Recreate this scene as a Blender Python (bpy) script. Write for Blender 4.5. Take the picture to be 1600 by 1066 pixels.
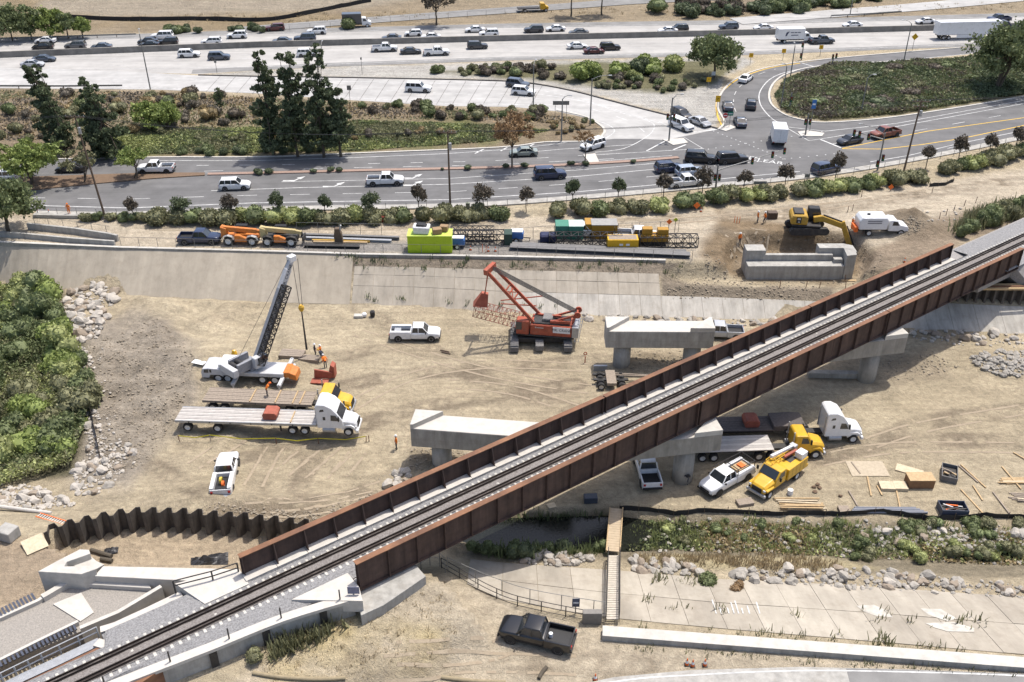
import bpy, bmesh, math, random, bisect
import numpy as np
from mathutils import Vector, Matrix, noise as mnoise
from mathutils.geometry import tessellate_polygon
R = math.radians
random.seed(7)
rng = np.random.default_rng(11)
scene = bpy.context.scene
for o in list(bpy.data.objects):
 bpy.data.objects.remove(o, do_unlink=True)
COL = scene.collection
# ------------------------------------------------------------------ camera
FPX, TILT, HCAM = 1500.0, R(31.35),62.0
cd = bpy.data.cameras.new('camera')
cam = bpy.data.objects.new('camera', cd)
COL.objects.link(cam)
cd.sensor_width = 36.0
cd.lens = FPX / 1600.0 * 36.0
cd.clip_start = 1.0
cd.clip_end = 3000.0
cam.location = (0,0, HCAM)
cam.rotation_euler = (R(90) - TILT, 0,0)
scene.camera = cam
scene.render.resolution_x, scene.render.resolution_y = 1024,682
# ------------------------------------------------------------------ light
SUN_EL = R(69)
sun_xy = Vector((0.70,0.714)).normalized()
sun_dir = Vector((sun_xy.x * math.cos(SUN_EL), sun_xy.y * math.cos(SUN_EL), math.sin(SUN_EL)))
world = bpy.data.worlds.new('World')
scene.world = world
world.use_nodes = True
wn = world.node_tree
for n in list(wn.nodes):
 wn.nodes.remove(n)
sky = wn.nodes.new('ShaderNodeTexSky')
sky.sky_type = 'NISHITA'
sky.sun_disc = False
sky.air_density = 0.8
sky.dust_density = 3.0
sky.ozone_density = 0.6
sky.sun_elevation = SUN_EL
sky.sun_rotation = math.atan2(sun_dir.x, sun_dir.y)
bg = wn.nodes.new('ShaderNodeBackground')
bg.inputs['Strength'].default_value = 0.15
wo = wn.nodes.new('ShaderNodeOutputWorld')
wn.links.new(sky.outputs[0], bg.inputs[0])
wn.links.new(bg.outputs[0], wo.inputs[0])
sl = bpy.data.lights.new('sun', 'SUN')
sl.energy = 3.1
sl.angle = R(0.55)
sl.color = (1.0,0.955,0.89)
so = bpy.data.objects.new('sun', sl)
COL.objects.link(so)
so.location = (60,120,200)
so.rotation_euler = sun_dir.to_track_quat('Z', 'Y').to_euler()
vs = scene.view_settings
vs.view_transform = 'Standard'
vs.look = 'None'
vs.gamma = 1.0
vs.exposure = 0.62
vs.use_curve_mapping = False
# ------------------------------------------------------------------ pixel to place
cT, sT = math.cos(TILT), math.sin(TILT)
def G(x, y, z=0.0):
 u = (x - 800) / FPX
 v = (y - 533) / FPX
 t = (HCAM - z) / (sT + v * cT)
 return Vector((u * t, t * (cT - v * sT), z))
def Qv(X, Y, Z):
 d = Y * cT + (HCAM - Z) * sT
 yy = -Y * sT + (HCAM - Z) * cT
 return 800 + FPX * X / d, 533 + FPX * yy / d
# ------------------------------------------------------------------ materials
MATS = {}
def mat(name, col, rough=0.75, metal=0.0, var=0.12, scale=3.0, bump=0.0, bscale=None, col2=None, spec=0.4, coat=0.0, island=0.0, grime=0.0, streak=None):
 """procedural principled material: base colour broken up by two noises"""
 if name in MATS:
  return MATS[name]
 m = bpy.data.materials.new(name)
 MATS[name] = m
 m.use_nodes = True
 nt = m.node_tree
 b = nt.nodes['Principled BSDF']
 b.inputs['Roughness'].default_value = rough
 b.inputs['Metallic'].default_value = metal
 b.inputs['Specular IOR Level'].default_value = spec
 if coat:
  b.inputs['Coat Weight'].default_value = coat
  b.inputs['Coat Roughness'].default_value = 0.08
 tc = nt.nodes.new('ShaderNodeTexCoord')
 c1 = Vector(col)
 c2 = Vector(col2) if col2 else c1 * (1 - 2 * var)
 n1 = nt.nodes.new('ShaderNodeTexNoise')
 n1.inputs['Scale'].default_value = scale
 n1.inputs['Detail'].default_value = 6
 n1.inputs['Roughness'].default_value = 0.65
 nt.links.new(tc.outputs['Object'], n1.inputs['Vector'])
 mx = nt.nodes.new('ShaderNodeMix')
 mx.data_type = 'RGBA'
 mx.inputs[6].default_value = (*c2,1)
 mx.inputs[7].default_value = (*(c1 * (1 + (0.5 * var if not col2 else 0))),1)
 mr = nt.nodes.new('ShaderNodeMapRange')
 mr.inputs[1].default_value = 0.3
 mr.inputs[2].default_value = 0.7
 nt.links.new(n1.outputs[0], mr.inputs[0])
 nt.links.new(mr.outputs[0], mx.inputs[0])
 out = mx.outputs[2]
 if streak:
  mp = nt.nodes.new('ShaderNodeMapping')
  mp.inputs['Scale'].default_value = streak[:3]
  nt.links.new(tc.outputs['Object'], mp.inputs['Vector'])
  n4 = nt.nodes.new('ShaderNodeTexNoise')
  n4.inputs['Scale'].default_value = 1.0
  n4.inputs['Detail'].default_value = 7
  n4.inputs['Roughness'].default_value = 0.7
  nt.links.new(mp.outputs[0], n4.inputs['Vector'])
  r4 = nt.nodes.new('ShaderNodeMapRange')
  r4.inputs[1].default_value, r4.inputs[2].default_value = 0.32,0.68
  r4.inputs[3].default_value, r4.inputs[4].default_value = 1 - streak[3], 1 + streak[3] * .35
  nt.links.new(n4.outputs[0], r4.inputs[0])
  vm = nt.nodes.new('ShaderNodeVectorMath')
  vm.operation = 'SCALE'
  nt.links.new(out, vm.inputs[0])
  nt.links.new(r4.outputs[0], vm.inputs['Scale'])
  out = vm.outputs[0]
 if grime:
  n3 = nt.nodes.new('ShaderNodeTexNoise')
  n3.inputs['Scale'].default_value = 0.9
  n3.inputs['Detail'].default_value = 8
  n3.inputs['Roughness'].default_value = 0.75
  nt.links.new(tc.outputs['Object'], n3.inputs['Vector'])
  r3 = nt.nodes.new('ShaderNodeMapRange')
  r3.inputs[1].default_value = 0.5
  r3.inputs[2].default_value = 0.72
  r3.inputs[4].default_value = grime
  nt.links.new(n3.outputs[0], r3.inputs[0])
  mg = nt.nodes.new('ShaderNodeMix')
  mg.data_type = 'RGBA'
  nt.links.new(r3.outputs[0], mg.inputs[0])
  nt.links.new(out, mg.inputs[6])
  mg.inputs[7].default_value = (0.20,0.165,0.12,1)
  out = mg.outputs[2]
 if island:
  ge = nt.nodes.new('ShaderNodeNewGeometry')
  hs = nt.nodes.new('ShaderNodeHueSaturation')
  r2 = nt.nodes.new('ShaderNodeMapRange')
  r2.inputs[3].default_value = 1 - island
  r2.inputs[4].default_value = 1 + island
  nt.links.new(ge.outputs['Random Per Island'], r2.inputs[0])
  nt.links.new(r2.outputs[0], hs.inputs['Value'])
  nt.links.new(out, hs.inputs['Color'])
  out = hs.outputs[0]
 nt.links.new(out, b.inputs['Base Color'])
 if bump:
  n2 = nt.nodes.new('ShaderNodeTexNoise')
  n2.inputs['Scale'].default_value = bscale or scale * 4
  n2.inputs['Detail'].default_value = 5
  nt.links.new(tc.outputs['Object'], n2.inputs['Vector'])
  bp = nt.nodes.new('ShaderNodeBump')
  bp.inputs['Strength'].default_value = 0.6
  bp.inputs['Distance'].default_value = bump
  nt.links.new(n2.outputs[0], bp.inputs['Height'])
  nt.links.new(bp.outputs[0], b.inputs['Normal'])
 return m
def leafmat(name, col, col2, trans=0.25, island=0.35):
 if name in MATS:
  return MATS[name]
 m = mat(name, col, rough=0.6, scale=0.55, col2=col2, island=island, spec=0.25)
 nt = m.node_tree
 b = nt.nodes['Principled BSDF']
 src = b.inputs['Base Color'].links[0].from_socket
 tr = nt.nodes.new('ShaderNodeBsdfTranslucent')
 nt.links.new(src, tr.inputs[0])
 ms = nt.nodes.new('ShaderNodeMixShader')
 ms.inputs[0].default_value = trans
 nt.links.new(b.outputs[0], ms.inputs[1])
 nt.links.new(tr.outputs[0], ms.inputs[2])
 nt.links.new(ms.outputs[0], nt.nodes['Material Output'].inputs[0])
 return m
M_conc = mat('concrete', (0.40,0.385,0.35),0.9, var=0.12, scale=0.8, bump=0.01, bscale=6, grime=0.35, streak=(1.6,1.6,.25,.28))
M_conc_new = mat('new_concrete', (0.50,0.475,0.425),0.9, var=0.10, scale=1.2, bump=0.008, bscale=5, grime=0.22)
M_conc_white = mat('pale_concrete', (0.51,0.48,0.43),0.9, var=0.07, scale=1.5, bump=0.006, grime=0.15)
M_conc_old = mat('weathered_concrete', (0.36,0.335,0.29),0.95, var=0.14, scale=0.5, bump=0.012, bscale=3, grime=0.3, streak=(1.6,1.6,.25,.3))
M_asphalt = mat('asphalt', (0.150,0.147,0.145),0.9, var=0.12, scale=0.35, bump=0.006, bscale=30, streak=(.025,.55,1,.22))
M_asphalt_old = mat('worn_asphalt', (0.22,0.215,0.205),0.92, var=0.15, scale=0.3, bump=0.006, bscale=30)
M_fwy = mat('freeway_concrete', (0.40,0.385,0.36),0.9, var=0.10, scale=0.25, bump=0.004, streak=(.012,.5,1,.24))
M_ramp = mat('ramp_concrete', (0.42,0.41,0.39),0.9, var=0.12, scale=0.3, bump=0.004, streak=(.03,.4,1,.2))
M_paint = mat('road_paint_white', (0.62,0.62,0.60),0.8, var=0.25, scale=1.2)
M_paint_y = mat('road_paint_yellow', (0.66,0.42,0.06),0.8, var=0.12, scale=2)
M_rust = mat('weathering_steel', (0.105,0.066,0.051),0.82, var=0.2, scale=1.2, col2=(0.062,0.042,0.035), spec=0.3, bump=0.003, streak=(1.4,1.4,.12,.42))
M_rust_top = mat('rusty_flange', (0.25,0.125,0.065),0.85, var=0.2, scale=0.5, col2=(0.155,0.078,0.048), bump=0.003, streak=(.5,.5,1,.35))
M_rail = mat('rail_steel', (0.035,0.026,0.022),0.55, metal=0.4, var=0.2, scale=4)
M_railhead = mat('polished_rail_head', (0.42,0.40,0.38),0.35, metal=0.8, var=0.1)
M_ballast = mat('ballast_stone', (0.31,0.305,0.30),0.95, scale=8, col2=(0.12,0.117,0.115), bump=0.05, bscale=14)
M_ballast_brown = mat('rusty_ballast', (0.27,0.25,0.235),0.95, scale=9, col2=(0.11,0.095,0.085), bump=0.05, bscale=14)
M_steel = mat('galvanised_steel', (0.42,0.43,0.44),0.5, metal=0.6, var=0.1)
M_dsteel = mat('dark_steel', (0.055,0.052,0.05),0.6, metal=0.3, var=0.2)
M_wood = mat('timber', (0.50,0.36,0.20),0.85, scale=4, col2=(0.34,0.24,0.13))
M_oldwood = mat('weathered_timber', (0.33,0.27,0.21),0.9, scale=5, col2=(0.20,0.165,0.13))
M_polewood = mat('pole_timber', (0.16,0.115,0.08),0.9, scale=6, col2=(0.085,0.06,0.045))
M_rubber = mat('tyre_rubber', (0.03,0.029,0.028),0.85, var=0.2, grime=0.5)
M_rim = mat('wheel_rim', (0.45,0.45,0.46),0.4, metal=0.5, var=0.1)
M_rimw = mat('white_wheel', (0.62,0.62,0.60),0.5, var=0.1)
M_glass = mat('dark_window_glass', (0.03,0.035,0.04),0.05, var=0.1, spec=0.8)
M_black = mat('black_trim', (0.018,0.018,0.019),0.6, var=0.15)
M_lamp = mat('headlamp_glass', (0.65,0.66,0.66),0.2, spec=0.7)
M_tail = mat('tail_lamp_red', (0.38,0.015,0.012),0.3)
M_orange = mat('safety_orange', (0.80,0.16,0.025),0.65, var=0.1)
M_silt = mat('black_silt_fabric', (0.028,0.027,0.027),0.75, var=0.2, scale=5)
M_white = mat('white_gloss_paint', (0.72,0.72,0.71),0.3, var=0.05, coat=0.4, grime=0.22)
M_yellow = mat('yellow_truck_paint', (0.62,0.36,0.02),0.4, var=0.08, coat=0.3, grime=0.3)
M_red = mat('crane_red_paint', (0.39,0.088,0.045),0.6, var=0.18, scale=2, grime=0.4)
M_oj = mat('orange_machine_paint', (0.58,0.19,0.035),0.55, var=0.15, grime=0.35)
M_cat = mat('excavator_yellow', (0.48,0.29,0.04),0.55, var=0.15, grime=0.4)
M_skin = mat('skin', (0.42,0.24,0.16),0.6)
M_denim = mat('dark_trousers', (0.035,0.04,0.06),0.9)
# ------------------------------------------------------------------ mesh builder
class MB:
 def __init__(s):
  s.v = []
  s.f = []
 def add(s, vs, fs):
  k = len(s.v)
  s.v.extend(tuple(p) for p in vs)
  s.f.extend(tuple(i + k for i in f) for f in fs)
  return s
 def hexa(s, p):          # p: 4 bottom ccw, 4 top ccw
  return s.add(p, [(3,2,1,0),(4,5,6,7),(0,1,5,4),(1,2,6,5),(2,3,7,6),(3,0,4,7)])
 def box(s, c, d, rz=0.0, ry=0.0, rx=0.0):
  M = Matrix.Translation(c) @ Matrix.Rotation(rz, 4, 'Z') @ Matrix.Rotation(ry, 4, 'Y') @ Matrix.Rotation(rx, 4, 'X')
  x, y, z = d[0] / 2, d[1] / 2, d[2] / 2
  return s.hexa([M @ Vector(q) for q in ((-x, -y, -z),(x, -y, -z),(x, y, -z),(-x, y, -z),(-x, -y, z),(x, -y, z),(x, y, z),(-x, y, z))])
 def bb(s, x0, x1, y0, y1, z0, z1):
  return s.box(((x0 + x1) / 2,(y0 + y1) / 2,(z0 + z1) / 2),(abs(x1 - x0), abs(y1 - y0), abs(z1 - z0)))
 def tube(s, p, q, r, r2=None, n=8):
  p, q = Vector(p), Vector(q)
  r2 = r if r2 is None else r2
  d = (q - p)
  if d.length < 1e-6:
   return s
  d.normalize()
  a = d.orthogonal().normalized()
  b = d.cross(a)
  vs = []
  for c, rr in ((p, r),(q, r2)):
   for i in range(n):
    t = 2 * math.pi * i / n
    vs.append(c + a * (rr * math.cos(t)) + b * (rr * math.sin(t)))
  fs = [(i, (i + 1) % n, n + (i + 1) % n, n + i) for i in range(n)]
  fs.append(tuple(range(n - 1,-1,-1)))
  fs.append(tuple(range(n, 2 * n)))
  return s.add(vs, fs)
 def bar(s, p, q, w, h=None, up=(0,0,1)):     # square bar between two points
  p, q = Vector(p), Vector(q)
  h = w if h is None else h
  d = (q - p).normalized()
  a = d.cross(Vector(up))
  if a.length < 1e-4:
   a = Vector((1,0,0))
  a.normalize()
  b = a.cross(d).normalized()
  a = a * (w / 2)
  b = b * (h / 2)
  return s.hexa([p - a - b, p + a - b, q + a - b, q - a - b, p - a + b, p + a + b, q + a + b, q - a + b])
 def path(s, pts, r, n=6):
  for i in range(len(pts) - 1):
   s.tube(pts[i], pts[i + 1], r, n=n)
  return s
 def prism(s, poly, y0, y1, inset=0.0):         # polygon in x,z extruded along y
  n = len(poly)
  vs = [(x, y0, z) for x, z in poly] + [(x, y1, z) for x, z in poly]
  fs = [tuple(range(n)), tuple(range(2 * n - 1, n - 1,-1))]
  fs += [(i, i + n, (i + 1) % n + n, (i + 1) % n) for i in range(n)]
  return s.add(vs, fs)
 def slab(s, poly, z0, z1):                     # polygon in x,y extruded along z
  n = len(poly)
  ar = sum(poly[i][0] * poly[(i + 1) % n][1] - poly[(i + 1) % n][0] * poly[i][1] for i in range(n))
  if ar < 0:
   poly = poly[::-1]
  vs = [(p[0], p[1], z0) for p in poly] + [(p[0], p[1], z1) for p in poly]
  fs = [tuple(range(n - 1,-1,-1)), tuple(range(n, 2 * n))]
  fs += [(i, (i + 1) % n, (i + 1) % n + n, i + n) for i in range(n)]
  return s.add(vs, fs)
 def loft(s, rings, cap=True):                  # rings: list of equal length point lists
  n = len(rings[0])
  vs = [p for r in rings for p in r]
  fs = []
  for k in range(len(rings) - 1):
   for i in range(n):
    j = (i + 1) % n
    fs.append((k * n + i, k * n + j, (k + 1) * n + j, (k + 1) * n + i))
  if cap:
   fs.append(tuple(range(n - 1,-1,-1)))
   fs.append(tuple(range((len(rings) - 1) * n, len(rings) * n)))
  return s.add(vs, fs)
 def lathe(s, prof, c=(0,0,0), axis='Y', n=16):  # prof: list of (radius, along)
  rings = []
  for i in range(n):
   t = 2 * math.pi * i / n
   ring = []
   for r, a in prof:
    if axis == 'Y':
     ring.append((c[0] + r * math.cos(t), c[1] + a, c[2] + r * math.sin(t)))
    elif axis == 'X':
     ring.append((c[0] + a, c[1] + r * math.cos(t), c[2] + r * math.sin(t)))
    else:
     ring.append((c[0] + r * math.cos(t), c[1] + r * math.sin(t), c[2] + a))
   rings.append(ring)
  m = len(prof)
  vs = [p for r in rings for p in r]
  fs = []
  for i in range(n):
   j = (i + 1) % n
   for k in range(m - 1):
    fs.append((i * m + k, j * m + k, j * m + k + 1, i * m + k + 1))
  return s.add(vs, fs)
 def mesh(s, name, bevel=0.0, seg=1, smooth=False, fixn=True):
  me = bpy.data.meshes.new(name)
  me.from_pydata([tuple(v) for v in s.v], [], s.f)
  if bevel or fixn:
   bm = bmesh.new()
   bm.from_mesh(me)
   if fixn:
    bmesh.ops.recalc_face_normals(bm, faces=bm.faces)
   if bevel:
    bmesh.ops.remove_doubles(bm, verts=bm.verts, dist=1e-4)
    ed = [e for e in bm.edges if len(e.link_faces) == 2 and e.calc_face_angle(0) > 0.5]
    bmesh.ops.bevel(bm, geom=ed, offset=bevel, segments=seg, affect='EDGES', profile=0.5, clamp_overlap=True)
   bm.to_mesh(me)
   bm.free()
  if smooth:
   me.shade_smooth()
  me.update()
  return me
 def build(s, name, m, parent=None, bevel=0.0, seg=1, smooth=False, fixn=True):
  me = s.mesh(name, bevel, seg, smooth, fixn)
  me.materials.append(m)
  return link(name, me, parent)
def link(name, me, parent=None, m=None):
 o = bpy.data.objects.new(name, me)
 COL.objects.link(o)
 if parent is not None:
  o.parent = parent
 if m is not None:
  o.material_slots[0].link = 'OBJECT'
  o.material_slots[0].material = m
 return o
def tag(o, label, cat=None, group=None, kind=None):
 if label:
  o['label'] = label
 if cat:
  o['category'] = cat
 if group:
  o['group'] = group
 if kind:
  o['kind'] = kind
 return o
def struct(o, label=None):
 o['kind'] = 'structure'
 if label:
  o['label'] = label
 return o
def thing(name, label, cat, loc=(0,0,0), rz=0.0, group=None):
 o = bpy.data.objects.new(name, None)
 o.empty_display_size = 0.3
 COL.objects.link(o)
 o.location = loc
 o.rotation_euler = (0,0, rz)
 return tag(o, label, cat, group)
def copy_tree(o, parent=None):
 c = o.copy()
 COL.objects.link(c)
 c.parent = parent
 for ch in o.children:
  copy_tree(ch, c)
 return c
ORD = ['first', 'second', 'third', 'fourth', 'fifth', 'sixth', 'seventh', 'eighth', 'ninth', 'tenth', 'eleventh', 'twelfth',
       'thirteenth', 'fourteenth', 'fifteenth', 'sixteenth', 'seventeenth', 'eighteenth', 'nineteenth', 'twentieth']
def nth(i):
 if i < 20:
  return ORD[i]
 q, r = divmod(i + 1,10)
 t = ['', '', 'twenty', 'thirty', 'forty', 'fifty', 'sixty', 'seventy', 'eighty', 'ninety'][q]
 return t + '-' + ORD[r - 1] if r else t[:-1] + 'ieth'
# ------------------------------------------------------------------ terrain
ZR = 4.7      # road level
LINES = [
 [(-900,1400,3.6),(2600,1400,3.6)],
 [(-900,815,3.4),(60,822,3.2),(300,850,3.0),(560,897,3.2),(690,890,3.5),(760,940,3.6),(945,975,3.6),(1100,990,3.6),(1300,1008,3.6),(1600,1035,3.6),(2300,1090,3.6)],
 [(-900,790,1.2),(60,787,1.4),(300,802,2.4),(480,830,2.0),(600,850,.8),(700,870,.4),(800,880,.4),(1000,893,.4),(1100,903,.4),(1300,912,.4),(1600,932,.4),(2300,970,.4)],
 [(-900,770,.6),(60,765,.8),(300,775,2.2),(480,800,1.6),(600,830,.6),(800,862,.5),(1000,875,.5),(1300,890,.5),(1600,905,.5),(2300,940,.5)],
 [(-900,740,-.5),(60,730,-.3),(200,745,1.2),(300,760,1.8),(480,780,1.1),(640,815,-.6),(760,856,-1.4),(950,856,-1.4),(1020,858,-.7),(1300,868,-.56),(1600,882,-.62),(2300,910,-.7)],
 [(-900,700,-.6),(60,700,-.5),(200,720,1.0),(300,740,1.5),(480,760,.8),(640,785,-.5),(760,822,-1.4),(950,815,-1.4),(1020,820,-.7),(1300,845,-.56),(1600,862,-.62),(2300,890,-.7)],
 [(-900,600,-.6),(80,600,-.5),(180,640,.5),(300,700,.9),(480,735,.4),(640,760,0),(800,800,0),(950,795,0),(1300,803,0),(1600,812,0),(2300,830,0)],
 [(-900,425,-.4),(0,441,-.3),(100,453,0),(200,462,0),(420,472,0),(640,478,0),(800,489,0),(950,493,0),(1250,501,0),(1420,514,0),(1600,522,0),(2300,545,0)],
 [(-900,350,4.3),(0,378,4.3),(200,387,4.3),(420,393,4.3),(545,397,4.3),(800,401,4.3),(1080,408,4.3),(1160,412,4.3),(1300,418,4.3),(1600,432,4.3),(2300,455,4.3)],
 [(-900,322,4.3),(0,340,4.3),(200,346,4.3),(500,346,4.3),(800,338,4.3),(1000,330,4.3),(1200,318,4.3),(1400,288,4.3),(1600,262,4.3),(2300,170,4.3)],
 [(-900,318, ZR),(55,331, ZR),(200,337, ZR),(400,330, ZR),(700,325, ZR),(900,313, ZR),(1100,295, ZR),(1250,281, ZR),(1400,258, ZR),(1600,218, ZR),(2300,120, ZR)],
]
LW = []
for L in LINES:
 w = [G(*p) for p in L]
 w.sort(key=lambda p: p.x)
 LW.append((np.array([p.x for p in w]), np.array([p.y for p in w]), np.array([p.z for p in w])))
def inpoly(X, Y, poly):
 ins = np.zeros(np.shape(X), bool)
 n = len(poly)
 for i in range(n):
  x0, y0 = poly[i][0], poly[i][1]
  x1, y1 = poly[(i + 1) % n][0], poly[(i + 1) % n][1]
  if y0 == y1:
   continue
  c = ((y0 > Y) != (y1 > Y)) & (X < (x1 - x0) * (Y - y0) / (y1 - y0) + x0)
  ins ^= c
 return ins
def edgedist(X, Y, poly):
 d = np.full(np.shape(X),1e9)
 n = len(poly)
 for i in range(n):
  ax, ay = poly[i][0], poly[i][1]
  bx, by = poly[(i + 1) % n][0] - ax, poly[(i + 1) % n][1] - ay
  L2 = bx * bx + by * by + 1e-9
  t = np.clip(((X - ax) * bx + (Y - ay) * by) / L2,0,1)
  d = np.minimum(d, np.hypot(X - ax - t * bx, Y - ay - t * by))
 return d
def sstep(a, b, x):
 t = np.clip((x - a) / (b - a),0,1)
 return t * t * (3 - 2 * t)
# cheap tileable value noise on numpy arrays
_T = rng.random((256,256))
def vnoise(X, Y, s):
 x = np.asarray(X) / s + 1000.3
 y = np.asarray(Y) / s + 1000.7
 xi = np.floor(x).astype(int)
 yi = np.floor(y).astype(int)
 fx = x - xi
 fy = y - yi
 fx = fx * fx * (3 - 2 * fx)
 fy = fy * fy * (3 - 2 * fy)
 a = _T[xi % 256, yi % 256]
 b = _T[(xi + 1) % 256, yi % 256]
 c = _T[xi % 256,(yi + 1) % 256]
 d = _T[(xi + 1) % 256,(yi + 1) % 256]
 return (a * (1 - fx) + b * fx) * (1 - fy) + (c * (1 - fx) + d * fx) * fy
def fbm(X, Y, s, o=4):
 r = 0
 w = 0
 for k in range(o):
  r = r + vnoise(X + 17 * k, Y - 31 * k, s / 2 ** k) * 0.5 ** k
  w += 0.5 ** k
 return r / w - 0.5
def wpoly(px, z):
 return [G(x, y, z) for x, y in px]
# local cuts and fills: (polygon in world, level, soft width)
PIT_L = wpoly([(75,870),(110,840),(170,822),(240,815),(300,822),(400,832),(500,842),(560,900),(380,905),(150,905)], 1.3)
PIT_R = wpoly([(1120,408),(1160,382),(1340,382),(1370,420),(1350,452),(1130,450)], 2.2)
TERR = wpoly([(1030,428),(1160,432),(1420,440),(1800,455),(1800,480),(1450,474),(1030,470)], 2.4)
MOUND = G(1422,350,4.6)
LAND = wpoly([(-300,160),(0,148),(240,150),(540,165),(700,175),(850,178),(915,190),(918,205),(880,212),(780,222),(560,232),(240,240),(-300,262)], ZR)
IVY = wpoly([(1228,172),(1218,150),(1232,128),(1300,104),(1350,106),(1480,98),(1750,84),(1900,100),(1700,132),(1400,176),(1290,184),(1250,182)], ZR)
MID = wpoly([(680,110),(900,96),(1100,92),(1165,92),(1165,110),(1110,128),(1040,146),(960,140),(860,126),(690,118)], ZR)
HILL0 = [G(-600,64, ZR), G(0,60, ZR), G(400,47, ZR), G(800,38, ZR), G(1200,32, ZR), G(1600,22, ZR), G(2400,5, ZR)]
hx = np.array([p.x for p in HILL0])
hy = np.array([p.y for p in HILL0])
BR_A = R(35.9)
BD = Vector((math.cos(BR_A), math.sin(BR_A),0))
BN = Vector((-math.sin(BR_A), math.cos(BR_A),0))
RWL = wpoly([(700,890),(644,900),(588,938),(552,942),(440,976),(330,1020),(200,1070),(60,1126),(-80,1182),(60,1126),(200,1070),(330,1020),(440,976),(552,942),(588,938),(644,900)], 6.3)
RWZ = wpoly([(560,928),(600,915),(660,880),(700,900),(760,960),(780,1300),(-400,1500),(-200,1210),(330,1000)], 6.3)
def hz(X, Y):
 X = np.asarray(X, float)
 Y = np.asarray(Y, float)
 ys = []
 zs = []
 for i, (a, b, c) in enumerate(LW):
  y = np.interp(X, a, b)
  if i:
   y = np.maximum(y, ys[-1] + 0.05)
  ys.append(y)
  zs.append(np.interp(X, a, c))
 Z = np.where(Y < ys[0], zs[0], 0.0)
 for i in range(len(ys) - 1):
  t = np.clip((Y - ys[i]) / (ys[i + 1] - ys[i]),0,1)
  m = (Y >= ys[i]) & (Y < ys[i + 1])
  Z = np.where(m, zs[i] * (1 - t) + zs[i + 1] * t, Z)
 Z = np.where(Y >= ys[-1], zs[-1], Z)
 # pits
 ins = inpoly(X, Y, PIT_L)
 Z = np.where(ins, np.minimum(Z, 1.3) * 0 + 1.3, Z)
 for poly, lev, soft in ((TERR, 2.4,1.2),(PIT_R, 2.0,1.6)):
  ins = inpoly(X, Y, poly)
  w = sstep(0, soft, edgedist(X, Y, poly)) * ins
  Z = Z * (1 - w) + np.minimum(Z, lev) * w
 # spoil heap and landscaped mounds
 r = np.hypot(X - MOUND.x, (Y - MOUND.y) * 0.9)
 Z = Z + 3.0 * np.clip(1 - r / 5.2,0,1) ** 1.2 * (1 + .5 * fbm(X, Y, 1.5))
 for poly, h, soft in ((LAND, 1.0,6.0),(IVY, 0.9,5.0),(MID, 0.5,4.0)):
  ins = inpoly(X, Y, poly)
  w = sstep(0, soft, edgedist(X, Y, poly)) * ins
  Z = Z + h * w * (0.7 + 1.2 * fbm(X, Y, 9))
 # hill beyond the freeway
 d = Y - np.interp(X, hx, hy)
 Z = Z + np.where(d > 0, sstep(0,30, d) * 0.6 + np.clip(d - 22,0,400) * 0.12,0)
 # worked earth relief in the channel
 rough = sstep(0,1, ys[7] - Y) * sstep(0,1, Y - ys[6])
 left = sstep(-12,-34, X) * rough
 Z = Z + rough * (0.16 * fbm(X, Y, 5) + .06 * fbm(X, Y, 1.1)) + left * (1.5 * fbm(X, Y, 3.2) + .8 * fbm(X + 9, Y, 1.3))
 wd = edgedist(X, Y, RWL)
 wz = inpoly(X, Y, RWZ) * sstep(14,4, wd)
 Z = np.where(wz > 0, np.maximum(Z, wz * (5.75 - .17 * wd)), Z)
 crk = sstep(0,.6, Y - ys[2]) * sstep(0,.6, ys[6] - Y)
 Z = Z + crk * 0.35 * fbm(X, Y, 2.2)
 # sandy heaps at the foot of the new piers and along the sheet piles
 for (px, py, hh, rr) in HEAPS:
  g = G(px, py, 0)
  rr2 = (X - g.x) ** 2 + (Y - g.y) ** 2
  Z = Z + hh * np.exp(-rr2 / (rr * rr)) * (1 + 0.8 * fbm(X, Y, 1.2))
 near = sstep(0.5,3, ys[1] - Y)
 Z = Z + near * 0.10 * fbm(X, Y, 2.5)
 return Z
HEAPS = [(1565,570,.9,3.2),(1530,560,.5,2.2),(145,470,.8,3.0),(140,505,.6,2.6),(1240,505,.3,2),(400,812,.5,1.6),(470,812,.5,1.6),(330,790,.3,1.8),(560,790,.35,1.8),(220,600,.5,2.0),(170,560,.6,2.0),(260,560,.4,1.8),(200,660,.5,2.0),(250,640,.4,1.6),(150,690,.5,1.8),(660,712,.7,1.9),(710,722,.6,1.8),(1010,558,.7,2.2),(1070,566,.5,2.0),(980,566,.4,1.5),(360,800,.5,2.5),(440,808,.5,2.5),(520,800,.4,2.5),(600,770,.3,3),
         (1385,596,.4,2),(1440,560,.4,3),(1125,402,.5,2.5),(1100,420,.3,2),(150,640,.7,3),(180,700,.6,3),(230,520,.5,3.5)]
def T(px, py):
 z = 2.0
 for _ in range(12):
  p = G(px, py, z)
  z = 0.5 * z + 0.5 * hs(p.x, p.y)
 p = G(px, py, z)
 p.z = hs(p.x, p.y)
 return p
def hs(x, y):          # height of the finished ground mesh (bilinear)
 i = min(max(bisect.bisect_right(XL, x) - 1,0), len(XL) - 2)
 j = min(max(bisect.bisect_right(YL, y) - 1,0), len(YL) - 2)
 u = (x - XL[i]) / (XL[i + 1] - XL[i])
 v = (y - YL[j]) / (YL[j + 1] - YL[j])
 a, b = ZL[j], ZL[j + 1]
 return (a[i] * (1 - u) + a[i + 1] * u) * (1 - v) + (b[i] * (1 - u) + b[i + 1] * u) * v
def heading(a, b):     # pixel rear, pixel front -> yaw and midpoint on the ground
 A, B = T(*a), T(*b)
 d = B - A
 return math.atan2(d.y, d.x),(A + B) / 2, d.length
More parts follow.
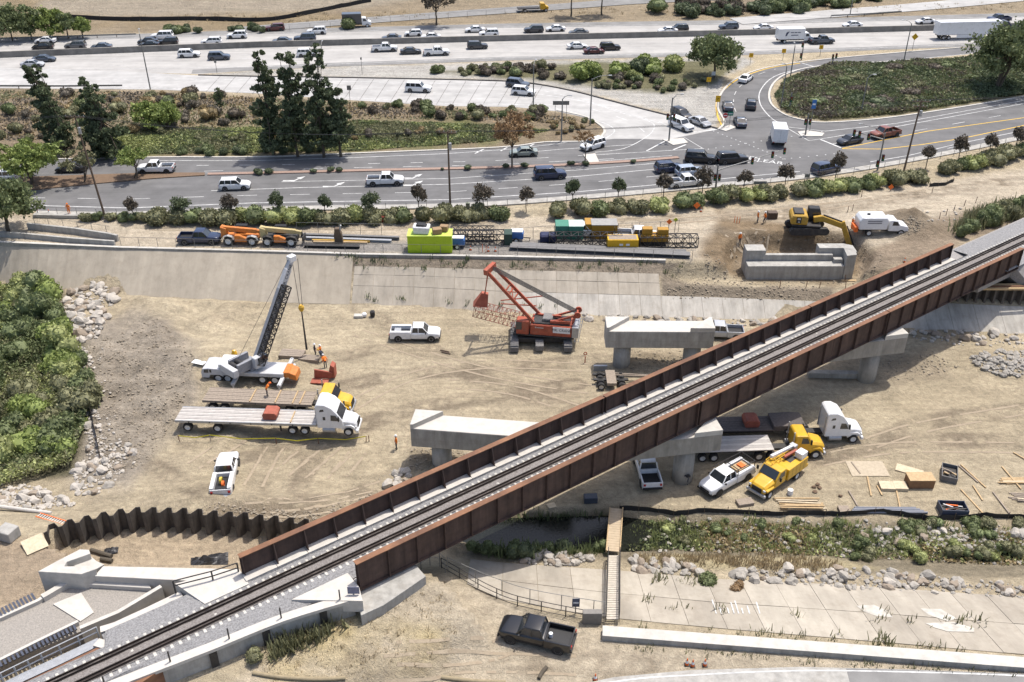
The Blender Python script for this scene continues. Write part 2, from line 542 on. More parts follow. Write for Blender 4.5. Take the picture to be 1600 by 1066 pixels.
def smooth_px(pts, n=6):
 out = []
 P = [pts[0]] + list(pts) + [pts[-1]]
 for i in range(1, len(P) - 2):
  p0, p1, p2, p3 = [np.array(q, float) for q in P[i - 1:i + 3]]
  for k in range(n):
   t = k / n
   out.append(tuple(0.5 * (2 * p1 + (p2 - p0) * t + (2 * p0 - 5 * p1 + 4 * p2 - p3) * t * t + (3 * p1 - p0 - 3 * p2 + p3) * t ** 3)))
 out.append(tuple(pts[-1]))
 return out
def axis_vals(segs):
 out = []
 for a, b, st in segs:
  out += list(np.arange(a, b, st))
 out.append(segs[-1][1])
 return np.array(out)
XS = axis_vals([(-420,-180,12),(-180,-95,2.0),(-95,95,0.5),(95,180,2.0),(180,420,12)])
YS = axis_vals([(20,42,2.0),(42,130,0.45),(130,170,1.0),(170,290,2.0),(290,420,6),(420,900,40)])
gx, gy = np.meshgrid(XS, YS)
gz = hz(gx, gy)
XL, YL, ZL = XS.tolist(), YS.tolist(), gz.tolist()
gpx, gpy = Qv(gx, gy, gz)
DIRT = np.array((0.415,0.347,0.238))
def region(px):
 return inpoly(gpx, gpy, px)
def soft(px, w=10.0):
 s = inpoly(gpx, gpy, px)
 d = edgedist(gpx, gpy, px)
 n1 = fbm(gx, gy, 4.0) * w * 2.2
 return sstep(-w, w, np.where(s, d, -d) + n1)
colr = np.ones(gx.shape + (3,)) * DIRT
def paint(mask, c):
 global colr
 c = np.array(c)
 colr = colr * (1 - mask[..., None]) + c * mask[..., None]
n_big = fbm(gx, gy, 14)
n_mid = fbm(gx, gy, 3)
# channel floor
paint(np.clip(n_big * 2 + .2,0,1),(0.48,0.408,0.288))
paint(np.clip(n_mid * 1.6 - .15,0,1),(0.34,0.28,0.20))
# far bank earth strip, dirt faces
paint(soft([(480,395),(560,425),(1040,432),(1080,445),(1300,450),(1300,470),(1035,470),(1030,400)], 4),(0.24,0.20,0.15))
# bench
paint(soft([(-400,330),(0,338),(700,345),(1150,325),(1600,265),(1900,240),(1900,300),(1600,330),(1400,385),(1120,405),(0,380),(-400,360)], 4),(0.48,0.41,0.31))
paint(soft([(440,375),(950,378),(1080,405),(440,395)], 5),(0.27,0.25,0.225))
paint(soft([(1120,330),(1250,345),(1380,400),(1340,440),(1160,440),(1100,400)], 12),(0.235,0.175,0.11))
paint(soft([(1340,400),(1500,330),(1600,320),(1600,345),(1490,390),(1340,440)], 8),(0.27,0.215,0.155))
paint(np.clip(1 - np.hypot(gx - MOUND.x, gy - MOUND.y) / 5.4,0,1) ** .5,(0.20,0.155,0.105))
# left spoil heap and creek
paint(soft([(130,500),(260,490),(310,560),(300,640),(200,760),(110,760),(130,620)], 18),(0.315,0.272,0.215))
paint(soft([(-400,430),(90,450),(130,540),(140,640),(110,740),(0,760),(-400,760)], 10),(0.13,0.12,0.075))
paint(soft([(760,815),(950,800),(1600,825),(1900,835),(1900,930),(1600,905),(1000,880),(700,870),(690,845)], 6),(0.235,0.20,0.14))
paint(soft([(990,866),(1300,872),(1380,890),(1000,888)], 4),(0.40,0.34,0.21))
# sheet pile pit
paint(soft([(90,870),(180,825),(420,840),(500,850),(560,900),(160,900)], 6),(0.43,0.345,0.24))
# near bank
paint(soft([(360,1066),(560,940),(700,900),(900,980),(1600,1045),(1600,1200),(360,1200)], 8),(0.47,0.40,0.295))
paint(soft([(420,1010),(560,960),(690,985),(700,1060),(420,1066)], 25) * np.clip(0.55 + n_mid * 2.5,0,1),(0.47,0.38,0.20))
paint(soft([(0,830),(120,860),(60,960),(0,1000),(-200,1000),(-200,830)], 8),(0.36,0.285,0.20))
# landscaped strips
paint(soft([(-400,120),(0,139),(240,141),(540,157),(700,168),(850,170),(930,188),(945,205),(920,225),(780,232),(560,240),(0,255),(-400,262)], 3),(0.235,0.185,0.125))
paint(soft([(180,200),(420,200),(560,190),(760,195),(860,205),(760,222),(560,236),(180,240)], 14) * np.clip(.7 + n_mid * 2,0,1),(0.15,0.165,0.06))
paint(soft([(60,150),(300,160),(420,190),(160,200)], 14) * np.clip(.4 + n_mid * 3,0,1),(0.29,0.24,0.18))
paint(soft([(310,118),(500,104),(660,100),(1160,88),(1180,96),(1130,120),(1120,200),(1010,168),(900,142),(800,127),(520,121)], 3),(0.42,0.40,0.36))
paint(soft([(680,112),(900,98),(1160,92),(1120,130),(1040,148),(860,128)], 3),(0.16,0.15,0.085))
paint(soft([(1222,172),(1210,150),(1228,124),(1300,99),(1350,101),(1480,93),(1750,80),(1750,128),(1400,180),(1290,190)], 2),(0.075,0.08,0.035))
paint(soft([(490,396),(570,420),(1040,430),(1060,412),(800,402),(560,398)], 3),(0.27,0.225,0.17))
# churned dark soil and wheel tracks on the channel floor
paint(soft([(330,790),(480,800),(620,760),(600,790),(480,825),(330,806)], 12) * np.clip(.75 + n_mid * 2.5,0,1),(0.235,0.185,0.125))
paint(soft([(150,540),(250,500),(300,560),(280,630),(230,720),(150,740)], 16) * np.clip(.25 + fbm(gx, gy, 1.6) * 4,0,1),(0.235,0.20,0.155))
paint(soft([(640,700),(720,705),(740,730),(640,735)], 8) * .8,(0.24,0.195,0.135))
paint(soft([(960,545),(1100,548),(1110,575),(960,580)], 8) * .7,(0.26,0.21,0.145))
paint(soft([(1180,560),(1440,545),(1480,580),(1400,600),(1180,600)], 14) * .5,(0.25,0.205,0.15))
trk = np.zeros(gx.shape)
for pth, wd_ in (([(300,690),(420,640),(600,590),(800,575),(940,560)], .9),([(330,720),(480,700),(640,640),(900,600)], .9),([(560,480),(700,560),(760,600),(900,640)], .8),([(520,560),(640,545),(800,600)], .8),([(1340,700),(1450,660),(1600,640)], .9),([(1260,720),(1400,690),(1600,690)], .9),
                  ([(420,700),(400,760),(420,800)], .7),([(500,700),(470,770),(560,780)], .7),([(240,730),(330,770),(500,790),(620,740)], .8),([(1100,345),(1250,335),(1400,310),(1600,280)], .9),([(900,352),(1100,338),(1300,322)], .9),([(1130,360),(1170,380),(1150,420)], .6),([(1180,356),(1210,372)], .6),([(560,1040),(760,1030),(1000,1040)], .9),([(200,352),(500,354),(800,350)], .8)):
 W_ = [T(x, y) for x, y in smooth_px(pth, 5)]
 for a_, b_ in zip(W_, W_[1:]):
  bx_, by_ = b_.x - a_.x, b_.y - a_.y
  tt_ = np.clip(((gx - a_.x) * bx_ + (gy - a_.y) * by_) / (bx_ * bx_ + by_ * by_ + 1e-9),0,1)
  dd_ = np.abs(np.hypot(gx - a_.x - tt_ * bx_, gy - a_.y - tt_ * by_) - wd_)
  trk = np.maximum(trk, sstep(.7,.15, dd_))
paint(trk * np.clip(.55 + n_mid * 1.8,0,.95),(0.235,0.19,0.135))
# hills beyond the freeway
far = sstep(-1,2, gy - np.interp(gx, hx, hy))
paint(far, (0.29,0.235,0.16))
paint(far * np.clip(n_big * 2.2 + .15,0,1),(0.225,0.18,0.125))
paint(far * soft([(60,0),(330,-10),(700,-15),(560,14),(180,26),(60,18)], 6),(0.31,0.265,0.20))
paint(far * soft([(0,-40),(60,2),(50,40),(400,48),(640,40),(660,20),(560,20),(150,36),(0,20)], 8),(0.25,0.195,0.12))
# verges around the roads not covered by sheets
paint(soft([(130,292),(250,277),(330,270),(330,280),(180,290)], 2),(0.20,0.135,0.085))
me = bpy.data.meshes.new('ground')
ny, nx = gx.shape
co = np.stack([gx, gy, gz], -1).reshape(-1,3)
ii = np.arange(ny * nx).reshape(ny, nx)
quads = np.stack([ii[:-1, :-1], ii[:-1,1:], ii[1:, 1:], ii[1:, :-1]], -1).reshape(-1,4)
me.vertices.add(len(co))
me.vertices.foreach_set('co', co.ravel())
me.loops.add(quads.size)
me.loops.foreach_set('vertex_index', quads.ravel().astype(np.int32))
me.polygons.add(len(quads))
me.polygons.foreach_set('loop_start', np.arange(0, quads.size, 4, dtype=np.int32))
me.polygons.foreach_set('loop_total', np.full(len(quads),4, dtype=np.int32))
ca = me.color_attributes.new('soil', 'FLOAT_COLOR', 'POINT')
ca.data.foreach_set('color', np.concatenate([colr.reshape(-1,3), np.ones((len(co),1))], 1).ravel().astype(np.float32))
me.update(calc_edges=True)
me.validate()
me.shade_smooth()
def ground_material():
 m = bpy.data.materials.new('bare_earth')
 m.use_nodes = True
 nt = m.node_tree
 b = nt.nodes['Principled BSDF']
 b.inputs['Roughness'].default_value = 0.97
 b.inputs['Specular IOR Level'].default_value = 0.15
 at = nt.nodes.new('ShaderNodeAttribute')
 at.attribute_name = 'soil'
 tc = nt.nodes.new('ShaderNodeTexCoord')
 def noise(sc, det, rough=.65, dist=0.0):
  n = nt.nodes.new('ShaderNodeTexNoise')
  n.inputs['Scale'].default_value = sc
  n.inputs['Detail'].default_value = det
  n.inputs['Roughness'].default_value = rough
  n.inputs['Distortion'].default_value = dist
  nt.links.new(tc.outputs['Object'], n.inputs['Vector'])
  return n
 def rng_(n, a, b_, c, d):
  r = nt.nodes.new('ShaderNodeMapRange')
  r.inputs[1].default_value, r.inputs[2].default_value, r.inputs[3].default_value, r.inputs[4].default_value = a, b_, c, d
  nt.links.new(n.outputs[0], r.inputs[0])
  return r
 def mul(a, b_):
  k = nt.nodes.new('ShaderNodeMath')
  k.operation = 'MULTIPLY'
  nt.links.new(a.outputs[0], k.inputs[0])
  nt.links.new(b_.outputs[0], k.inputs[1])
  return k
 n1, n2, n3 = noise(0.22,7,.7,1.2), noise(1.7,8,.7,.4), noise(9,4)
 f = mul(mul(rng_(n1,.3,.7,.80,1.12), rng_(n2,.28,.72,.70,1.20)), rng_(n3,.3,.7,.80,1.14))
 mp = nt.nodes.new('ShaderNodeMapping')
 mp.inputs['Scale'].default_value = (.12,.9,1)
 mp.inputs['Rotation'].default_value = (0,0,.12)
 n4 = noise(1.0,8,.75,.6)
 nt.links.new(tc.outputs['Object'], mp.inputs['Vector'])
 nt.links.new(mp.outputs[0], n4.inputs['Vector'])
 f = mul(f, rng_(n4,.35,.65,.80,1.12))
 mx = nt.nodes.new('ShaderNodeVectorMath')
 mx.operation = 'SCALE'
 nt.links.new(at.outputs['Color'], mx.inputs[0])
 nt.links.new(f.outputs[0], mx.inputs['Scale'])
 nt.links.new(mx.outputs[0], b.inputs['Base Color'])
 ad = nt.nodes.new('ShaderNodeMath')
 ad.operation = 'MULTIPLY_ADD'
 nt.links.new(n2.outputs[0], ad.inputs[0])
 ad.inputs[1].default_value = 3.0
 nt.links.new(n3.outputs[0], ad.inputs[2])
 bp = nt.nodes.new('ShaderNodeBump')
 bp.inputs['Strength'].default_value = 0.9
 bp.inputs['Distance'].default_value = 0.14
 nt.links.new(ad.outputs[0], bp.inputs['Height'])
 nt.links.new(bp.outputs[0], b.inputs['Normal'])
 return m
me.materials.append(ground_material())
struct(link('ground', me), 'tan worked earth of the channel floor, bank and verges')
# ------------------------------------------------------------------ sheets (roads, paths, water)
def sheet(name, px, z, m, parent=None, world=None):
 pts = world if world else [G(x, y, z) for x, y in px]
 pts = [Vector((p.x, p.y, z)) for p in pts]
 tris = tessellate_polygon([pts])
 me = bpy.data.meshes.new(name)
 me.from_pydata([tuple(p) for p in pts], [], [tuple(t) for t in tris])
 bm = bmesh.new()
 bm.from_mesh(me)
 for f in bm.faces:
  f.normal_update()
  if f.normal.z < 0:
   f.normal_flip()
 bm.to_mesh(me)
 bm.free()
 me.materials.append(m)
 return link(name, me, parent)
def ribbon(name, px, width, z, m, parent=None, dash=None, world=None, mb=None):
 """strip of constant width along a pixel path lying at height z; dash=(on,off) metres"""
 pts = world if world else [G(x, y, z) for x, y in px]
 own = mb is None
 mb = mb or MB()
 L = [0]
 for a, b in zip(pts, pts[1:]):
  L.append(L[-1] + (b - a).length)
 def at(s):
  for i in range(len(L) - 1):
   if s <= L[i + 1] or i == len(L) - 2:
    t = (s - L[i]) / max(1e-6, L[i + 1] - L[i])
    return pts[i].lerp(pts[i + 1], t),(pts[i + 1] - pts[i]).normalized()
 segs = []
 if dash:
  s = 0
  while s < L[-1]:
   segs.append((s, min(s + dash[0], L[-1])))
   s += dash[0] + dash[1]
  for a, b in segs:
   (p, d),(q, e) = at(a), at(b)
   n = Vector((-d.y, d.x, 0)) * width / 2
   k = Vector((-e.y, e.x, 0)) * width / 2
   mb.add([p - n, q - k, q + k, p + n], [(0,1,2,3)])
 else:
  vs = []
  for i, p in enumerate(pts):
   d = (pts[min(i + 1, len(pts) - 1)] - pts[max(i - 1,0)]).normalized()
   n = Vector((-d.y, d.x, 0)) * width / 2
   vs += [p - n, p + n]
  mb.add(vs, [(2 * i, 2 * i + 2,2 * i + 3,2 * i + 1) for i in range(len(pts) - 1)])
 if own:
  return mb.build(name, m, parent, fixn=False)
def wall_strip(mb, pts, width, h0, h1):
 """low wall following points (world, z = foot) from foot+h0 to foot+h1"""
 rings = []
 for i, p in enumerate(pts):
  d = (pts[min(i + 1, len(pts) - 1)] - pts[max(i - 1,0)])
  d.z = 0
  d.normalize()
  n = Vector((-d.y, d.x, 0)) * width / 2
  a, b = Vector((0,0, h0)), Vector((0,0, h1))
  rings.append([p - n + a, p + n + a, p + n + b, p - n + b])
 mb.loft(rings)
 return mb
ZS = ZR + 0.02
# arterial road and intersection
road = struct(sheet('arterial_road', smooth_px([(-500,345),(0,330),(200,331),(400,323),(700,318),(900,306),(1100,288),(1250,274),(1400,251),(1600,211),(2000,125)], 3)
 + [(2000,70),(1600,150),(1400,182),(1290,191),(1250,186),(1225,178),(1207,163),(1203,145),(1212,128),(1232,116),(1280,105),(1400,97),(1530,82),(1800,60),(1800,50),(1500,75),(1300,92),(1200,106),(1150,124),(1128,145),(1121,168),(1130,190),(1122,202),(1040,218),(1000,216),(960,216),(850,224),(780,232),(560,241),(400,247),(240,247),(0,252),(-500,270)], ZS, M_asphalt), 'dark asphalt arterial road with intersection and loop ramp')
# exit ramp in pale concrete
ramp = struct(sheet('exit_ramp', [(-400,112),(0,106),(200,112),(310,118),(400,120),(520,121.5),(700,125),(800,128),(850,134),(900,144),(950,157),(1000,170),(1060,185),(1122,202),(1040,219),(1000,217),(960,217),(920,221),(938,213),(944,204),(938,196),(915,184),(870,174),(800,167),(700,166),(540,156),(400,146),(240,140),(0,138),(-400,140)], ZS + 0.01, M_ramp), 'pale concrete freeway exit ramp curving to the intersection')
fw = struct(sheet('freeway', [(-500,152),(0,138),(0,107),(310,116),(500,103),(800,92),(1160,84),(1600,68),(2000,55),(2000,8),(1600,22),(1200,33),(800,39),(400,49),(0,64),(-500,78)], ZR + 0.012, M_fwy), 'pale concrete multi lane freeway')
# asphalt shoulders of the freeway
ribbon('asphalt_shoulder', [(-300,67.5),(0,64),(400,50),(800,40),(1200,34),(1600,23.5),(2000,10)], 4.5, ZR + 0.03, M_asphalt_old, fw)
ribbon('asphalt_shoulder', [(300,112),(500,102),(800,91.5),(1160,83.5),(1600,67),(2000,54)], 3.0, ZR + 0.034, M_asphalt_old, fw)
# frontage road on the hill
fr_px = [(380,47),(500,38),(690,24),(860,12),(1000,2),(1200,-10)]
def draped(name, px, width, m, lift=0.12, parent=None, n=12, cross=5, label=None):
 pts = smooth_px(px, n)
 W = [T(x, y) for x, y in pts]
 vs = []
 for i, p in enumerate(W):
  d = (W[min(i + 1, len(W) - 1)] - W[max(i - 1,0)])
  d.z = 0
  d.normalize()
  nn = Vector((-d.y, d.x, 0))
  for k in range(cross):
   q = p + nn * width * (k / (cross - 1) - .5)
   vs.append((q.x, q.y, hs(q.x, q.y) + lift))
 c = cross
 mb = MB().add(vs, [(i * c + k, (i + 1) * c + k, (i + 1) * c + k + 1, i * c + k + 1) for i in range(len(W) - 1) for k in range(c - 1)])
 return mb.build(name, m, parent, fixn=False)
struct(draped('frontage_road', fr_px, 6, M_asphalt_old), 'narrow frontage road on the dry hillside')
struct(draped('hill_road', [(1150,34),(1300,22),(1450,10),(1600,-4),(1750,-18)], 7, M_ramp), 'pale access road climbing behind the freeway')
# markings
mb = MB()
zz = ZR + 0.04
def lerp_px(a, b, t):
 return [(p[0] + (q[0] - p[0]) * t, p[1] + (q[1] - p[1]) * t) for p, q in zip(a, b)]
bar_px = [(-400,104),(0,90),(400,74),(800,63.5),(1200,54),(1600,44),(2000,34)]
near_px = [(-400,130),(0,111),(400,106),(800,91),(1200,82),(1600,67),(2000,53)]
far_px = [(-400,77),(0,66),(400,51.5),(800,41.5),(1200,35),(1600,25),(2000,12)]
for t in (.12,.96):
 ribbon(None, lerp_px(bar_px, near_px, t),.15, zz, None, mb=mb)
 ribbon(None, lerp_px(bar_px, far_px, t),.15, zz, None, mb=mb)
for t in (.34,.55,.76):
 ribbon(None, lerp_px(bar_px, near_px, t),.13, zz, None, dash=(3.6,11), mb=mb)
for t in (.35,.6,.82):
 ribbon(None, lerp_px(bar_px, far_px, t),.13, zz, None, dash=(3.6,11), mb=mb)
mb.build('lane_line', M_paint, fw, fixn=False)
# ramp paving joints and lines
mb = MB()
for i in range(22):
 x = 330 + i * 24
 top = np.interp(x, [310,520,800,850,900], [119,122.5,129,135,145])
 bot = np.interp(x, [240,540,700,800,870], [139,154,164,165,172])
 ribbon(None, [(x + 14, top),(x - 8, bot)], .10, ZS + .02, None, mb=mb)
mb.build('paving_joint', mat('joint_tar', (0.13,0.12,0.11),.9), ramp, fixn=False)
mb = MB()
ribbon(None, smooth_px([(100,124),(310,124),(520,127),(700,131),(800,135),(860,144),(930,162),(990,180),(1040,195)]),.15, ZS + .022, None, mb=mb)
ribbon(None, smooth_px([(500,136),(700,146),(800,150),(870,158),(930,172),(985,190),(1005,205),(1020,215)]),.13, ZS + .022, None, mb=mb, dash=(3,4))
ribbon(None, smooth_px([(0,135),(240,137),(540,152),(700,162),(800,163),(880,172),(925,186),(952,196),(960,205),(950,214),(935,222)]),.16, ZS + .022, None, mb=mb)
ribbon(None, smooth_px([(800,142),(900,156),(970,176),(1015,190),(1022,200),(1010,214),(975,232),(930,238)]),.16, ZS + .025, None, mb=mb)
mb.build('edge_line', M_paint, ramp, fixn=False)
# arterial markings
mb = MB()
za = ZS + .012
def lane(px, dash=None, w=.13):
 ribbon(None, px, w, za, None, dash=dash, mb=mb)
lane([(50,321),(200,325),(400,317),(700,312),(900,300),(1100,282),(1250,268)], None, .18)
lane([(40,309),(200,311),(400,305),(700,300),(900,287),(1060,272)], (3,5))
lane([(330,298),(480,293),(700,288),(900,276),(1050,262)], None, .16)
lane([(440,284),(700,279),(900,266),(1050,253)], None, .13)
lane([(230,274),(330,270),(560,266),(760,262)], None, .1)
lane([(245,251),(400,251),(560,246),(700,240),(800,233)], None, .15)
lane([(240,270),(400,265),(560,262),(760,258),(960,248)], (3,5))
lane([(240,259),(400,258),(560,256),(760,252),(960,240)], (2,5))
# diverging hatch beside the ramp
lane([(800,233),(860,226),(890,222)])
lane([(800,240),(880,233),(990,226)])
for i in range(3):
 lane([(742 + i * 40,240 - i * 4),(756 + i * 40,233 - i * 4.5)], None, .3)
lane([(930,242),(1000,238),(1100,232)])
lane([(935,252),(1050,243)])
lane([(1098,232),(1068,214),(1042,222)])
for a, b in (((1010,236),(1040,220)),((1052,234),(1072,226))):
 lane([a, b], None, .28)
lane([(1078,207),(1124,202)], None, .35)
lane([(1030,190),(1050,200)], None, .2)
# loop ramp
lane(smooth_px([(1228,196),(1210,188),(1196,175),(1187,160),(1188,142),(1206,122),(1240,110),(1300,101),(1420,93),(1600,76)]), None, .2)
lane(smooth_px([(1160,190),(1150,175),(1146,158),(1152,140),(1176,120),(1212,108)]),(2.5,3))
lane([(1244,96),(1278,106)], None, .3)
# right arm
lane([(1226,198),(1264,220),(1302,214),(1400,198),(1600,162),(1900,105)], None, .16)
lane([(1226,198),(1290,205),(1400,193),(1600,157),(1900,100)], None, .16)
lane([(1282,218),(1314,231)], None, .35)
lane([(1300,225),(1400,210),(1600,174),(1900,115)], (3,6))
lane([(1480,232),(1600,209),(1800,165)], (3,6))
lane([(1360,253),(1420,243),(1500,224),(1620,200)], None, .16)
mb.build('lane_line', M_paint, road, fixn=False)
mb = MB()
ribbon(None, [(1316,232),(1360,223),(1450,205),(1600,184),(1900,130)], .22, za + .003, None, mb=mb)
ribbon(None, [(1316,232.5),(1380,233),(1440,226),(1500,217),(1600,196),(1900,145)], .22, za + .003, None, mb=mb)
ribbon(None, smooth_px([(1128,196),(1121,180),(1120,160),(1130,142),(1155,123),(1200,107),(1250,99)]),.3, za + .006, None, mb=mb)
mb.build('centre_line', M_paint_y, road, fixn=False)
# turn arrows
def arrow(px, py, turn, length=3.2):
 o = G(px, py, 0)
 v = []
 pr = [(0,-.12),(1.7,-.12),(2.2,.35),(1.9,.55),(3.2,.9),(2.7,-.35 + .5),(2.4,.2),(1.8,-.4),(0,-.36)]
 s = length / 3.2
 pts = [G(px, py, za + .004) + Vector((a * s, b * s * turn * 1.6,0)) for a, b in pr]
 sheet('turn_arrow', None, za + .004, M_paint, road, world=pts)
for a in ((443,281),(505,290),(628,277),(628,288),(640,141)):
 arrow(a[0], a[1], 1)
mb = MB()
for i in range(34):          # reflector dots through the intersection
 t = i / 33
 for a, b in (((1095,235),(1290,205)),((1090,262),(1310,240)),((1140,285),(1350,262)),((1115,205),(1230,250))):
  if i % 2 == 0:
   p = G(a[0] + (b[0] - a[0]) * t, a[1] + (b[1] - a[1]) * t, za + .004)
   mb.box(p, (.22,.22,.02))
mb.build('guide_dot', M_paint, road)
# kerbs and sidewalk of the arterial
sw = [(55,334),(200,335.5),(400,327.5),(700,322.5),(900,310),(1100,292),(1250,278),(1400,255),(1600,215),(1900,150)]
mb = MB()
wall_strip(mb, [G(x, y, ZR) for x, y in smooth_px(sw, 4)], 1.5,-.3,.15)
struct(mb.build('sidewalk', M_conc), 'pale concrete sidewalk between road and hedge')
mb = MB()
wall_strip(mb, [G(x, y, ZR) for x, y in smooth_px([(-200,251),(0,251),(240,246.5),(400,246),(560,240),(780,231),(850,223),(925,221),(942,211),(944,203),(936,195),(915,183),(870,173)], 4)], .4,-.2,.15)
wall_strip(mb, [G(x, y, ZR) for x, y in smooth_px([(1122,203),(1132,191),(1121,168),(1128,145),(1150,124),(1200,106),(1300,92),(1500,75)], 4)], .4,-.2,.15)
wall_strip(mb, [G(x, y, ZR) for x, y in smooth_px([(1900,90),(1600,151),(1400,183),(1290,192),(1250,187),(1225,179),(1205,163),(1202,145),(1211,128),(1232,115),(1280,104),(1400,96)], 4)], .4,-.2,.15)
struct(mb.build('kerb', M_conc_new), 'concrete kerb along road edges')
M_dark_dike = mat('asphalt_dike', (0.07,0.065,0.06),.9)
mb = MB()
wall_strip(mb, [G(x, y, ZR) for x, y in smooth_px([(310,118),(400,120),(520,121.5),(700,125),(800,128),(850,134),(900,144),(950,157),(1000,170),(1060,185),(1122,202)], 4)], .35,-.2,.2)
struct(mb.build('asphalt_dike', M_dark_dike), 'dark asphalt dike along the ramp edge')
# median island with brick paving
M_brick = mat('red_paving_brick', (0.31,0.215,0.17),.9, scale=5, var=.15)
mb = MB()
wall_strip(mb, [G(x, y, ZR) for x, y in [(325,273),(420,271),(560,267.5),(700,264.5),(800,262),(900,258),(1000,252),(1060,247)]], .9,-.1,.17)
med = struct(mb.build('median_island', M_brick), 'narrow brick red paved median island')
me_l = wpoly([(60,297),(150,288),(240,280),(320,275),(320,271),(240,271),(150,274),(60,277),(-60,282),(-60,300)], ZR)
M_mulch = mat('mulch', (0.17,0.115,0.075),.97, scale=3, bump=.03)
mb = MB().slab([(p.x, p.y) for p in me_l], ZR - .1, ZR + .16)
struct(mb.build('median_bed', M_mulch), 'mulched median bed under the trees')
# signal islands
M_isl = M_conc_white
for nm, px in (('wedge', [(1035,219),(1068,217),(1075,224),(1052,228)]),('round', [(1246,207),(1262,205),(1288,209),(1284,214),(1252,214)]),('nose', [(1124,203),(1140,196),(1150,200),(1134,206)]),('crosspad', [(911,243),(930,241),(936,254),(922,257)])):
 mb = MB().slab([(p.x, p.y) for p in wpoly(px, ZR)], ZR - .1, ZR + .15)
 struct(mb.build('traffic_island', M_isl), {'wedge': 'wedge shaped concrete island at ramp end', 'round': 'small concrete island by the loop ramp', 'nose': 'pale concrete nose beside the yellow kerb', 'crosspad': 'pale pad in the median by the bare tree'}[nm])
# median barrier of the freeway
mb = MB()
rings = []
for p in [G(x, y, ZR) for x, y in bar_px]:
 rings.append([p + Vector((0,-.35,-.05)), p + Vector((0,.35,-.05)), p + Vector((0,.22,1.3)), p + Vector((0,-.22,1.3))])
mb.loft(rings)
ob = mb.build('median_barrier', mat('barrier_concrete', (0.25,0.235,0.21),.95, scale=.6, var=.15, grime=.3, streak=(.3,1,.3,.3)))
tag(ob, 'long grey concrete barrier between the freeway directions', 'barrier')
# creek water
M_water = mat('creek_water', (0.016,0.018,0.014),0.12, var=.2, spec=.3, bump=.015, bscale=6)
struct(sheet('creek_water', [(600,850),(690,868),(760,862),(960,862),(1150,862),(1300,869),(1600,884),(2000,905),(2000,875),(1600,857),(1300,842),(1150,830),(960,806),(760,810),(600,770)], -.6, M_water), 'shallow dark creek water under the bridge')
struct(sheet('pond_water', [(-500,720),(60,712),(110,690),(100,560),(0,520),(-500,520)], -.42, M_water), 'dark water hidden under the creek shrubs')
# ------------------------------------------------------------------ railway bridge
ZT, ZB = 9.6,6.75        # girder top and bottom
ZTRK = 7.55               # ballast surface
def tn(px, py, z):
 p = G(px, py, z)
 return p.dot(BD), p.dot(BN)
n_far = 0.5 * (tn(880,641.5, ZT)[1] + tn(1200,505.8, ZT)[1])
n_near = 0.5 * (tn(880,729, ZT)[1] + tn(1200,579, ZT)[1])
n_trk = 0.25 * (tn(564.6,840, ZTRK)[1] + tn(551.6,878, ZTRK)[1] + tn(1117,584, ZTRK)[1] + tn(1093,620, ZTRK)[1])
def BP(t, n, z):
 return BD * t + BN * n + Vector((0,0, z))
tf = [tn(369.5,866.3, ZT)[0], tn(940,617, ZT)[0], tn(1264,478, ZT)[0], tn(1488,380, ZT)[0]]
tq = [tn(557,885, ZT)[0], tn(1093,626, ZT)[0], tn(1391,488, ZT)[0], tn(1601,388, ZT)[0]]
bridge = thing('railway_bridge', 'long rusty steel girder railway bridge crossing the channel diagonally', 'bridge', BP(tf[0], n_trk, 0), BR_A)
B0 = bridge.location.copy()
def LB(mb):               # world builder coords -> bridge local
 Mi = (Matrix.Translation(bridge.location) @ Matrix.Rotation(BR_A, 4, 'Z')).inverted()
 mb.v = [tuple(Mi @ Vector(v)) for v in mb.v]
 return mb
WF = 0.52                 # flange width
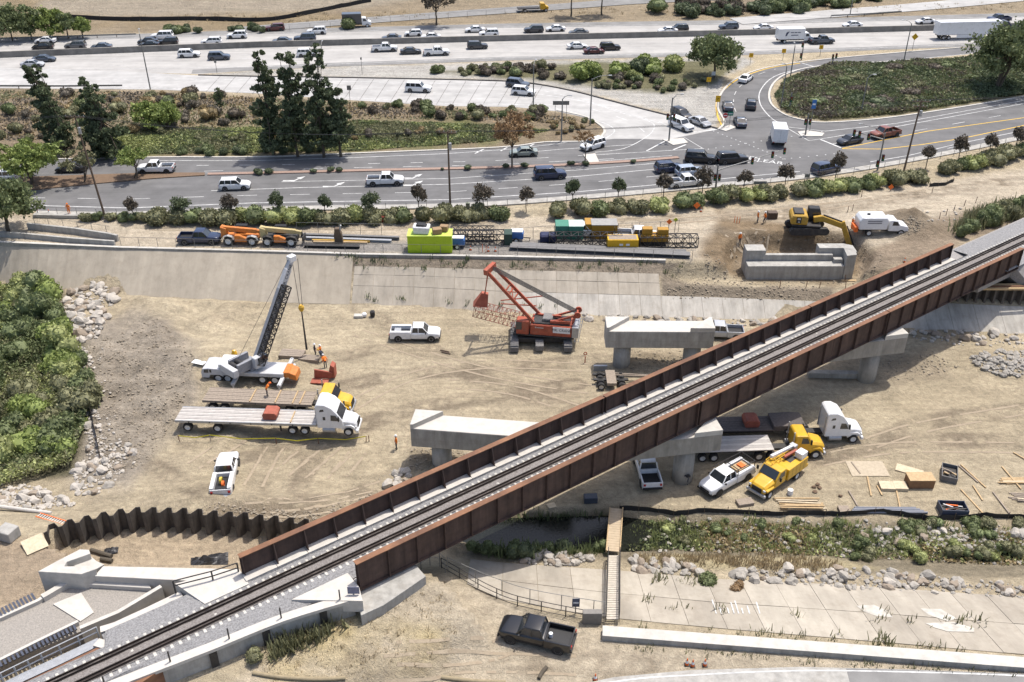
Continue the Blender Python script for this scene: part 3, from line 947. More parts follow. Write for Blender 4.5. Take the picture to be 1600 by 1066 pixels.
def girder(t0, t1, nedge, side, first, last):
 # side +1: far girder (outer face away),-1 near girder
 nc = nedge - side * WF / 2
 g0, g1 = t0 + .06, t1 - .06
 mb = MB()
 mb.hexa([BP(g0, nc - .02, ZB + .05), BP(g1, nc - .02, ZB + .05), BP(g1, nc + .02, ZB + .05), BP(g0, nc + .02, ZB + .05),
             BP(g0, nc - .02, ZT - .06), BP(g1, nc - .02, ZT - .06), BP(g1, nc + .02, ZT - .06), BP(g0, nc + .02, ZT - .06)])
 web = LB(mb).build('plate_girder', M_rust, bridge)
 def plate(name, z0, z1, w, m):
  mb = MB()
  mb.hexa([BP(g0, nc - w / 2, z0), BP(g1, nc - w / 2, z0), BP(g1, nc + w / 2, z0), BP(g0, nc + w / 2, z0),
                 BP(g0, nc - w / 2, z1), BP(g1, nc - w / 2, z1), BP(g1, nc + w / 2, z1), BP(g0, nc + w / 2, z1)])
  return LB(mb).build(name, m, web)
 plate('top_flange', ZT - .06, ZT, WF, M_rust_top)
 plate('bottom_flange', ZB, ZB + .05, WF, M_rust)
 for f_ in (.3,.7):          # bolted web splice plates on both faces
  tc_ = g0 + (g1 - g0) * f_
  for sd in (-1,1):
   mb = MB()
   mb.hexa([BP(tc_ + a_, nc + sd * b_, z_) for z_ in (ZB + .3, ZT - .35) for a_, b_ in ((-.35,.022),(.35,.022),(.35,.045),(-.35,.045))])
   LB(mb).build('splice_plate', M_rust, web)
 n = max(4, round((g1 - g0) / 2.55))
 me1 = None
 for i in range(n + 1):
  t = g0 + .15 + (g1 - g0 - .3) * i / n
  for sd, dep in ((-1,.26),(1,.26)):
   if me1 is None:
    me1 = {}
   if sd not in me1:
    q = MB()
    q.bb(-.03,.03,0 if sd > 0 else -dep, dep if sd > 0 else 0,0, ZT - ZB - .12)
    me1[sd] = q.mesh('stiffener')
    me1[sd].materials.append(M_rust)
   s = link('stiffener', me1[sd], web)
   s.location = (Matrix.Rotation(-BR_A, 4, 'Z') @ (BP(t, nc + sd * .02, ZB + .055) - B0))
 # knee braces on the inside face
 kb = MB()
 inn = -side
 vs = [(-.04,0,0),(.04,0,0),(.04, inn * .62,0),(-.04, inn * .62,0),(-.04,0,1.85),(.04,0,1.85),(.04, inn * .24,1.85),(-.04, inn * .24,1.85)]
 kb.hexa(vs)
 mek = kb.mesh('knee_brace')
 mek.materials.append(mat('lit_brace_steel', (.105,.068,.052),.8, scale=2, col2=(.07,.048,.04)))  # lighter than the girder steel: lit brace faces put into the colour
 for i in range(n + 1):
  t = g0 + .15 + (g1 - g0 - .3) * i / n
  if i in (0, n):
   continue
  k = link('knee_brace', mek, web)
  k.location = Matrix.Rotation(-BR_A, 4, 'Z') @ (BP(t, nc + inn * .03, ZTRK + .12) - B0)
 return web
for i in range(3):
 girder(tf[i], tf[i + 1], n_far, 1, i == 0, i == 2)
 girder(tq[i], tq[i + 1], n_near, -1, i == 0, i == 2)
# deck slab, kerb panels
nfi = n_far - WF / 2 - .03
nni = n_near + WF / 2 + .03
mb = MB()
p = [BP(tf[0], nfi, 7.0), BP(tq[0], nni, 7.0), BP(tq[3], nni, 7.0), BP(tf[3], nfi, 7.0)]
mb.hexa(p + [q + Vector((0,0,.35)) for q in p])
LB(mb).build('deck_plate', M_dsteel, bridge)
nkerb = nfi - .85
for i in range(3):
 n = max(4, round((tf[i + 1] - tf[i]) / 2.55))
 for k in range(n):
  a = tf[i] + (tf[i + 1] - tf[i]) * k / n
  b = tf[i] + (tf[i + 1] - tf[i]) * (k + 1) / n
  mb = MB()
  q = [BP(a + .02, nkerb, 7.3), BP(b - .02, nkerb, 7.3), BP(b - .02, nfi - .02,7.3), BP(a + .02, nfi - .02,7.3)]
  mb.hexa(q + [v + Vector((0,0,.40)) for v in q])
  LB(mb).build('kerb_panel', M_conc_white, bridge)
mb = MB()
q = [BP(tq[0], nni + .02,7.3), BP(tq[3], nni + .02,7.3), BP(tq[3], nni + .30,7.3), BP(tq[0], nni + .30,7.3)]
mb.hexa(q + [v + Vector((0,0,.36)) for v in q])
LB(mb).build('near_kerb', M_conc_white, bridge)
# ------------------------------------------------------------------ ballast bed (whole visible track)
t_a, t_b = tf[0] - 60, tq[3] + 62
def wall_n(t):
 return float(np.interp(t, [4.6,20.9], [51.9,49.5]))
def ballast_profile(t):
 # (n, z) across the bed, near side to far side
 if t > tf[0] and t < tf[3] + 3:
  return [(nni + .3, ZTRK - .30),(n_trk - 1.55, ZTRK),(n_trk + 1.55, ZTRK),(nkerb - .02, ZTRK + .02)]
 if t > tf[3]:
  return [(n_trk - 3.6, ZTRK - .35),(n_trk - 1.7, ZTRK),(n_trk + 1.7, ZTRK),(n_trk + 3.9, ZTRK - .35)]
 lo = max(wall_n(t) + .3, n_trk - 3.4)
 hi = 1.85 if t < 4.3 else 3.3
 return [(min(lo, n_trk - 1.4), ZTRK - .12),(n_trk - 1.38, ZTRK),(n_trk + 1.5, ZTRK),(n_trk + hi, ZTRK - .12)]
NTR = 460
rows = []
for i in range(NTR + 1):
 t = t_a + (t_b - t_a) * i / NTR
 pr = ballast_profile(t)
 row = []
 for k in range(29):
  s = k / 28 * 3
  j = min(2, int(s))
  u = s - j
  n = pr[j][0] * (1 - u) + pr[j + 1][0] * u
  z = pr[j][1] * (1 - u) + pr[j + 1][1] * u
  row.append(BP(t, n, z + random.uniform(-.035,.035)))
 rows.append(row)
mb = MB()
vs = [p for r in rows for p in r]
mb.add(vs, [(i * 29 + k, (i + 1) * 29 + k, (i + 1) * 29 + k + 1, i * 29 + k + 1) for i in range(NTR) for k in range(28)])
ob = mb.build('ballast', M_ballast, fixn=True)
struct(ob, 'grey crushed stone ballast of the railway track')
# darker, rust stained ballast between the rails
mb = MB()
vs = []
for i in range(NTR + 1):
 t = t_a + (t_b - t_a) * i / NTR
 for k in range(9):
  vs.append(BP(t, n_trk - .92 + 1.84 * k / 8, ZTRK + .055 + random.uniform(-.03,.03)))
mb.add(vs, [(i * 9 + k, (i + 1) * 9 + k, (i + 1) * 9 + k + 1, i * 9 + k + 1) for i in range(NTR) for k in range(8)])
struct(mb.build('track_ballast', M_ballast_brown, fixn=True), 'rust stained ballast between the rails')
track = thing('railway_track', 'single railway track on concrete ties with guard rails', 'railway track', BP(tf[0], n_trk, ZTRK), BR_A)
T0 = track.location.copy()
def LT(mb):
 Mi = (Matrix.Translation(T0) @ Matrix.Rotation(BR_A, 4, 'Z')).inverted()
 mb.v = [tuple(Mi @ Vector(v)) for v in mb.v]
 return mb
prof = [(-.07,.06),(.07,.06),(.07,.085),(.012,.105),(.012,.185),(.037,.195),(.037,.235),(-.037,.235),(-.037,.195),(-.012,.185),(-.012,.105),(-.07,.085)]
def rail(off, name, sc=1.0, drop=0.0):
 mb = MB()
 r = []
 for t in (t_a, t_b):
  r.append([BP(t, n_trk + off + a * sc, ZTRK + .02 + b - drop) for a, b in prof])
 mb.loft(r)
 return LT(mb).build(name, M_rail, track)
for o_ in (-.7525,.7525):
 r_ = rail(o_, 'rail')
 mb = MB()
 q = [BP(t_a, n_trk + o_ - .02, ZTRK + .255), BP(t_b, n_trk + o_ - .02, ZTRK + .255), BP(t_b, n_trk + o_ + .02, ZTRK + .255), BP(t_a, n_trk + o_ + .02, ZTRK + .255)]
 mb.hexa(q + [v + Vector((0,0,.004)) for v in q])
 LT(mb).build('rail_head', mat('rail_running_surface', (0.10,0.075,0.06),.45, metal=.5), r_)
for o_ in (-.44,.44):
 rail(o_, 'guard_rail', drop=.02)
# ties: nearest 300 as parts
mb = MB()
mb.bb(-.11,.11,-1.28,1.28,-.18,.03)
tie_me = mb.mesh('tie', bevel=.02)
tie_me.materials.append(mat('concrete_tie', (0.52,0.50,0.45),.9, var=.15, scale=3))
nt = 0
t = tf[0] - 33.0
while t < t_b and nt < 296:
 k = link('tie', tie_me, track)
 k.location = (t - tf[0], random.uniform(-.02,.02), random.uniform(-.005,.005))
 nt += 1
 t += .61
# ------------------------------------------------------------------ approach embankments
# right (far) embankment: earth prism under the ballast
mb = MB()
rings = []
for t in np.linspace(tf[3] - 1.5, t_b, 30):
 zl = hs(*BP(t, n_trk + 7.5,0).xy)
 zr = hs(*BP(t, n_trk - 7.5,0).xy)
 nr = -4.0 if t > tq[3] else (nni - n_trk + .4)
 zlo = max(zr - .8,2.0) if t > tq[3] else 5.4
 rings.append([BP(t, n_trk + (nr if t < tq[3] else -8), zlo), BP(t, n_trk + 7.5, zl - .8), BP(t, n_trk + 4.2, ZTRK - .42), BP(t, n_trk + (nr if t < tq[3] else -3.9), ZTRK - .42)])
mb.loft(rings)
struct(mb.build('rail_embankment', mat('embankment_gravel', (0.33,0.31,0.29),.95, scale=6, col2=(0.19,0.18,0.17), bump=.05, bscale=8)), 'gravel railway embankment at the far end')
# left (near) embankment between concrete retaining walls
wall_top = smooth_px([(552,934),(440,968),(330,1012),(200,1062),(60,1118),(-80,1174)], 4)
wallW = [G(x, y, 7.35) for x, y in wall_top]
tl0 = tf[0] - 58
fill = [BP(tl0, n_trk + 1.82,0), BP(4.3, n_trk + 1.82,0), BP(4.3, n_trk + 3.35,0)] + [BP(tf[0] + .6, n_trk + 3.35,0), BP(tf[0] + .6, nfi, 0), BP(tf[0] + 1, nni, 0), BP(tq[0], nni, 0)] + [Vector((p.x, p.y, 0)) for p in wallW]
mb = MB().slab([(p.x, p.y) for p in fill], 2.0, ZTRK - .36)
struct(mb.build('track_fill', M_ballast), 'ballast fill behind the retaining wall of the near approach')
rw = thing('retaining_wall', 'concrete retaining wall with pale coping beside the near track approach', 'wall', (wallW[0].x, wallW[0].y, 0))
o_ = rw.location
mb = MB()
wall_strip(mb, [Vector((p.x, p.y, 0)) - o_ for p in wallW], .35,2.2,7.2)
mb.build('wall_panel', M_conc, rw)
mb = MB()
wall_strip(mb, [Vector((p.x, p.y, 0)) - o_ for p in wallW], .75,7.21,7.5)
mb.build('coping', M_conc_white, rw)
for i in range(2, len(wallW) - 2,3):
 p = wallW[i]
 d = (wallW[i + 1] - wallW[i - 1]).normalized()
 nn = Vector((d.y, -d.x, 0))
 if nn.y > 0:
  nn = -nn
 q = p + nn * .24 - o_
 mb = MB()
 mb.box((q.x, q.y, 4.7),(.55,.16,4.8), rz=math.atan2(d.y, d.x))
 mb.build('soldier_pile', M_dsteel, rw)
for i in range(1, len(wallW) - 1,3):
 p = wallW[i] - o_
 mb = MB()
 mb.bar((p.x, p.y, 7.5),(p.x, p.y, 8.55),.09)
 mb.build('fence_post', M_dsteel, rw)
# existing near abutment (right side) with bearing shelf
ab = thing('bridge_abutment', 'pale concrete abutment carrying the near end of the rusty bridge', 'abutment', (0,0,0))
a0 = G(588,932,7.35)
a0.z = 0
ab.location = a0
sh = [BP(tq[0] - 4.6, n_trk - 1.9,0), BP(tq[0] - .9, nni - 2.3,0), BP(tq[0] + 1.0, nni - 2.4,0), BP(tq[0] + 5.2, nni - 1.7,0), BP(tq[0] + 5.2, nni + .5,0), BP(tq[0] + .05, nni + .5,0)]
mb = MB().slab([((p - a0).x, (p - a0).y) for p in sh[1:]], 1.6,6.55)
mb.build('bearing_shelf', M_conc, ab, bevel=.03)
mb = MB().slab([((p - a0).x, (p - a0).y) for p in (BP(tq[0] - 4.8, n_trk - 2.0,0), BP(tq[0] - .5, nni - 2.0,0), BP(tq[0] - .05, nni - .6,0), BP(tq[0] - .05, n_trk - 2.0,0))], 6.4, ZTRK + .02)
mb.build('wing_slab', M_conc_white, ab)
mb = MB().slab([((p - a0).x, (p - a0).y) for p in (BP(tf[0] - 3.4, nkerb - .3,0), BP(tf[0] + .1, nkerb - .3,0), BP(tf[0] + .1, nfi + 1.0,0), BP(tf[0] - 4.5, nfi + 2.2,0))], 5.6, ZTRK + .06)
mb.build('wing_slab', M_conc_white, ab)
mb = MB().slab([((p - a0).x, (p - a0).y) for p in (BP(tf[0] + .2, nfi + .8,0), BP(tf[0] + 3, nfi + .8,0), BP(tf[0] + 3, nni, 0), BP(tq[0] + 2, nni, 0), BP(tq[0] + 2, nni - .4,0), BP(tq[0] - .2, nni - .4,0))], 1.2,6.5)
mb.build('stem_wall', M_conc_old, ab)
# ------------------------------------------------------------------ piers
def pier(label, xl, yl, xr, depth, ztop, hcap, cols, ears=(True, True), group=None, m=M_conc, sx=1.0):
 """cap front top left pixel (xl,yl) on front face, right pixel x; columns as (fraction along)"""
 a = G(xl, yl, ztop)
 b = G(xr[0], xr[1], ztop)
 d = (b - a)
 L = d.length
 d.normalize()
 nrm = Vector((-d.y, d.x, 0))
 root = thing('bridge_pier', label, 'pier', ((a + b) / 2 + nrm * depth / 2) * 1.0, math.atan2(d.y, d.x), group)
 root.location.z = 0
 zb = ztop - hcap
 mb = MB().bb(-L / 2, L / 2,-depth / 2, depth / 2, zb, ztop - .55)
 mb.build('pier_cap', m, root, bevel=.04)
 MB().bb(-L / 2 + .03, L / 2 - .03,-depth / 2 + .03, depth / 2 - .03, ztop - .549, ztop - .53).build('sunlit_cap_top', M_conc_white, root)  # pale sheet: sunlit top against shaded faces put into the colour
 for k_ in range(1, int(L / 2.4) + 1):
  MB().bb(-L / 2 + 2.4 * k_ - .012,-L / 2 + 2.4 * k_ + .012,-depth / 2 - .005,-depth / 2 + .002, zb + .04, ztop - .6).build('form_joint', M_conc_old, root)
 MB().bb(-L / 2 - .004, L / 2 + .004,-depth / 2 - .004,-depth / 2 + .002, zb + .9, zb + .93).build('form_joint', M_conc_old, root)
 # cheek walls (ears) cut on the skew, their sunlit look put into a paler concrete
 e = 1.1 * sx
 if ears[0]:
  mb = MB().slab([(-L / 2,-depth / 2),(-L / 2 + .25 * e, -depth / 2),(-L / 2 + 2.6 * e, depth / 2),(-L / 2, depth / 2)], ztop - .56, ztop)
  mb.build('cheek_wall', m, root, bevel=.02).data.materials[0] = M_conc_new
 if ears[1]:
  mb = MB().slab([(L / 2 - 2.6 * e, -depth / 2),(L / 2,-depth / 2),(L / 2, depth / 2),(L / 2 - .25 * e, depth / 2)], ztop - .56, ztop)
  mb.build('cheek_wall', M_conc_new, root, bevel=.02)
 for f in cols:
  x = -L / 2 + L * f
  mb = MB().lathe([(0,-1.2),(1.02,-1.2),(1.02, zb + .02),(0, zb + .02)], (x, 0,0), 'Z', 28)
  k = mb.build('column', m, root, smooth=False)
  k.data.shade_smooth()
  for p_ in k.data.polygons:
   if abs(p_.normal.z) > .5:
    p_.use_smooth = False
 return root
pier('new concrete pier nearest the camera with flat hammerhead cap', 640.5,663,(900,682),2.6,5.7,2.75,(.17,.83))
pier('new concrete pier under the red crane end of the site', 948,512,(1118,513),2.6,5.9,2.75,(.17,.83))
pier('old weathered pier beside the parked white pickups under the bridge', 968,690,(1130,672),2.5,6.6,2.5,(.70,), ears=(False, True), m=M_conc_old)
pier('old weathered pier farther along near the riprap', 1232,544,(1420,521),2.5,6.6,2.6,(.78,), ears=(False, True), m=M_conc_old)
# ------------------------------------------------------------------ wheels and vehicles
_wheel_cache = {}
def wheel_mesh(r, w, kind):
 key = (round(r, 3), round(w, 3), kind)
 if key in _wheel_cache:
  return _wheel_cache[key]
 t = MB().lathe([(r * .60,-w / 2),(r * .93,-w / 2),(r, -w * .36),(r, w * .36),(r * .93, w / 2),(r * .60, w / 2)], n=18)
 tm = t.mesh('tyre', fixn=True)
 tm.materials.append(M_rubber)
 k = MB().lathe([(0,-w * .30),(r * .34,-w * .30),(r * .40,-w * .44),(r * .62,-w * .47),(r * .62, w * .47),(r * .40, w * .44),(r * .34, w * .30),(0, w * .30)], n=12)
 km = k.mesh('rim', fixn=True)
 km.materials.append(M_rimw if kind == 'white' else M_rim)
 _wheel_cache[key] = (tm, km)
 return tm, km
def wheel(root, x, y, r, w=.24, kind='alloy', name='wheel'):
 tm, km = wheel_mesh(r, w, kind)
 a = link(name, tm, root)
 a.location = (x, y, r)
 link('rim', km, a)
 return a
CAR = {
 'sedan': dict(L=4.75, W=1.84, zb=.93, zr=1.45, hood=.90, nose=.62, tail=.98, g=(-1.75,-.95,.45,1.15), r=.33, wb=1.40),
 'hatch': dict(L=4.25, W=1.80, zb=.98, zr=1.52, hood=.95, nose=.68, tail=1.0, g=(-1.98,-1.62,.35,1.05), r=.33, wb=1.30),
 'suv':   dict(L=4.75, W=1.92, zb=1.10, zr=1.74, hood=1.08, nose=.82, tail=1.08, g=(-2.25,-1.98,.35,1.02), r=.37, wb=1.40),
 'bigsuv': dict(L=5.2, W=2.02, zb=1.18, zr=1.90, hood=1.17, nose=.95, tail=1.15, g=(-2.45,-2.25,.50,1.08), r=.40, wb=1.52),
 'van':   dict(L=5.1, W=1.98, zb=1.08, zr=1.78, hood=1.02, nose=.75, tail=1.08, g=(-2.45,-2.25,.75,1.45), r=.36, wb=1.52),
 'pickup': dict(L=5.85, W=2.02, zb=1.22, zr=1.92, hood=1.20, nose=1.0, tail=1.2, g=(-.62,-.45,.85,1.45), r=.41, wb=1.85, bed=(-2.78,-.72)),
 'longpickup': dict(L=6.3, W=2.03, zb=1.25, zr=1.95, hood=1.24, nose=1.05, tail=1.2, g=(-.35,-.2,1.1,1.7), r=.42, wb=2.02, bed=(-3.02,-.45)),
}
_car_cache = {}
def car_meshes(kind):
 if kind in _car_cache:
  return _car_cache[kind]
 c = CAR[kind]
 L, w, zb, zr = c['L'], c['W'] / 2, c['zb'], c['zr']
 xr0, xq0, xq1, xr1 = c['g']
 bed = c.get('bed')
 def ring(x, hw, z0, z1, tuck=.90):
  zm = z0 + (z1 - z0) * .45
  zs = z1 - (z1 - z0) * .14
  return [(x, -hw * .94, z0),(x, -hw, zm),(x, -hw * .985, zs),(x, -hw * tuck, z1),(x, hw * tuck, z1),(x, hw * .985, zs),(x, hw, zm),(x, hw * .94, z0)]
 z0 = .26 if not bed else .42
 hl = L / 2
 seq = [(-hl, w * .86, z0 + .14, c['tail'] - .12),(-hl + .06, w * .93, z0 + .06, c['tail'] - .04),(-hl + .35, w * .98, z0, c['tail'])]
 if bed:
  seq = []
  seq += [(bed[1], w * .97, z0, zb),(xr0 + .2, w, z0, zb)]
 else:
  seq += [(xr0 + .2, w, z0, zb)]
 seq += [(xr1 - .35, w, z0, zb),(xr1 + .05, w * .99, z0, c['hood'] + .02),((xr1 + hl) / 2 + .1, w * .97, z0, c['hood'] - .03),(hl - .28, w * .92, z0 + .02, c['nose'] + (c['hood'] - c['nose']) * .55),(hl - .05, w * .82, z0 + .08, c['nose'] - .02),(hl, w * .76, z0 + .14, c['nose'] - .14)]
 m = MB().loft([ring(*s) for s in seq])
 # roof skin and pillars
 wr = w * .76
 wb_ = w * .90
 e = .035
 roof = [(xq0 - .02,-wr - .01, zr - .07),(xq1 + .04,-wr - .01, zr - .07),(xq1 + .04, wr + .01, zr - .07),(xq0 - .02, wr + .01, zr - .07),
   (xq0 + .08,-wr * .93, zr),(xq1 - .10,-wr * .93, zr),(xq1 - .10, wr * .93, zr),(xq0 + .08, wr * .93, zr)]
 m.hexa(roof)
 for sy in (-1,1):
  m.bar((xr1, sy * wb_, zb - .04),(xq1, sy * wr, zr - .05),.10,.07)
  m.bar((xr0, sy * wb_, zb - .04),(xq0, sy * wr, zr - .05),.14,.10)
  nb = 1 if bed or kind in ('sedan', 'hatch') else 2
  for k in range(nb):
   t = (k + 1) / (nb + 1)
   xx = xr0 + (xr1 - .5 - xr0) * (t if nb > 1 else .55)
   m.bar((xx, sy * (wb_ + .005), zb - .02),(xx, sy * (wr + .01), zr - .06),.09,.05)
 body = m.mesh('body', bevel=.045, seg=2)
 body.materials.append(M_white)
 body.shade_smooth()
 for p_ in body.polygons:
  p_.use_smooth = True
 g = MB().hexa([(xr0,-wb_ + e, zb - .06),(xr1,-wb_ + e, zb - .06),(xr1, wb_ - e, zb - .06),(xr0, wb_ - e, zb - .06),
                   (xq0,-wr + .01, zr - .05),(xq1,-wr + .01, zr - .05),(xq1, wr - .01, zr - .05),(xq0, wr - .01, zr - .05)])
 glass = g.mesh('windows')
 glass.materials.append(M_glass)
 out = dict(body=body, windows=glass)
 # trim: sills, bumpers, grille; black discs paint the shaded wheel arch gaps
 t = MB()
 t.bb(-hl + .25 if not bed else bed[1], hl - .3,-w * .90, w * .90, z0 - .06, z0 + .10)
 for sx in (-1,1):
  for sy in (-1,1):
   cx = sx * c['wb'] + (.05 if sx > 0 else 0)
   t.lathe([(0,-.01),(c['r'] + .07,-.01),(c['r'] + .07,.012),(0,.012)], (cx, sy * (w - .0), c['r'] + .02), n=14)
 t.box((hl - .02,0, c['nose'] - .28),(.08, w * 1.15,.2))
 for sy in (-1,1):
  t.box((xr1 - .28, sy * (w + .09), zb + .06),(.12,.18,.14))
 if bed:
  t.box((hl - .03,0, z0 + .14),(.16, w * 1.8,.16))
 tr = t.mesh('trim')
 tr.materials.append(M_black)
 out['trim'] = tr
 hlm = MB().box((0,0,0),(.12,.36,.15)).mesh('headlight', bevel=.03)
 hlm.materials.append(M_lamp)
 tlm = MB().box((0,0,0),(.08,.22,.24)).mesh('tail_light', bevel=.02)
 tlm.materials.append(M_tail)
 out['hl'], out['tl'] = hlm, tlm
 if bed:
  b0, b1 = bed
  q = MB()
  q.bb(b0, b1 - .02,-w * .98, w * .98, z0,.78)               # floor pan
  for sy in (-1,1):
   y0, y1 = sorted((sy * w, sy * (w - .13)))
   q.bb(b0, b1 - .02, y0, y1,.60, zb)
  q.bb(b1 - .10, b1 - .02,-w + .13, w - .13,.78, zb)
  bm_ = q.mesh('cargo_bed', bevel=.02)
  bm_.materials.append(M_white)
  out['bed'] = bm_
  q = MB().bb(b0 - .02, b0 + .06,-w * .95, w * .95,.62, zb - .01)
  tg = q.mesh('tailgate', bevel=.015)
  tg.materials.append(M_white)
  out['gate'] = tg
  q = MB().bb(b0 + .08, b1 - .12,-w + .15, w - .15,.785,.80)
  q.box((b0 - .08,0,.55),(.18, w * 1.9,.18))
  ln = q.mesh('bed_liner')
  ln.materials.append(M_black)
  out['liner'] = ln
 _car_cache[kind] = out
 return out
def car_paint(name, col, rough=.28):
 return mat('paint_' + name, col, rough, var=.03, coat=.5, spec=.5)
PAINTS = {'white': M_white, 'silver': car_paint('silver', (.42,.43,.44)), 'grey': car_paint('grey', (.10,.105,.11)), 'dark': car_paint('dark', (.035,.038,.045)),
          'black': car_paint('black', (.012,.012,.013)), 'navy': car_paint('navy', (.018,.028,.065)), 'maroon': car_paint('maroon', (.085,.012,.012)),
          'lightblue': car_paint('lightblue', (.30,.35,.42)), 'sage': car_paint('sage', (.24,.27,.24)), 'orange': car_paint('orange', (.20,.055,.025)), 'slate': car_paint('slate', (.06,.075,.10))}
def car(kind, paint, label, loc, yaw, group=None, cat=None, name=None):
 ms = car_meshes(kind)
 c = CAR[kind]
 nm = name or {'pickup': 'pickup_truck', 'longpickup': 'pickup_truck', 'van': 'minivan', 'suv': 'sport_utility_car', 'bigsuv': 'sport_utility_car', 'sedan': 'sedan_car', 'hatch': 'hatchback_car'}[kind]
 r = thing(nm, label, cat or {'pickup': 'pickup truck', 'longpickup': 'pickup truck'}.get(kind, 'car'), loc, yaw, group)
 m = PAINTS[paint] if isinstance(paint, str) else paint
 link('body', ms['body'], r, m)
 link('windows', ms['windows'], r)
 link('trim', ms['trim'], r)
 for nm_ in ('bed', 'gate'):
  if nm_ in ms:
   link({'bed': 'cargo_bed', 'gate': 'tailgate'}[nm_], ms[nm_], r, m)
 if 'liner' in ms:
  link('bed_liner', ms['liner'], r)
 hl, w = c['L'] / 2, c['W'] / 2
 for sy in (-1,1):
  h = link('headlight', ms['hl'], r)
  h.location = (hl - .13, sy * w * .64, c['nose'] - .10)
  t = link('tail_light', ms['tl'], r)
  t.location = (-hl + .05, sy * w * .80, c['tail'] - .22)
  for sx in (-1,1):
   wheel(r, sx * c['wb'] + (.05 if sx > 0 else 0), sy * (w - .10), c['r'])
 return r
def px_car(kind, paint, label, px, yaw_px=None, yaw=None, z=None, group=None, **k):
 p = T(*px) if z is None else G(px[0], px[1], z)
 if yaw is None:
  A, B = G(px[0], px[1], p.z), G(px[0] + yaw_px[0], px[1] + yaw_px[1], p.z)
  d = B - A
  yaw = math.atan2(d.y, d.x)
 return car(kind, paint, label, p, yaw, group, **k)
# ---- freeway traffic: ground centre pixel, kind, colour, label
FWL = (-100,2.9)        # far lanes drive left
FWN = (100,-2.9)
ZF = ZR + .014
fwy = [
 (72,67, 'sedan', 'white', FWL, 'white sedan farthest left in the far freeway lanes'),
 (68,76.5, 'sedan', 'black', FWL, 'black sedan just below the leftmost white sedan on the freeway'),
 (119,75.5, 'suv', 'grey', FWL, 'dark grey car alone left of the lamp post in the far lanes'),
 (159,77, 'sedan', 'slate', FWL, 'low dark sedan hugging the freeway barrier at left'),
 (232,68, 'sedan', 'dark', FWL, 'dark sedan behind the tall leaning freeway lamp'),
 (254,61, 'bigsuv', 'white', FWL, 'large white utility car in the group beyond the freeway lamp'),
 (234,73.5, 'sedan', 'black', FWL, 'black sedan nearest the barrier in the lamp group'),
 (263,70, 'suv', 'black', FWL, 'black utility car right of the lamp post on the freeway'),
 (331,69.5, 'suv', 'white', FWL, 'white utility car just beyond the freeway barrier at left'),
 (371,59.5, 'suv', 'white', FWL, 'white utility car in the farthest lane near dark bushes'),
 (70,96, 'sedan', 'slate', FWN, 'blue grey sedan upper of the two at left in the near lanes'),
 (52,104, 'sedan', 'silver', FWN, 'silver sedan lowest left on the freeway'),
 (296,89, 'suv', 'white', FWN, 'white utility car in the near lanes above the exit gore'),
 (343,93, 'suv', 'slate', FWN, 'dark utility car behind the white one by the exit gore'),
 (441,68, 'sedan', 'slate', FWL, 'low dark sedan hugging the barrier above the pines'),
 (477,64.5, 'bigsuv', 'slate', FWL, 'large dark utility car above the pine clump'),
 (495,53, 'suv', 'white', FWL, 'white utility car in the farthest lane above the pines'),
 (612,63, 'sedan', 'slate', FWL, 'dark sedan by the barrier left of two white cars'),
 (646,56, 'hatch', 'white', FWL, 'white hatchback in the far lanes left of the lone brown tree'),
 (673,61, 'sedan', 'white', FWL, 'white sedan next to the barrier below the lone brown tree'),
 (742,50, 'sedan', 'white', FWL, 'white sedan farther of the overlapping pair'),
 (764,56.5, 'suv', 'white', FWL, 'white utility car nearer of the overlapping pair'),
 (481,88, 'suv', 'white', FWN, 'white utility car in near lanes directly above the pines'),
 (601,80, 'pickup', 'white', FWN, 'white pickup in near lanes left of a dark sedan'),
 (642,84, 'sedan', 'dark', FWN, 'dark sedan between two white pickups on the freeway'),
 (682,86, 'pickup', 'white', FWN, 'white pickup right of the dark sedan on the freeway'),
 (746,76, 'suv', 'dark', FWN, 'dark green grey utility car at mid freeway near lanes'),
 (834,50.5, 'suv', 'dark', FWL, 'dark utility car left of a white sedan in far lanes'),
 (868,48.5, 'sedan', 'white', FWL, 'white sedan in far lanes below the shaded eucalyptus'),
 (904,54.5, 'sedan', 'grey', FWL, 'dark low sedan hugging the barrier at mid freeway'),
 (1043,51.5, 'sedan', 'white', FWL, 'white sedan half hidden by the barrier beside a black car'),
 (1060,49, 'suv', 'black', FWL, 'black utility car overlapping a white sedan at the barrier'),
 (1138,46, 'suv', 'slate', FWL, 'dark utility car in far lanes above the roadside trees'),
 (1192,47, 'sedan', 'white', FWL, 'white sedan in far lanes left of the box truck'),
 (902,76, 'sedan', 'white', FWN, 'white sedan leading left of a maroon sedan'),
 (928,83.5, 'sedan', 'maroon', FWN, 'maroon sedan in the near freeway lanes'),
 (953,78, 'suv', 'black', FWN, 'black utility car right of the maroon sedan'),
 (1331,42.5, 'sedan', 'white', FWL, 'white sedan beyond the barrier right of the box truck'),
 (1445,37, 'sedan', 'white', FWL, 'white sedan beyond the barrier above the long trailer'),
 (1560,34, 'pickup', 'navy', FWL, 'dark blue pickup beyond the barrier at far right'),
 (1283,68, 'pickup', 'slate', FWN, 'dark pickup in front of the white box truck'),
]
for x, y, kind, pt_, dr, lab in fwy:
 px_car(kind, pt_, lab, (x, y), yaw_px=dr, z=ZF + .005, group='freeway traffic')
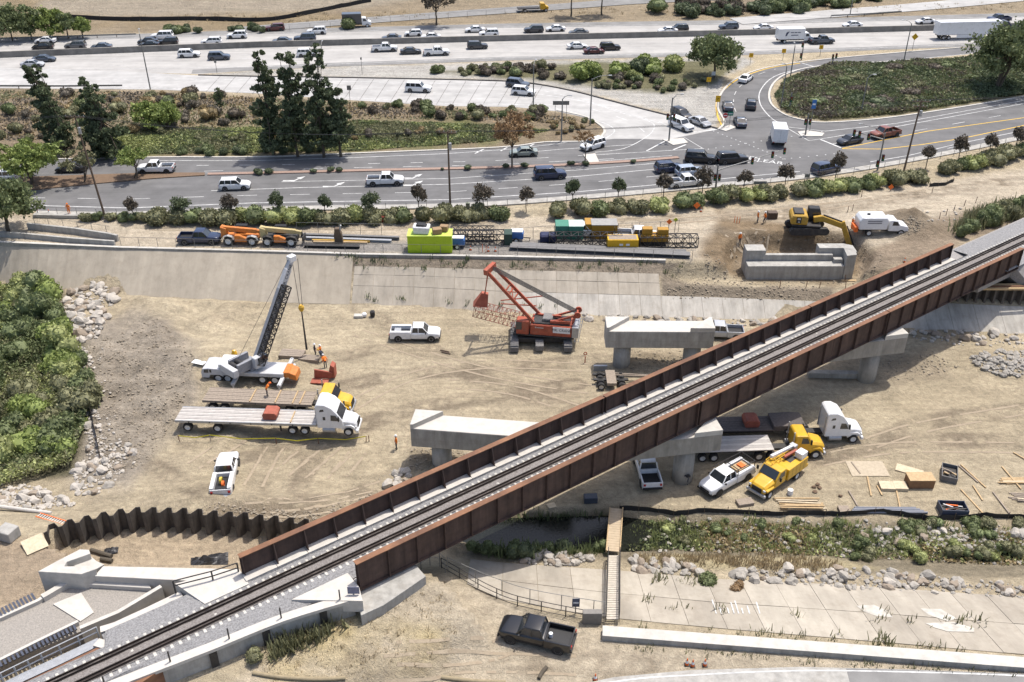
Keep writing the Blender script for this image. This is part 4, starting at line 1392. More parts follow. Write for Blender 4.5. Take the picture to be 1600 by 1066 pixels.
streets = [
 (430,48, 'suv', 'maroon', (-100,5), 'maroon car on the frontage road behind the freeway', None),
 (654,143, 'bigsuv', 'white', (100,4), 'white utility car alone on the exit ramp', ZS + .012),
 (809,136, 'suv', 'slate', (100,12), 'dark utility car behind the silver one on the exit ramp', ZS + .012),
 (818,148, 'suv', 'white', (100,8), 'pale silver utility car nearer on the exit ramp', ZS + .012),
 (1064,184, 'suv', 'black', (100,48), 'black utility car waiting at the ramp stop line behind', ZS + .012),
 (1064,201, 'bigsuv', 'white', (100,40), 'white utility car waiting at the ramp stop line', ZS + .012),
 (1093,195, 'sedan', 'silver', (100,40), 'silver sedan first at the ramp stop line', ZS + .012),
 (1165,127, 'sedan', 'white', (60,-40), 'white sedan climbing the loop ramp', ZS + .003),
 (1137,170, 'sedan', 'slate', (-8,-40), 'dark sedan beside the yellow kerb on the loop ramp', ZS + .003),
 (1173,168, 'suv', 'dark', (2,-40), 'dark utility car right of the sedan on the loop ramp', ZS + .003),
 (1156,195, 'sedan', 'slate', (-20,-40), 'dark sedan entering the loop ramp', ZS + .003),
 (818,243, 'sedan', 'sage', (-100,4), 'sage green sedan in the far arterial lanes', ZS + .003),
 (926,232, 'suv', 'white', (-60,18), 'white utility car merging by the bare median tree', ZS + .003),
 (1094,253, 'bigsuv', 'black', (100,6), 'black utility truck left of its twin in the intersection', ZS + .003),
 (1143,254, 'bigsuv', 'black', (100,-6), 'black utility truck right one in the intersection', ZS + .003),
 (859,278, 'bigsuv', 'navy', (100,-5), 'navy blue utility car in the middle of the near arterial lanes', ZS + .003),
 (1045,268, 'suv', 'navy', (100,-9), 'navy utility car behind the light blue one', ZS + .003),
 (1078,274, 'suv', 'lightblue', (100,-9), 'light blue utility car in the near arterial lanes', ZS + .003),
 (1070,291, 'pickup', 'white', (100,-9), 'white pickup nearest the hedge by the intersection', ZS + .003),
 (1327,224, 'sedan', 'dark', (-100,18), 'black sedan waiting at the right stop line', ZS + .003),
 (1382,214, 'pickup', 'orange', (-100,18), 'small burnt orange pickup behind the black sedan', ZS + .003),
 (1290,270, 'bigsuv', 'navy', (100,-22), 'dark blue utility car with striped roof bars near the hedge', ZS + .003),
 (245,269, 'pickup', 'white', (-100,2), 'white pickup partly hidden by the green median tree', ZS + .003),
 (112,268, 'sedan', 'dark', (-100,2), 'dark sedan half hidden behind the median trees', ZS + .003),
 (6,282, 'suv', 'white', (-100,2), 'white car at the left edge behind the median trees', ZS + .003),
 (368,295, 'suv', 'white', (100,-3), 'white utility car alone in the near arterial lanes at left', ZS + .003),
 (602,288, 'pickup', 'white', (100,-2), 'white pickup left of the dark centre utility pole', ZS + .003),
]
for x, y, kind, pt_, dr, lab, z in streets:
 px_car(kind, pt_, lab, (x, y), yaw_px=dr, z=z, group='street traffic')
# ---- trucks
def box_truck(label, loc, yaw, boxcol, L=7.2, cabcol=M_white, lettering=False):
 r = thing('box_truck', label, 'truck', loc, yaw)
 h = L / 2
 mb = MB().bb(-h, h - 2.3,-1.2,1.2,.95,3.35)
 cb = mb.build('cargo_box', boxcol, r, bevel=.04)
 MB().bb(-h + .1, h - .2,-.45,.45,.55,.94).build('chassis', M_black, r)
 mb = MB().prism([(h - 2.25,.5),(h, .5),(h, 1.25),(h - .75,1.5),(h - 1.25,2.25),(h - 2.25,2.3)], -1.0,1.0)
 mb.build('cab', cabcol, r, bevel=.06, seg=2)
 mb = MB()
 mb.add([(h - .76,-.85,1.53),(h - .76,.85,1.53),(h - 1.22,.8,2.2),(h - 1.22,-.8,2.2)], [(0,1,2,3)])
 for sy in (-1,1):
  mb.add([(h - 1.95, sy * 1.006,1.5),(h - 1.05, sy * 1.006,1.5),(h - 1.35, sy * 1.006,2.12),(h - 1.95, sy * 1.006,2.15)], [(0,1,2,3)])
 mb.v = [(x + .02 if i < 4 else x, y, z + .02 if i < 4 else z) for i, (x, y, z) in enumerate(mb.v)]
 mb.build('windows', M_glass, r)
 for sy in (-1,1):
  wheel(r, h - .95, sy * .92,.44,.26, 'white')
  wheel(r, -h + 1.7, sy * .88,.44,.46, 'white')
  mb = MB().box((-h - .02, sy * 1.0,1.0),(.05,.2,.14)).build('tail_light', M_tail, r)
 # rear door seam
 mb = MB().bb(-h - .012,-h, -.015,.015,1.05,3.25)
 mb.bb(-h - .010,-h, -1.1,1.1,1.12,1.15)
 mb.build('door_seam', M_steel, cb)
 return r
p = G(1240,66, ZF)
bt = box_truck('white box truck with dark lettering in the near freeway lanes', p, math.atan2(*(lambda d: (d.y, d.x))(G(1340,63.4, ZF) - p)), M_white, 8.6)
def text_obj(name, body, size, m, parent, loc, rot, extrude=.004, align='CENTER'):
 cu = bpy.data.curves.new(name, 'FONT')
 cu.body = body
 cu.size = size
 cu.extrude = extrude
 cu.align_x = align
 cu.align_y = 'CENTER'
 tmp = bpy.data.objects.new(name + '_t', cu)
 COL.objects.link(tmp)
 dg = bpy.context.evaluated_depsgraph_get()
 me = bpy.data.meshes.new_from_object(tmp.evaluated_get(dg))
 bpy.data.objects.remove(tmp, do_unlink=True)
 me.materials.clear()
 me.materials.append(m)
 o = link(name, me, parent)
 o.location = loc
 o.rotation_euler = rot
 return o
M_navyprint = mat('dark_blue_print', (.03,.04,.09),.6)
lg = MB().prism([(-2.7,1.7),(-2.3,1.75),(-2.15,2.2),(-1.75,2.75),(-2.45,2.6),(-2.6,2.2)], -1.214,-1.206).build('logo_mark', M_navyprint, bt)
for a_, b_ in ((-1.5,-.75),(-.6,.1),(.2,.9)):
 MB().bb(a_, b_, -1.214,-1.206,2.4,2.58).build('blurred_print', M_navyprint, bt)
MB().bb(-1.3,.4,-1.214,-1.206,1.8,1.98).build('blurred_print', M_navyprint, bt)
box_truck('white box truck seen from behind crossing the intersection', G(1214,222, ZS), R(82), M_white, 6.2)
# long box trailer on the freeway
def semi_box():
 p = G(1505,60, ZF)
 yaw = math.atan2(*(lambda d: (d.y, d.x))(G(1605,57.4, ZF) - p))
 r = thing('semi_trailer', 'long white box semi trailer on the near freeway lanes at right', 'truck', p, yaw)
 MB().bb(-7.2,8.2,-1.28,1.28,1.2,4.1).build('cargo_box', M_white, r, bevel=.03)
 MB().bb(-2.5,4.5,-1.27,-1.22,.45,1.15).build('side_skirt', M_white, r)
 MB().bb(-7.0,8.0,-.5,.5,.95,1.19).build('frame', M_dsteel, r)
 for sx in (-5.6,-4.3,7.0,8.3):
  for sy in (-1,1):
   wheel(r, sx, sy * .98,.5,.5)
 mb = MB().prism([(8.9,.6),(12.6,.6),(12.7,1.7),(11.2,2.0),(10.7,3.0),(9.8,3.9),(8.9,4.0)], -1.2,1.2)
 mb.build('cab', PAINTS['navy'], r, bevel=.08, seg=2)
 for sy in (-1,1):
  wheel(r, 11.6, sy * 1.0,.5,.3)
 return r
semi_box()
# sleeper tractor, x forward, origin under the rear bogie midpoint
def tractor(root, body, sleeper=True, x0=0.0, daycab=False, name='cab'):
 """adds a highway tractor to root; cab front at about x0+6.0"""
 X = lambda a: x0 + a
 MB().bb(X(-1.7), X(5.3),-.42,.42,.72,.98).build('chassis_frame', M_dsteel, root)
 m = MB()
 zc = .95
 if sleeper:
  m.prism([(X(2.05), zc),(X(2.05),3.7),(X(2.3),3.9),(X(3.0),3.88),(X(3.7),3.5),(X(4.15),2.95),(X(4.75),2.0),(X(4.9), zc)], -1.2,1.2)
 else:
  m.prism([(X(2.9), zc),(X(2.9),2.75),(X(3.05),2.92),(X(4.15),2.88),(X(4.75),2.0),(X(4.9), zc)], -1.08,1.08)
 cab = m.build(name, body, root, bevel=.10, seg=2)
 h = MB()
 rings = []
 for x, w, zlo, zhi in ((4.75,1.05,.75,1.98),(5.3,1.0,.72,1.88),(5.9,.90,.70,1.70),(6.18,.78,.72,1.42)):
  rings.append([(X(x),-w, zlo),(X(x),-w, zhi - .25),(X(x),-w * .75, zhi),(X(x), w * .75, zhi),(X(x), w, zhi - .25),(X(x), w, zlo)])
 h.loft(rings)
 hood = h.build('hood', body, root, bevel=.05, seg=2)
 for sy in (-1,1):
  f = MB()
  f.prism([(X(4.55),.72),(X(4.62),1.15),(X(4.9),1.35),(X(5.6),1.35),(X(5.9),1.12),(X(6.1),.72),(X(5.9),.72),(X(5.78),1.0),(X(5.5),1.15),(X(5.0),1.15),(X(4.78),.95),(X(4.7),.72)], sy * .86 - .25, sy * .86 + .30)
  f.build('fender', body, root, bevel=.03)
 MB().bb(X(6.05), X(6.32),-1.15,1.15,.42,.78).build('bumper', M_steel if not sleeper else body, root, bevel=.05)
 MB().box((X(6.2),0,1.18),(.06,1.15,.6), ry=R(-8)).build('grille', M_black, root)
 g = MB()
 yb, yt = (1.04,.98) if sleeper else (.98,.92)
 xa, za_, xb, zb_ = (4.72,2.06,4.19,2.88) if sleeper else (4.72,2.06,4.20,2.80)
 o1 = .03
 g.add([(X(xa) + o1,-yb, za_),(X(xa) + o1, yb, za_),(X(xb) + o1, yt, zb_),(X(xb) + o1,-yt, zb_)], [(0,1,2,3)])
 g.build('windshield', M_glass, root)
 yo = 1.206 if sleeper else 1.086
 for sy in (-1,1):
  s = MB().add([(X(3.55), sy * yo, 1.95),(X(4.45), sy * yo, 1.92),(X(4.12), sy * yo, 2.62),(X(3.6), sy * yo, 2.66)], [(0,1,2,3)])
  s.build('side_window', M_glass, root)
  if sleeper:
   MB().add([(X(2.75), sy * yo, 2.0),(X(3.02), sy * yo, 2.0),(X(3.02), sy * yo, 2.42),(X(2.75), sy * yo, 2.42)], [(0,1,2,3)]).build('sleeper_window', M_glass, root)
   MB().add([(X(2.45), sy * yo, 3.0),(X(2.95), sy * yo, 3.1),(X(2.9), sy * yo, 3.35),(X(2.55), sy * yo, 3.3)], [(0,1,2,3)]).build('vent_window', M_glass, root)
  MB().tube((X(2.6), sy * 1.0,.72),(X(3.9), sy * 1.0,.72),.32, n=12).build('fuel_tank', M_steel, root)
  MB().box((X(4.45), sy * 1.42,2.35),(.12,.22,.55)).build('mirror', M_black, root)
  MB().box((X(6.08), sy * .88,1.05),(.14,.3,.22)).build('headlight', M_lamp, root)
  wheel(root, X(5.25), sy * 1.0,.5,.30, 'white')
  wheel(root, X(-.65), sy * .93,.5,.52, 'white')
  wheel(root, X(.65), sy * .93,.5,.52, 'white')
 MB().box((X(0),0,1.12),(1.0,1.0,.18)).build('fifth_wheel', M_dsteel, root, bevel=.04)
 for sy in (-1,1):
  MB().tube((X(2.0 if sleeper else 2.75), sy * .95,1.0),(X(2.0 if sleeper else 2.75), sy * .95,3.4 if sleeper else 3.3),.07).build('exhaust_stack', M_steel, root)
def flatbed(label, rear_px, front_px, tractor_paint, deckm, plank_n, Ld=14.2, sleeper=True, axles=(1.2,4.4), wood=False, pos_z=None):
 yaw, mid, _ = heading(rear_px, front_px)
 A = T(*rear_px)
 zg = max(hs(A.x + math.cos(yaw) * k + .9 * q, A.y + math.sin(yaw) * k + q) for k in range(0,15) for q in (-1.2,0,1.2))
 A.z = zg + .02
 tr = thing('flatbed_trailer', label, 'trailer', A, yaw)
 w = 1.28
 MB().bb(0, Ld, -w, -w + .09,1.18,1.46).build('side_rail', M_steel if not wood else M_oldwood, tr)
 MB().bb(0, Ld, w - .09, w, 1.18,1.46).build('side_rail', M_steel if not wood else M_oldwood, tr)
 pw = (2 * w - .2) / plank_n
 for i in range(plank_n):
  y0 = -w + .1 + i * pw
  MB().bb(.02, Ld - .02, y0 + .02, y0 + pw - .02,1.36,1.44 + (i % 2) * .012).build('deck_plank', deckm[i % len(deckm)], tr)
 MB().bb(.1, Ld - .1,-.95,.95,1.28,1.34).build('deck_underside', M_dsteel, tr)
 for sy in (-1,1):
  MB().bb(.3, Ld - .4, sy * .5 - .07, sy * .5 + .07,.85,1.27).build('main_beam', M_dsteel, tr)
  for ax in axles:
   wheel(tr, ax, sy * .98,.5,.52, 'white')
  MB().bb(Ld - 4.0, Ld - 3.85, sy * .9 - .08, sy * .9 + .08,.25,1.2).build('landing_leg', M_dsteel, tr)
 for ax in axles:
  MB().tube((ax, -1,.5),(ax, 1,.5),.07).build('axle', M_dsteel, tr)
 for i in range(6):
  MB().box((1.5 + i * 2.2,-w - .03,1.30),(.10,.05,.12)).build('strap_winch', M_black, tr)
 return tr, A, yaw
def tractor_for(label, A, yaw, Ld, paint, sleeper=True, name='semi_tractor', over=2.0):
 d = Vector((math.cos(yaw), math.sin(yaw),0))
 p = A + d * (Ld - over)
 r = thing(name, label, 'truck', p, yaw)
 tractor(r, paint, sleeper)
 return r
M_alu = mat('aluminium_deck', (.50,.47,.43),.6, var=.10, scale=2, col2=(.40,.37,.33))
M_alu2 = mat('aluminium_deck_dull', (.40,.37,.34),.7, var=.10, scale=2)
tr1, A1, y1 = flatbed('flatbed trailer with pale aluminium deck behind the white tractor', (284,668),(478,679), None, [M_alu, M_alu2], 8, Ld=15.0)
tractor_for('white sleeper tractor hitched to the pale flatbed', A1, y1,15.0, M_white)
tr2, A2, y2 = flatbed('flatbed trailer with brown timber deck behind the yellow tractor', (326,636),(490,645), None, [M_oldwood], 7, Ld=12.1, wood=True, axles=(1.0,2.3))
tractor_for('yellow day cab tractor hitched to the timber deck trailer', A2, y2,12.1, M_yellow, sleeper=False)
def on_deck(tr, name, label, cat, mb, m, bevel=0.0, kids=()):
 o = mb.build(name, m, None, bevel=bevel)
 o.location = tr.location
 o.rotation_euler = tr.rotation_euler
 tag(o, label, cat)
 return o
on_deck(tr1, 'steel_counterweight', 'red brown steel counterweight block lying on the pale flatbed', 'counterweight', MB().prism([(9.3,1.46),(10.55,1.46),(10.75,1.75),(10.75,2.1),(10.5,2.3),(9.4,2.3),(9.2,2.0)], -.75,.75), mat('dull_red_steel', (.36,.10,.06),.7, var=.15, scale=2, grime=.3),.03)
for i, xx in enumerate((5.2,8.0,9.9,10.7)):
 on_deck(tr2, 'timber_dunnage', '%s timber batten from the left laid across the brown flatbed deck' % nth(i), 'timber', MB().bb(xx, xx + .12,-1.2,1.2,1.46,1.57), M_wood)
on_deck(tr1, 'timber_dunnage', 'short yellow timber on the pale flatbed near the tractor', 'timber', MB().bb(12.2,12.3,-1.1,.9,1.46,1.58), M_wood)
# right side of the bridge: white tractor with lowboy, yellow tractor with flatbed
r = thing('semi_tractor', 'white sleeper tractor parked in sun right of the bridge', 'truck', T(1250,684), R(2))
tractor(r, M_white, True)
pl = T(1250,684)
lb = thing('lowboy_trailer', 'dark lowboy trailer in the bridge shade behind the white tractor', 'trailer', Vector((pl.x - 12.2, pl.y + .9, pl.z + .02)), R(2))
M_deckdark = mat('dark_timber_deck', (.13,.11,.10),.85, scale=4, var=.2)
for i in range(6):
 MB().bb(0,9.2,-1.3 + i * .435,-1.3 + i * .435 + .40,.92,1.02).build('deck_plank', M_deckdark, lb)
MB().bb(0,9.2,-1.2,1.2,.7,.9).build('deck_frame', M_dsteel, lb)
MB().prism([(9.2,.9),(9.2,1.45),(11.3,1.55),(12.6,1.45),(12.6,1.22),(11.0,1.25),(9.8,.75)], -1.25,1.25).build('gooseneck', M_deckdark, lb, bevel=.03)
for ax in (-.2,1.1):
 for sy in (-1,1):
  wheel(lb, ax, sy * 1.0,.45,.5, 'white')
o = MB().prism([(6.3,1.03),(7.7,1.03),(7.8,1.3),(7.8,1.7),(7.5,1.9),(6.4,1.9),(6.2,1.6)], -.8,.8).build('steel_counterweight', MATS['dull_red_steel'], None, bevel=.03)
o.location = lb.location; o.rotation_euler = lb.rotation_euler
tag(o, 'red brown counterweight block on the lowboy in the shade', 'counterweight')
pY = T(1190,709)
r = thing('semi_tractor', 'yellow day cab tractor parked beside the old pier', 'truck', pY, R(3))
tractor(r, M_yellow, False, name='cab')
fb = thing('flatbed_trailer', 'short pale flatbed trailer between the old pier and the yellow tractor', 'trailer', Vector((pY.x - 7.4, pY.y - .3, pY.z + .02)), R(3))
for i in range(6):
 MB().bb(0,8.2,-1.28 + i * .427,-1.28 + i * .427 + .40,1.30,1.40).build('deck_plank', [M_alu, M_alu2][i % 2], fb)
MB().bb(.1,8.1,-1.0,1.0,1.0,1.28).build('deck_frame', M_dsteel, fb)
for sy in (-1,1):
 for ax in (.9,2.1):
  wheel(fb, ax, sy * .98,.48,.5, 'white')
mb = MB()
for k in range(5):
 mb.lathe([(.42 - .03 * k, -.05),(.47 - .03 * k, 0),(.42 - .03 * k, .05),(.37 - .03 * k, 0),(.42 - .03 * k, -.05)], (2.2,.5,1.46 + .09 * k), 'Z', 14)
o = mb.build('hose_coil', mat('yellow_hose', (.55,.42,.05),.6), None)
o.location = fb.location; o.rotation_euler = fb.rotation_euler
tag(o, 'coil of yellow hose on the short flatbed beside the old pier', 'hose')
# ---- pickups of the site
def pick(kind, paint, label, rear, front, **k):
 yaw, mid, L = heading(rear, front)
 mid.z += .015
 return car(kind, paint, label, mid, yaw, 'pickups parked on the site', **k)
v = pick('longpickup', 'white', 'white service pickup parked alone on the channel floor', (618,528),(680,529))
MB().bb(-2.95,-.5,-1.0,-.62,.85,1.42).build('tool_box', M_white, v, bevel=.02)
MB().bb(-2.95,-.5,.62,1.0,.85,1.42).build('tool_box', M_white, v, bevel=.02)
MB().bb(-2.5,-1.7,-.4,.3,.81,1.3).build('cargo', M_steel, v)
v = pick('longpickup', 'white', 'white service pickup with open tailgate near the sheet piles', (343,780),(364,722))
MB().bb(-2.95,-.5,-1.0,-.64,.85,1.42).build('tool_box', M_white, v, bevel=.02)
MB().bb(-2.95,-.5,.64,1.0,.85,1.42).build('tool_box', M_white, v, bevel=.02)
MB().lathe([(.25,-.12),(.34,-.12),(.34,.12),(.25,.12)], (-1.6,.1,1.25), 'Y', 14).build('hose_reel', MATS['yellow_hose'], v)
MB().lathe([(.2,-.12),(.3,-.12),(.3,.12),(.2,.12)], (-2.1,-.15,1.2), 'Y', 14).build('hose_reel', M_orange, v)
MB().bb(-2.8,-2.3,-.5,.5,.8,1.15).build('cargo', M_black, v)
MB().bb(-3.5,-3.02,-.95,.95,.62,.68).build('lift_gate', M_steel, v)
v = pick('pickup', 'white', 'white pickup standing in the bridge shade left of the old pier', (1018,767),(1003,717))
v = pick('longpickup', 'white', 'white pickup with pipe rack parked beside the yellow boom truck', (1160,741),(1108,770))
for sy in (-1,1):
 MB().bb(-2.95,-.5, sy * .82 - .17, sy * .82 + .17,.85,1.42).build('tool_box', M_white, v, bevel=.02)
mb = MB()
for xx in (-2.9,-.5):
 for sy in (-1,1):
  mb.bar((xx, sy * .9,1.3),(xx, sy * .9,2.05),.06)
 mb.bar((xx, -.9,2.05),(xx, .9,2.05),.06)
for sy in (-1,1):
 mb.bar((-2.95, sy * .9,2.05),(1.2, sy * .9,2.10),.06)
mb.build('pipe_rack', M_black, v)
MB().bb(-2.6,-1.0,-.5,.5,.82,1.35).build('cargo', M_wood, v)
MB().bb(-2.2,-1.6,-.3,.4,1.36,1.5).build('cargo', M_orange, v)
v = pick('pickup', 'black', 'black pickup parked on the near bank with open bed', (884,1010),(795,990))
MB().lathe([(0,.8),(.16,.8),(.16,1.18),(0,1.18)], (-1.1,.1,0), 'Z', 12).build('cooler', M_white, v)
v = pick('pickup', 'navy', 'dark blue pickup behind the orange telehandler on the bank', (284,379),(342,379))
v = pick('longpickup', 'white', 'white utility pickup with rack behind the yellow boxes', (966,374),(1018,376))
mb = MB()
for xx in (-2.9,-.5):
 for sy in (-1,1):
  mb.bar((xx, sy * .9,1.3),(xx, sy * .9,2.1),.06)
 mb.bar((xx, -.9,2.1),(xx, .9,2.1),.06)
mb.build('ladder_rack', M_black, v)
v = pick('pickup', 'white', 'white pickup half hidden behind the green containers', (880,368),(928,368))
v = pick('pickup', 'silver', 'silver pickup partly hidden behind the new pier', (1152,527),(1098,524))
# ------------------------------------------------------------------ truck crane
def lattice(mb, p, q, w, h, n, r, up=(0,0,1), w2=None, h2=None):
 """four chord lattice between p and q"""
 p, q = Vector(p), Vector(q)
 d = (q - p).normalized()
 a = d.cross(Vector(up)).normalized()
 b = a.cross(d).normalized()
 w2 = w if w2 is None else w2
 h2 = h if h2 is None else h2
 def cor(t):
  c = p.lerp(q, t)
  ww, hh = w + (w2 - w) * t, h + (h2 - h) * t
  return [c - a * ww / 2 - b * hh / 2, c + a * ww / 2 - b * hh / 2, c + a * ww / 2 + b * hh / 2, c - a * ww / 2 + b * hh / 2]
 A, B = cor(0), cor(1)
 for i in range(4):
  mb.tube(A[i], B[i], r * 1.5, n=5)
 for k in range(n):
  c0, c1 = cor(k / n), cor((k + 1) / n)
  for i in range(4):
   j = (i + 1) % 4
   if k % 2:
    mb.tube(c0[i], c1[j], r, n=4)
   else:
    mb.tube(c0[j], c1[i], r, n=4)
   mb.tube(c0[i], c0[j], r, n=4)
 for i in range(4):
  mb.tube(B[i], B[(i + 1) % 4], r, n=4)
 return mb
load = T(481,560)
yawc = math.pi - R(4)
cpos = T(384,599)
cpos = cpos + Vector((0,1.25,0))
cr = thing('truck_crane', 'white truck mounted telescopic crane with raised boom on the channel floor', 'crane', (cpos.x, cpos.y, hs(cpos.x, cpos.y) + .01), yawc)
Mi = (Matrix.Translation(cr.location) @ Matrix.Rotation(yawc, 4, 'Z')).inverted()
def C(p):
 return Mi @ Vector(p)
M_craneg = mat('crane_grey_white', (.52,.52,.52),.45, var=.08, coat=.2, grime=.3)
M_boomg = mat('boom_grey', (.27,.275,.29),.45, var=.12, grime=.25)
# carrier (x forward = towards cab)
MB().bb(-4.6,2.4,-1.25,1.25,.95,1.45).build('carrier_deck', M_craneg, cr, bevel=.04)
MB().bb(-4.4,4.4,-.55,.55,.55,.94).build('carrier_frame', M_dsteel, cr)
MB().prism([(2.4,.75),(2.4,1.75),(4.1,1.85),(4.75,1.75),(4.95,1.25),(4.95,.6),(4.1,.55),(3.9,.95),(2.8,.95)], -1.25,1.25).build('carrier_cab', M_craneg, cr, bevel=.06, seg=2)
MB().bb(1.2,2.9,-1.1,1.1,1.75,2.35).build('engine_hood', M_white, cr, bevel=.08)
for sy in (-1,1):
 MB().add([(4.05, sy * 1.256,1.25),(4.62, sy * 1.256,1.25),(4.55, sy * 1.256,1.68),(4.05, sy * 1.256,1.72)], [(0,1,2,3)]).build('side_window', M_glass, cr)
 MB().add([(3.7, sy * 1.256,1.3),(3.95, sy * 1.256,1.3),(3.95, sy * 1.256,1.7),(3.7, sy * 1.256,1.7)], [(0,1,2,3)]).build('side_window', M_glass, cr)
 for ax in (3.05,1.95,-2.1,-3.55):
  wheel(cr, ax, sy * 1.05,.55,.40, 'white')
MB().add([(4.9,-1.1,1.25),(4.9,1.1,1.25),(4.78,1.05,1.72),(4.78,-1.05,1.72)], [(0,1,2,3)]).build('windshield', M_glass, cr)
for x_ in (.8,-4.5):
 for sy in (-1,1):
  mb = MB().bb(x_ - .2, x_ + .2, sy * 1.2, sy * 2.9,.75,1.02)
  mb.tube((x_, sy * 2.8,.12),(x_, sy * 2.8,1.1),.09)
  mb.lathe([(0,.01),(.35,.01),(.35,.12),(0,.12)], (x_, sy * 2.8,0), 'Z', 12)
  mb.build('outrigger', M_craneg, cr)
# superstructure: boom bearing to the hook
best = None
for zz_ in np.arange(10,24,.05):
 q = Qv(load.x, load.y, zz_)
 if best is None or abs(q[1] - 403) < best[0]:
  best = (abs(q[1] - 403), zz_)
zh = best[1]
headp = Vector((load.x - .35, load.y - .1, zh))
pivot = G(398,570,2.6)
bd = headp - pivot
hdir = Vector((bd.x, bd.y, 0)).normalized()
sup_yaw = math.atan2(hdir.y, hdir.x) - yawc
MB().lathe([(0,1.46),(.95,1.46),(.95,1.75),(0,1.75)], (-.3,0,0), 'Z', 20).build('turntable', M_dsteel, cr)
ctr = Vector((-.3,0,1.75))
def SL(x, y, z):     # superstructure local (x along boom direction) to crane local
 return ctr + Vector((math.cos(sup_yaw) * x - math.sin(sup_yaw) * y, math.sin(sup_yaw) * x + math.cos(sup_yaw) * y, z))
def sbox(mb, x0, x1, y0, y1, z0, z1):
 return mb.hexa([SL(x0, y0, z0), SL(x1, y0, z0), SL(x1, y1, z0), SL(x0, y1, z0), SL(x0, y0, z1), SL(x1, y0, z1), SL(x1, y1, z1), SL(x0, y1, z1)])
mb = MB()
sbox(mb, -2.2,1.0,-1.0,1.0,0,.35)
sbox(mb, -2.0,.6,-1.0,-.65,.35,1.2)
sbox(mb, -2.0,.6,.65,1.0,.35,1.2)
mb.build('superstructure', M_boomg, cr, bevel=.03)
mb = MB()
sbox(mb, -2.9,-2.2,-1.3,1.3,.0,.95)
mb.build('counterweight', M_craneg, cr, bevel=.05)
mb = MB()
mb.tube(SL(-1.1,-.6,.75), SL(-1.1,.6,.75),.33, n=14)
mb.tube(SL(-1.9,-.6,.75), SL(-1.9,.6,.75),.33, n=14)
mb.build('winch_drum', M_dsteel, cr)
mb = MB()
sbox(mb, -.2,1.5,-1.75,-1.02,.1,1.55)
mb.build('operator_cab', M_craneg, cr, bevel=.08)
mb = MB()
sbox(mb, .2,1.52,-1.77,-1.1,.65,1.45)
mb.build('cab_glass', M_glass, cr)
# telescopic boom
hl_ = C(headp)
pv = C(pivot)
bdl = (hl_ - pv)
def along(t):
 return pv + bdl * t
upv = Vector((0,0,1))
MB().bar(along(-.06), along(.72),.62,.78, upv).build('boom_base_section', M_boomg, cr, bevel=.05)
MB().bar(along(.70), along(.90),.62,.74, upv).build('boom_mid_section', M_craneg, cr, bevel=.04)
MB().bar(along(.88), along(1.0),.50,.60, upv).build('boom_tip_section', M_craneg, cr, bevel=.03)
mb = MB().box(along(1.0),(.9,.75,.7), rz=sup_yaw)
mb.build('boom_head', M_white, cr, bevel=.06)
side = bdl.normalized().cross(upv).normalized()
MB().tube(SL(1.0,0,.3), along(.42),.16).build('lift_cylinder', M_white, cr)
# lattice jib stowed along the boom side
sgn = 1 if (Matrix.Rotation(yawc, 4, 'Z') @ side).x > 0 else -1
mb = MB()
lattice(mb, along(.02) + side * sgn * .72, along(.76) + side * sgn * .72,.75,.85,15,.05, upv)
mb.build('stowed_jib', M_dsteel, cr)
M_navy_l = mat('black_lettering', (.02,.02,.03),.6)
to = text_obj('boom_lettering', 'MR. CRANE', .55, M_navy_l, cr, (0,0,0),(0,0,0))
cdir = C(Vector((0,0, HCAM))) - along(.85)
nrm_ = side if side.dot(cdir) > 0 else -side
# lettering lies on the upper face turned to the camera
xax = bdl.normalized()
topn = side.cross(bdl.normalized()).normalized()
if topn.z < 0:
 topn = -topn
face_n = nrm_
yax = face_n.cross(xax).normalized()
to.matrix_local = Matrix.Translation(along(.84) + face_n * .315) @ Matrix((xax, yax, face_n)).transposed().to_4x4()
# ropes, hook block, sling
hkz = None
for zz_ in np.arange(2,20,.05):
 q = Qv(load.x, load.y, zz_)
 if hkz is None or abs(q[1] - 482) < hkz[0]:
  hkz = (abs(q[1] - 482), zz_)
hkz = hkz[1]
hk = C(Vector((load.x, load.y, hkz)))
ht = C(Vector((load.x, load.y, zh)))
mb = MB()
for dx in (-.28,.28):
 mb.tube(ht + Vector((dx * 1.2,0,-.1)), hk + Vector((dx * .6,0,.3)),.03, n=5)
mb.tube(along(1.0) + Vector((0,0,.5)), SL(-1.5,0,1.05),.022, n=5)
mb.build('hoist_rope', M_dsteel, cr)
mb = MB().lathe([(0,-.42),(.22,-.35),(.34,-.05),(.34,.2),(.2,.42),(0,.42)], hk, 'Z', 12)
mb.build('hook_block', M_yellow, cr)
mb = MB()
ld = C(load)
mb.tube(hk + Vector((0,0,-.42)), Vector((ld.x, ld.y, .75)),.08,.14,6)
mb.build('lifting_sling', M_dsteel, cr)
# dark machinery amidships
MB().bb(.9,2.35,-1.28,-.6,.6,1.5).build('hydraulic_bay', M_dsteel, cr, bevel=.05)
MB().bb(-1.3,.6,-1.27,-.9,.62,.93).build('battery_box', M_black, cr, bevel=.03)
mb = MB()
for k in range(9):
 mb.tube((.4 + .2 * k, -1.1 + .12 * (k % 3),1.5),(1.9 - .22 * k, .2 * (k % 4) - .5,2.1 + .1 * (k % 3)),.05, n=5)
mb.build('hose', M_black, cr)
mb = MB()
sbox(mb, -2.1,-.6,-.62,.62,.36,.55)
mb.build('machinery_well', M_black, cr)
# orange tail and rear beam
MB().bb(-5.2,-4.5,-1.0,1.0,.8,1.5).build('rear_counterweight', M_oj, cr, bevel=.05)
MB().prism([(-6.0,.35),(-5.2,.6),(-4.6,1.3),(-5.0,1.5),(-5.9,1.1)], -.9,.9).build('outrigger_box', M_oj, cr, bevel=.04)
